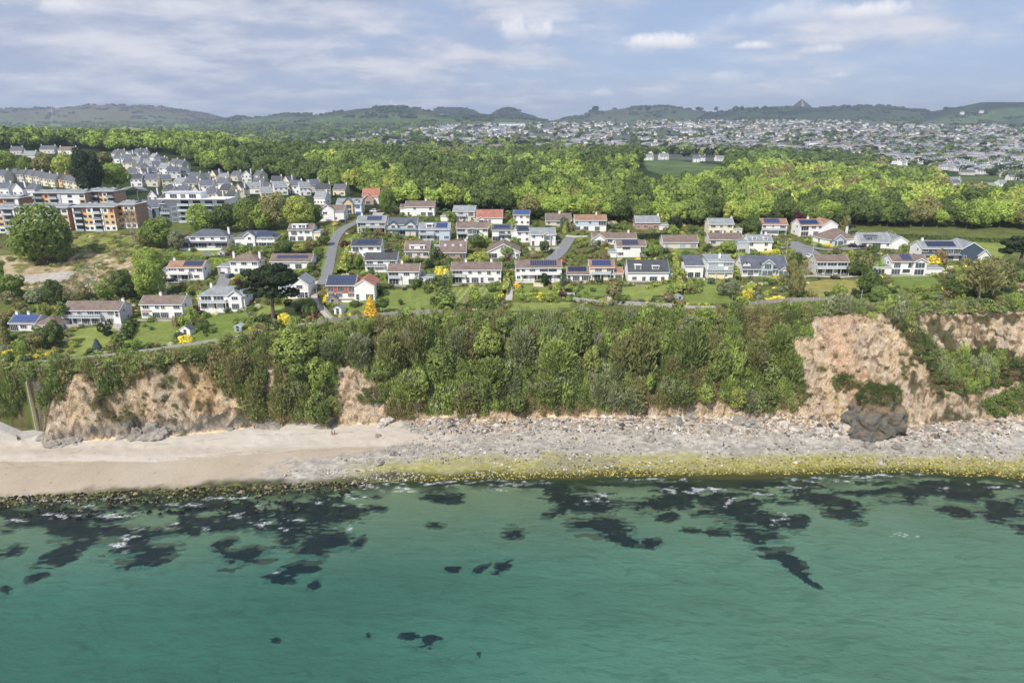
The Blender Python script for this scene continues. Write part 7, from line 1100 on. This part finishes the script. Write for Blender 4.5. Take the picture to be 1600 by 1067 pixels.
# ------------------------------------------------------------------ rocks
def rockmesh(name, rx, ry, rz, seed, m, n=3, amp=.35, top=None):
    import bmesh
    from mathutils import noise as mn
    bm = bmesh.new(); bmesh.ops.create_icosphere(bm, subdivisions=n, radius=1)
    for v in bm.verts:
        p = v.co.copy(); d = mn.noise(p*1.3+Vector((seed*3.1, 0, 0)))*amp*(1 if n < 4 else .8)+mn.noise(p*3.1+Vector((seed, 5, 0)))*amp*(.85 if n > 5 else .5)
        if n > 3: r_ = mn.ridged_multi_fractal(p*2.2+Vector((seed, 0, 0)), 1, 2, 4, 1, 2); d += (r_-1.2)*amp*.34+mn.noise(p*9)*amp*.25+mn.noise(Vector((p.x*2, p.y*2, p.z*9+p.x*3)))*amp*.22
        v.co = p*(1+d)
        if n > 5: v.co.x *= 1.04-.22*max(v.co.z, 0)-.10*max(-v.co.z, 0); v.co.y *= 1-.2*max(v.co.z, 0)
        v.co.z = max(v.co.z, -.9 if n > 5 else -.55); v.co = Vector((v.co.x*rx, v.co.y*ry, v.co.z*rz))
    me = bpy.data.meshes.new(name); bm.to_mesh(me); bm.free(); me.materials.append(m)
    if top: me.materials.append(top)
    for p in me.polygons: p.use_smooth = n > 3
    return me
def stackmat():
    m = bpy.data.materials.new('stack_rock'); nt = NT(m); p = nd(nt, 'ShaderNodeBsdfPrincipled', _Roughness=.95); o = nd(nt, 'ShaderNodeOutputMaterial'); nt.links.new(p.outputs[0], o.inputs[0])
    c = nd(nt, 'ShaderNodeTexCoord'); s = nd(nt, 'ShaderNodeSeparateXYZ'); nt.links.new(c.outputs['Object'], s.inputs[0]); n = nd(nt, 'ShaderNodeTexNoise', _Scale=.45, _Detail=7.0, _Roughness=.7, _Distortion=.6); nt.links.new(c.outputs['Object'], n.inputs['Vector']); n2 = nd(nt, 'ShaderNodeTexNoise', _Scale=1.7, _Detail=5.0, _Roughness=.75); nt.links.new(c.outputs['Object'], n2.inputs['Vector'])
    z = mth(nt, 'ADD', s.outputs[2], mth(nt, 'MULTIPLY', n.outputs[0], 6.0)); col = mixc(nt, rng_map(nt, z, 4.5, 7.0), A(140, 136, 126), A(176, 152, 122)); col = mixc(nt, rng_map(nt, n.outputs[0], .54, .64), col, A(170, 146, 116)); col = mixc(nt, rng_map(nt, n2.outputs[0], .56, .66), col, A(84, 78, 68)); col = mixc(nt, rng_map(nt, z, 8.5, 12), col, A(120, 112, 66))
    nt.links.new(col, p.inputs['Base Color']); b = nd(nt, 'ShaderNodeBump', _Strength=1.0, _Distance=.9); nt.links.new(n2.outputs[0], b.inputs['Height']); nt.links.new(b.outputs[0], p.inputs['Normal']); return m
SM = stackmat(); OUT = M['rock']; a = at_z(1375, 686, 2.5); e = empty('sea_stack', (a[0], a[1]+4.5, 2.0)); me = rockmesh('rock', 8.2, 6.2, 10.2, 3, SM, 6, .34); o = link('rock', me, e, (0, 0, 6.4))
me2 = rockmesh('rock_foot', 5.2, 3.2, 3.6, 9, SM, 5, .4); link('foot', me2, e, (-3.2, -3.4, .8))
tp = []; 
for v in me.vertices:
    if v.co.z > 3.4 and random.random() < .16*min(1, (v.co.z-2.8)/3): tp.append((v.co.x, v.co.y, v.co.z+6.4))
tp = np.array(tp[::1][:420]); s = rng.uniform(.28, .62, len(tp)); V = []
for i_ in range(len(tp)): V.append(cp[i_ % 6][:4*110]*s[i_]*np.array([1, 1, .8])+tp[i_])
o = link('scrub', crown_mesh('scrub', np.concatenate(V)), e); o.color = (*(GREEN['dark']*.75), 1); tag(e, 'large free standing rock stack with scrubby green cap on the beach', 'sea stack')
BRK = [rockmesh('boulder', 1, 1, .8, i, M['rock'], 3, .55) for i in range(5)]; BPK = [rockmesh('boulder', 1, 1, .75, 20+i, M['palerock'], 3, .55) for i in range(4)]
for px_, py_, s, kd, lb in [(591, 681, 1.0, 0, 'single dark boulder on the open sand below the bare scar'), (615, 709, 1.2, 0, 'dark boulder lying alone on the upper shingle'), (592, 724, 1.4, 0, 'dark flat boulder near the grey shingle edge'), (643, 708, .9, 0, 'small dark boulder right of the lone shingle boulder'), (602, 658, 1.6, 1, 'upper white boulder at the foot of the bare scar'), (609, 656, 1.3, 1, 'right hand white boulder at the foot of the bare scar'), (596, 665, 1.7, 1, 'lower white boulder at the foot of the bare scar'), (1015, 687, 2.1, 0, 'large grey boulder on the shingle at centre right'), (1054, 660, 2.3, 0, 'brown boulder at the cliff foot right of centre'), (1078, 652, 2.0, 0, 'tall brown boulder at the cliff foot right of centre'), (1136, 673, 2.0, 0, 'grey boulder below the small pale scar'), (1156, 660, 2.6, 0, 'largest dark boulder at the cliff foot below the small pale scar'), (1172, 664, 2.2, 0, 'dark boulder right of the largest cliff foot boulder'), (1104, 669, 1.4, 0, 'low grey boulder on the upper shingle'), (1508, 670, 2.0, 0, 'big grey boulder on the beach right of the stack'), (1453, 672, 1.5, 0, 'pointed grey boulder just right of the stack'), (1448, 696, 1.7, 0, 'rounded grey boulder on sand right of the stack'), (1473, 688, 1.0, 0, 'small dark boulder on sand right of the stack'), (1404, 700, 1.9, 0, 'flat grey rock at the right foot of the stack'), (1358, 698, 2.0, 0, 'flat grey rock at the left foot of the stack'), (1225, 664, 1.8, 1, 'pale boulder at the foot of the big rock scar'), (1240, 672, 1.3, 1, 'small pale boulder below the big rock scar'), (1282, 674, 1.5, 1, 'pale boulder left of the stack'), (830, 678, 1.2, 0, 'brown boulder on the middle shingle'), (868, 664, 1.3, 1, 'pale boulder at the foot of the middle cliff'), (700, 664, 1.3, 0, 'grey boulder at the foot of the cliff left of centre'), (640, 668, 1.3, 0, 'grey boulder right of the white boulders'), (1592, 672, 1.8, 1, 'pale boulder at the right picture edge')]:
    a = unp(px_, py_, 120); o = link('boulder', (BPK if kd else BRK)[CNT[0] % 4], None, (a[0], a[1], a[2]+s*.1), (0, 0, random.uniform(0, 6))); CNT[0] += 1; o.scale = (s, s*random.uniform(.75, 1), s*random.uniform(.7, .95)); tag(o, lb, 'boulder')
for i_, (px_, py_, sx_, sz_, lb) in enumerate([(238, 684, 4.6, 4.4, 'largest grey rock outcrop at the foot of the left cliff'), (212, 686, 3.6, 3.2, 'grey rock outcrop left of the largest left outcrop'), (192, 684, 3.0, 2.2, 'low pale outcrop beside the sand shelf'), (140, 684, 3.4, 2.8, 'brown outcrop jutting left of the sand shelf'), (112, 692, 3.6, 1.8, 'low outcrop at the foot of the left cliff'), (84, 696, 3.4, 1.5, 'flat dark outcrop beside the slipway'), (66, 686, 2.4, 2.0, 'yellowish outcrop beside the slipway'), (356, 672, 2.2, 1.4, 'small grey outcrop right of the left rock face'), (418, 668, 3.6, 1.6, 'bluish grey outcrop below the orange streak'), (446, 662, 3.2, 1.8, 'grey outcrop right of the bluish one'), (478, 664, 2.8, 1.5, 'dark outcrop left of the bare scar'), (505, 668, 2.6, 1.6, 'dark brown outcrop near the bare scar foot')]):
    a = at_z(px_, py_, 4.0); o = link('rock_outcrop', rockmesh('rock_outcrop', 1, .8, .9, 40+i_, OUT, 5, .55), None, (a[0], a[1]+sx_*.5, 3.4), (0, 0, 0)); o.scale = (sx_, sx_*.9, sz_); tag(o, lb, 'rock')
def pebbles(name, P, s, cols, label):
    base = np.array([(1, 0, 0), (-1, .2, 0), (0, 1, .1), (.1, -1, 0), (.15, .1, .8), (0, 0, -.6)], float); F = np.array([(0, 2, 4), (2, 1, 4), (1, 3, 4), (3, 0, 4), (2, 0, 5), (1, 2, 5), (3, 1, 5), (0, 3, 5)])
    n = len(P); V = base[None]*(1+rng.uniform(-.3, .3, (n, 6, 3)))*s[:, None, None]; a = rng.uniform(0, 6.28, n); c, sn = np.cos(a)[:, None], np.sin(a)[:, None]; V = np.stack([V[..., 0]*c-V[..., 1]*sn, V[..., 0]*sn+V[..., 1]*c, V[..., 2]], -1)+P[:, None]
    me = npmesh(name, V.reshape(-1, 3), (F[None]+np.arange(n)[:, None, None]*6).reshape(-1, 3), [PM], col=np.repeat(cols, 6, 0)); stuff(link(name, me), label, 'stones')
PM = terrmat('pebble_mat', 1.2, .2, 6, .3, .5, .1)
def scat(n, poly, f=None):
    px = rng.uniform(min(p[0] for p in poly), max(p[0] for p in poly), n); py = rng.uniform(min(p[1] for p in poly), max(p[1] for p in poly), n); k = inpoly(px, py, poly)
    if f is not None: k &= f(px, py)
    px, py = px[k], py[k]; x, y, z, ok = unp_v(px, py, 120, 300); z = hgt(x, y)+.07; return px[ok], py[ok], np.stack([x, y, z], 1)[ok]
pal = np.array([A(*c) for c in ((212, 206, 198), (176, 170, 160), (134, 128, 120), (98, 92, 84), (196, 176, 154), (230, 226, 218))])
px, py, P = scat(15000, [(380, 752), (460, 735), (640, 690), (700, 662), (1600, 668), (1600, 735), (1300, 722), (900, 738), (560, 756)], lambda a, b: fbm(a/40, b/9, 15) > .42); s = np.clip(rng.lognormal(-1.75, .5, len(P)), .05, .7); pebbles('shingle', P, s, pal[rng.choice(6, len(P), p=[.26, .26, .18, .1, .1, .1])], 'grey shingle and stones on the beach')
px, py, P = scat(6000, [(640, 655), (1000, 650), (1240, 645), (1330, 660), (1420, 662), (1600, 650), (1600, 684), (1430, 690), (1240, 684), (900, 676), (640, 678)]); s = np.clip(rng.lognormal(-1.3, .6, len(P)), .1, 1.2); pebbles('fallen_rocks', P, s, pal[rng.choice(6, len(P), p=[.2, .16, .14, .12, .22, .16])], 'broken rock debris along the foot of the cliff')
px, py, P = scat(9000, [(560, 752), (900, 728), (1300, 712), (1600, 722), (1600, 748), (1300, 740), (900, 746), (600, 754)]); P = P[P[:, 2] > .14]; s = np.clip(rng.lognormal(-1.65, .45, len(P)), .05, .45); ap = np.array([A(*c) for c in ((176, 168, 88), (150, 150, 64), (206, 196, 120), (118, 112, 60))]); pebbles('weedy_stones', P, s, ap[rng.choice(4, len(P), p=[.4, .2, .25, .15])], 'yellow green weed covered stones at the water line')
px, py, P = scat(5200, [(0, 776), (150, 770), (260, 764), (400, 758), (560, 752), (600, 758), (520, 768), (400, 776), (250, 786), (0, 796)]); P[:, 2] = np.maximum(P[:, 2], -.1); s = np.clip(rng.lognormal(-1.35, .5, len(P)), .08, .9); wp = np.array([A(*c) for c in ((60, 54, 42), (92, 94, 52), (150, 142, 114), (42, 42, 38), (170, 156, 124))]); pebbles('wet_rocks', P, s, wp[rng.choice(5, len(P), p=[.34, .24, .12, .22, .08])], 'dark weed covered rocks at the edge of the sandy beach')
px, py, P = scat(900, [(20, 786), (420, 776), (560, 766), (520, 800), (300, 808), (80, 818), (0, 800)], lambda a, b: fbm(a/20, b/6, 19) > .52); P[:, 2] = -.05; s = np.clip(rng.lognormal(-1.0, .4, len(P)), .1, .9); pebbles('surf_rocks', P, s*np.array(1.), wp[rng.choice(5, len(P), p=[.4, .1, .08, .38, .04])]*.8, 'low dark rocks awash in the shallow surf')
# ------------------------------------------------------------------ walls, fences, sheds
def wall(pts, h, th, m, label, name='wall', y0=180, panels=0):
    P = [Vector(unp(a, b, y0)) for a, b in pts]; e = empty(name, P[0]); mb = MB(); o = P[0]; pm = MB()
    for i in range(len(P)-1):
        d = P[i+1]-P[i]; L = math.hypot(d.x, d.y); n = max(1, int(L/2)); u = Vector((d.x, d.y, 0)).normalized(); nn = Vector((-u.y, u.x, 0))*th/2
        for k in range(n):
            a = P[i]+d*(k/n); b = P[i]+d*((k+1)/n); za = H1(a.x, a.y); zb = H1(b.x, b.y); za = (za+zb)/2; g = .015 if panels else 0; a2 = Vector((a.x, a.y, 0))+u*g-Vector((o.x, o.y, 0)); b2 = Vector((b.x, b.y, 0))-u*g-Vector((o.x, o.y, 0)); hh = h+random.uniform(-.03, .03); z0 = za-1.2-o.z; z1 = za+hh-o.z
            mb._add([a2-nn+Vector((0, 0, z0)), b2-nn+Vector((0, 0, z0)), b2+nn+Vector((0, 0, z0)), a2+nn+Vector((0, 0, z0)), a2-nn+Vector((0, 0, z1)), b2-nn+Vector((0, 0, z1)), b2+nn+Vector((0, 0, z1)), a2+nn+Vector((0, 0, z1))], [(0, 1, 5, 4), (1, 2, 6, 5), (2, 3, 7, 6), (3, 0, 4, 7), (4, 5, 6, 7)], m)
            if panels: pm.box(a2.x-.08, a2.x+.08, a2.y-.08, a2.y+.08, z0, z1+.12, M['concrete'])
            else: pm.prism([(-th/2-.05, 0), (th/2+.05, 0), (th/2+.05, .08), (-th/2-.05, .08)], 0, .01, m)
    if panels: mb.build('panel', e); pm.build('post', e)
    else: mb.build('stonework', e)
    tag(e, label, name); return e
wall([(497, 509), (520, 505), (545, 501), (570, 498), (600, 496), (640, 493), (690, 491)], 1.7, .12, M['wood'], 'weathered grey board fence along the cliff edge below the striped lawn', 'fence', panels=1)
wall([(494, 452), (497, 470), (508, 486), (520, 500)], 1.5, .12, M['wood'], 'grey fence along the path beside the red tiled house', 'fence', panels=1)
wall([(400, 520), (440, 514), (470, 510), (495, 508)], .9, .3, M['concrete'], 'pale low wall below the umbrella pine')
wall([(205, 552), (240, 548), (280, 542), (320, 536), (360, 530), (395, 524)], .8, .25, M['concrete'], 'long pale wall at the foot of the left lawns')
wall([(60, 567), (110, 563), (150, 558), (190, 554)], .7, .3, M['st'], 'low stone wall along the lower left garden')
wall([(1068, 483), (1090, 484), (1118, 484)], 1.4, .2, M['concrete'], 'grey wall on the cliff edge below the modern garden')
wall([(1170, 477), (1200, 474), (1240, 471), (1290, 470), (1332, 468)], 1.3, .14, M['wood'], 'long grey board fence along the cliff path below the oval lawn', 'fence', panels=1)
wall([(895, 470), (930, 474), (970, 476), (1010, 478), (1050, 480)], 1.3, .4, M['st'], 'rough dry stone wall below the cream villa garden')
wall([(1578, 448), (1590, 449), (1604, 450)], 1.6, .12, M['deck'], 'brown board fence at the right picture edge', 'fence', panels=1)
wall([(825, 391), (845, 392), (860, 393)], 1.4, .4, M['lt'], 'pale retaining wall below the house with a gabled bay')
wall([(1262, 366), (1268, 372), (1280, 380)], .9, .3, M['st'], 'curved stone wall beside the right hand road')
wall([(1256, 404), (1264, 407), (1272, 408)], 1.2, .3, M['st'], 'dark stone wall left of the glass fronted house')
wall([(876, 461), (888, 462), (898, 463)], 1.2, .3, M['concrete'], 'grey patio wall below the slim tree')
wall([(560, 385), (585, 386), (606, 386)], 1.0, .3, M['lt'], 'pale retaining wall below the pale balcony house')
def shed(px, py, w, d, h, wc, rc, label, name='shed', glassy=False):
    a = unp(px, py, 180); e = empty(name, a, random.uniform(-.3, .3)); mb = MB(); wm_ = M['paleglass'] if glassy else M[wc]; mb.box(-w/2, w/2, 0, d, -1, h, wm_); mb.prism([(-w/2, h-.01), (w/2, h-.01), (0, h+w*.3)], 0, d, wm_, 'y'); mb.build('wall', e)
    r_ = MB(); roofgeo(r_, 'f', -w/2, w/2, 0, d, h, w*.32, M['paleglass'] if glassy else (M[ROOFC[rc]] if rc in ROOFC else M[rc]), ov=.15, th=.06, trim=M['frame'] if glassy else wm_); r_.build('roof', e); win(e, 'd', 0, -.03, .05)
    if glassy:
        f = MB()
        for i in range(4): t = -w/2+w*i/3; f.box(t-.03, t+.03, -.03, .0, 0, h, M['frame'])
        for i in range(5): t = d*i/4; f.box(-w/2-.03, -w/2, t-.03, t+.03, 0, h, M['frame']); f.box(w/2, w/2+.03, t-.03, t+.03, 0, h, M['frame'])
        f.build('frame', e)
    tag(e, label, name)
shed(290, 524, 3.6, 3, 2.1, 'wh', 'sl', 'small white shed with blue slate roof on the second lawn'); shed(372, 518, 2.4, 3, 1.7, 'gy', 'gr', 'small greenhouse on the right part of the left lawns', 'greenhouse', True); shed(486, 499, 2.2, 2, 1.8, 'red', 'dk', 'tiny red shed right of the umbrella pine'); shed(528, 491, 2.6, 4, 2.0, 'wh', 'gr', 'white garden shed with grey roof beside the yellow hedge'); shed(520, 476, 4.0, 4, 1.8, 'st', 'sl', 'low slate roofed outbuilding beside the yellow hedge')
shed(1041, 475, 3.0, 3, 1.9, 'gy', 'gr', 'dark domed greenhouse at the cliff edge beside the hedge', 'greenhouse', True); shed(1062, 472, 2.2, 2.4, 2.0, 'bl', 'gr', 'pale blue grey shed at the foot of the modern garden'); shed(42, 542, 2.4, 2.4, 1.8, 'black', 'dk', 'small black shed in the lower left garden'); shed(734, 476, 3.0, 2.6, 1.5, 'bk', 'br', 'small brown garden hut at the foot of the ridged lawn'); shed(318, 411, 4.6, 4, 2.6, 'bk', 'gr', 'flat looking garden building behind the solar roof'); shed(262, 428, 3.4, 3, 2.0, 'gy', 'gr', 'grey shed left of the tall clipped hedge'); shed(346, 402, 3.2, 3, 2.0, 'lt', 'gr', 'pale shed behind the hipped brown roof')
# slipway and sea wall at the far left
a0 = at_z(0, 658, 9); a1 = at_z(31, 680, 4.6); a2 = at_z(62, 668, 5.6); a3 = at_z(31, 700, 2.6)
mb = MB()
def slab(p, q, w, th, m, mb): 
    p = Vector(p); q = Vector(q); d = q-p; n = Vector((-d.y, d.x, 0)).normalized()*w/2; mb._add([p-n, q-n, q+n, p+n, p-n-Vector((0, 0, th)), q-n-Vector((0, 0, th)), q+n-Vector((0, 0, th)), p+n-Vector((0, 0, th))], [(0, 1, 2, 3), (7, 6, 5, 4), (0, 4, 5, 1), (1, 5, 6, 2), (2, 6, 7, 3), (3, 7, 4, 0)], m)
e = empty('slipway', a1); I_ = Vector(a1)
m1 = MB(); slab(Vector(a0)-I_+Vector((-12, 2, 3)), Vector((0, .5, 0)), 3.2, 4, M['concrete'], m1); m1.build('upper_ramp', e)
m2 = MB(); slab(Vector((6, 1.5, .15)), Vector(a3)-I_+Vector((0, -1.5, -.6)), 3.4, 3.5, M['concrete'], m2); m2.build('lower_ramp', e)
m3 = MB(); slab(Vector((-.8, 1.2, .1)), Vector((6.6, 2.8, .1)), 3.6, 4, M['concrete'], m3); m3.build('landing', e); tag(e, 'concrete slipway ramps turning down to the sand at far left', 'slipway')
e = empty('retaining_wall', at_z(59, 668, 5)); t_ = MB()
p0 = Vector(at_z(59, 668, 5)); p1 = Vector(unp(58, 600, 150)); m1 = MB(); d_ = p1-p0
m1._add([(0, -1.2, -2), (.3, -1.2, -2), (.3, d_.y+.5, d_.z+.6), (0, d_.y+.5, d_.z+.6), (0, .2, -2), (.3, .2, -2), (0, -1.2, .8), (.3, -1.2, .8), (0, d_.y+.6, d_.z-1.0), (.3, d_.y+.6, d_.z-1)], [(0, 1, 7, 6), (6, 7, 2, 3), (0, 6, 3, 8), (1, 9, 2, 7), (0, 8, 9, 1), (3, 2, 9, 8)], M['st']); m1.build('rib', e); tag(e, 'thin concrete rib wall running up the netted cliff at far left', 'wall')
# ------------------------------------------------------------------ cars
def car(px, py, paint, rot, label, y0=180, sc=1.0, z=.12, tall=0):
    a = unp(px, py, y0); e = empty('parked_car', (a[0], a[1], a[2]+z), R(rot)); e.scale = (sc,)*3
    t = tall; prof = [(-2.15, .35), (-2.2, .75), (-2.05, .95+t*.2), (-1.2, 1.0+t*.1), (1.0, .98), (2.0, .82+t*.1), (2.15, .6), (2.15, .35)]
    b = MB(); b.prism([(p, q) for p, q in prof], -.86, .86, M[paint], 'y'); b.prism([(-1.75, .95), (-1.35, 1.42+t*.35), (.35, 1.45+t*.35), (1.05, .96)], -.74, .74, M[paint], 'y'); b.build('body', e)
    g = MB(); g.prism([(-1.5, 1.0), (-1.28, 1.36+t*.33), (.28, 1.38+t*.33), (.78, 1.0)], -.76, .76, M['glass'], 'y'); g.prism([(.42, 1.42+t*.3), (1.06, 1.0), (1.1, 1.02), (.46, 1.45+t*.3)], -.66, .66, M['glass'], 'y'); g.prism([(-1.80, 1.0), (-1.42, 1.4+t*.3), (-1.46, 1.42+t*.3), (-1.84, 1.02)], -.66, .66, M['glass'], 'y'); g.build('windows', e)
    for sx in (-1.35, 1.35):
        for sy in (-.80, .80): w_ = MB(); w_.tube((sx, sy-.1, .32), (sx, sy+.1, .32), .33, .33, M['tyre'], 14); o = w_.build('wheel', e); r_ = MB(); r_.tube((sx, sy-.12, .32), (sx, sy+.12, .32), .18, .18, M['steel'], 10); r_.build('rim', o)
    for sy in (-.6, .6): MB().box(2.13, 2.18, sy-.18, sy+.18, .62, .78, M['frame']).build('headlight', e)
    tag(e, label, 'car')
car(257, 441, 'car_black', 200, 'left one of two dark cars beside the orange and solar roofed house'); car(268, 441, 'car_black', 20, 'right one of two dark cars beside the orange and solar roofed house'); car(361, 433, 'car_blue', 70, 'blue grey car on the drive beside the flat roofed garage'); car(351, 427, 'car_black', 90, 'dark car inside the mouth of the flat roofed garage')
car(536, 348, 'car_black', 10, 'dark car parked by the white garage house'); car(584, 332, 'car_white', 160, 'white van like car beside the blue gabled house', tall=1); car(1281, 375, 'car_silver', 15, 'silver car on the drive of the hipped bungalow'); car(1333, 387, 'car_black', 8, 'large dark car left of the grey fieldside house', tall=1); car(1345, 388, 'car_black', 185, 'second dark car close to the dark framed dormer house'); car(1228, 389, 'car_silver', 20, 'silver car half hidden by shrubs left of the right hand road'); car(1266, 403, 'car_white', 40, 'white car at the road end above the glass fronted house')
for i, (a_, b_, p_) in enumerate([(196, 320, 'car_white'), (203, 321, 'car_silver'), (210, 319, 'car_white'), (199, 325, 'car_white'), (208, 325, 'car_black'), (216, 323, 'car_white')]): car(a_, b_, p_, 80+i*7, f"{p_.split('_')[1]} car in the car park between apartments and slate blue house", 330)
# ------------------------------------------------------------------ lamp posts, parasol, people
def lamp(px, py, h, label, y0=180, name='street_lamp'):
    a = unp(px, py, y0); e = empty(name, a); MB().tube((0, 0, -1), (0, 0, h), .09, .06, M['steel'], 8).build('pole', e)
    if name == 'street_lamp': m_ = MB(); m_.tube((0, 0, h), (.9, -.2, h+.25), .05, .04, M['steel'], 6); m_.build('arm', e); MB().box(.6, 1.3, -.35, -.05, h+.2, h+.34, M['gy']).build('lamp_head', e)
    else:
        m_ = MB(); m_.box(-.8, .8, -.06, .06, h-.5, h-.38, M['bark']); m_.build('crossarm', e)
    tag(e, label, name.replace('_', ' '))
lamp(186, 308, 7, 'tall grey street lamp by the estate road', 330); lamp(1345, 470, 4, 'slim pole on the cliff path at the right', name='pole'); lamp(217, 318, 7, 'street lamp beside the car park', 330); lamp(522, 372, 6, 'street lamp beside the curving road'); lamp(1228, 402, 8, 'utility pole standing behind the bright lime hedge', name='utility_pole'); lamp(869, 398, 6, 'street lamp at the upper middle road'); lamp(1270, 396, 6, 'street lamp near the right hand road')
a = unp(877, 416, 180); e = empty('parasol', a); MB().tube((0, 0, 0), (0, 0, 2.6), .04, .04, M['steel'], 6).build('pole', e); m_ = MB(); vs = [(0, 0, 2.9)]+[(1.6*math.cos(k*math.pi/4), 1.6*math.sin(k*math.pi/4), 2.2) for k in range(8)]; m_._add(vs, [(0, 1+k, 1+(k+1) % 8) for k in range(8)]+[tuple(range(8, 0, -1))], M['red']); m_.build('canopy', e); tag(e, 'red parasol at the right end of the long white solar villa', 'parasol')
a = unp(842, 447, 180); e = empty('garden_table', a); MB().box(-2, 2, -.8, .8, -.3, .95, M['cr']).build('cover', e); MB().box(-2.1, 2.1, -.9, .9, .96, 1.02, M['cr']).build('top', e); tag(e, 'cream covered garden table below the long white solar villa', 'table')
def person(px, py, rot, top, legs, label, stride=.18, y0=110, wade=0):
    a = unp(px, py, y0); J = dict(pelvis=(0, 0, .93), chest=(0, .02, 1.25), neck=(0, .02, 1.47), head=(0, -.01, 1.60), crown=(0, 0, 1.72), lh=(.10, 0, .88), lk=(.11, -.06-stride*.3, .50), la=(.11, -stride, .09), lt=(.11, -stride-.16, .03), rh=(-.10, 0, .88), rk=(-.11, .02, .50), ra=(-.11, stride, .11), rt=(-.11, stride-.15, .03),
        ls=(.19, .02, 1.40), le=(.25, .04, 1.12), lw=(.24, -.10, .90), lf=(.24, -.15, .82), rs=(-.19, .02, 1.40), re=(-.25, .0, 1.12), rw=(-.24, .08, .88), rf=(-.24, .09, .80))
    E = ['pelvis chest', 'chest neck', 'neck head', 'head crown', 'pelvis lh', 'lh lk', 'lk la', 'la lt', 'pelvis rh', 'rh rk', 'rk ra', 'ra rt', 'chest ls', 'ls le', 'le lw', 'lw lf', 'chest rs', 'rs re', 're rw', 'rw rf']; Rr = dict(pelvis=.15, chest=.155, neck=.06, head=.10, crown=.085, lh=.10, rh=.10, lk=.065, rk=.065, la=.045, ra=.045, lt=.04, rt=.04, ls=.065, rs=.065, le=.048, re=.048, lw=.035, rw=.035, lf=.04, rf=.04)
    def skin(names, k, m, nm, par):
        me = bpy.data.meshes.new(nm); ix = {n_: i for i, n_ in enumerate(names)}; me.from_pydata([J[n_] for n_ in names], [(ix[q.split()[0]], ix[q.split()[1]]) for q in E if all(w_ in ix for w_ in q.split())], []); o = bpy.data.objects.new(nm, me); COL.objects.link(o); o.parent = par
        o.modifiers.new('skin', 'SKIN'); sv = me.skin_vertices[0].data
        for n_ in names: sv[ix[n_]].radius = (Rr[n_]*k,)*2
        sv[0].use_root = True; su = o.modifiers.new('sub', 'SUBSURF'); su.levels = 1; su.render_levels = 1; me.materials.append(m); return o
    e = empty('person', (a[0], a[1], a[2]+.02-wade), R(rot)); skin(list(J), 1, M['skin'], 'body', e); skin(['chest', 'pelvis', 'neck', 'ls', 'le', 'rs', 're'], 1.16, M[top], 'top', e); skin(['pelvis', 'lh', 'lk', 'la', 'rh', 'rk', 'ra'], 1.18, M[legs], 'trousers', e)
    h_ = MB(); h_.tube((0, .02, 1.60), (0, .03, 1.74), .115, .07, M['hair'], 10); h_.build('hair', e, smooth=True); f = MB(); f.prism([(-.015, -.12), (.015, -.12), (0, -.145)], 1.60, 1.64, M['skin'], 'z'); f.box(-.05, -.025, -.118, -.10, 1.635, 1.65, M['hair']); f.box(.025, .05, -.118, -.10, 1.635, 1.65, M['hair']); f.box(-.03, .03, -.112, -.10, 1.56, 1.57, M['red']); f.build('face', e)
    tag(e, label, 'person'); return e
person(1130, 698, 60, 'cloth_red', 'cloth_dark', 'person in dark red top walking on the shingle at right'); person(789, 709, -40, 'cloth_dark', 'cloth_dark', 'person in dark clothes walking on the middle shingle'); person(398, 670, 15, 'cloth_orange', 'cloth_dark', 'person in orange top at the foot of the left cliff'); person(519, 680, 100, 'cloth_dark', 'cloth_dark', 'left one of two people standing on sand below the cliff'); person(523, 680, -80, 'cloth_dark', 'cloth_red', 'right one of two people standing on sand below the cliff'); person(28, 688, 20, 'car_blue', 'cloth_dark', 'person in blue top beside the slipway')
# ------------------------------------------------------------------ labels: make look-alikes tell apart by order
bpy.context.view_layer.update()
def pxof(o):
    p = o.matrix_world.translation; return float(proj(p.x, p.y, p.z)[0])
by = {}
for o, _ in THINGS: by.setdefault(o['label'], []).append(o)
ORD = ['leftmost']+[w+' from left' for w in 'second third fourth fifth sixth seventh eighth ninth tenth eleventh twelfth thirteenth fourteenth fifteenth sixteenth seventeenth eighteenth nineteenth twentieth'.split()]
NUM = ['', '']+'two three four five six seven eight nine ten eleven twelve thirteen fourteen fifteen sixteen seventeen eighteen nineteen twenty'.split()
for lb, L in by.items():
    if 1 < len(L) <= 20:
        L.sort(key=pxof)
        for i, o in enumerate(L):
            s = ('left one' if i == 0 else 'right one') if len(L) == 2 else ('rightmost' if i == len(L)-1 else ORD[i])
            o['label'] = f"{lb}, {s}"
# ------------------------------------------------------------------ haze
hm = bpy.data.materials.new('haze'); nt = NT(hm); v = nd(nt, 'ShaderNodeVolumePrincipled', _Density=9.5e-5, _Anisotropy=.2); v.inputs['Color'].default_value = (.70, .83, 1, 1); o = nd(nt, 'ShaderNodeOutputMaterial'); nt.links.new(v.outputs[0], o.inputs['Volume'])
hb = MB(); hb.box(-11800, 11800, -150, 9050, -60, 290, hm); stuff(hb.build('haze'))
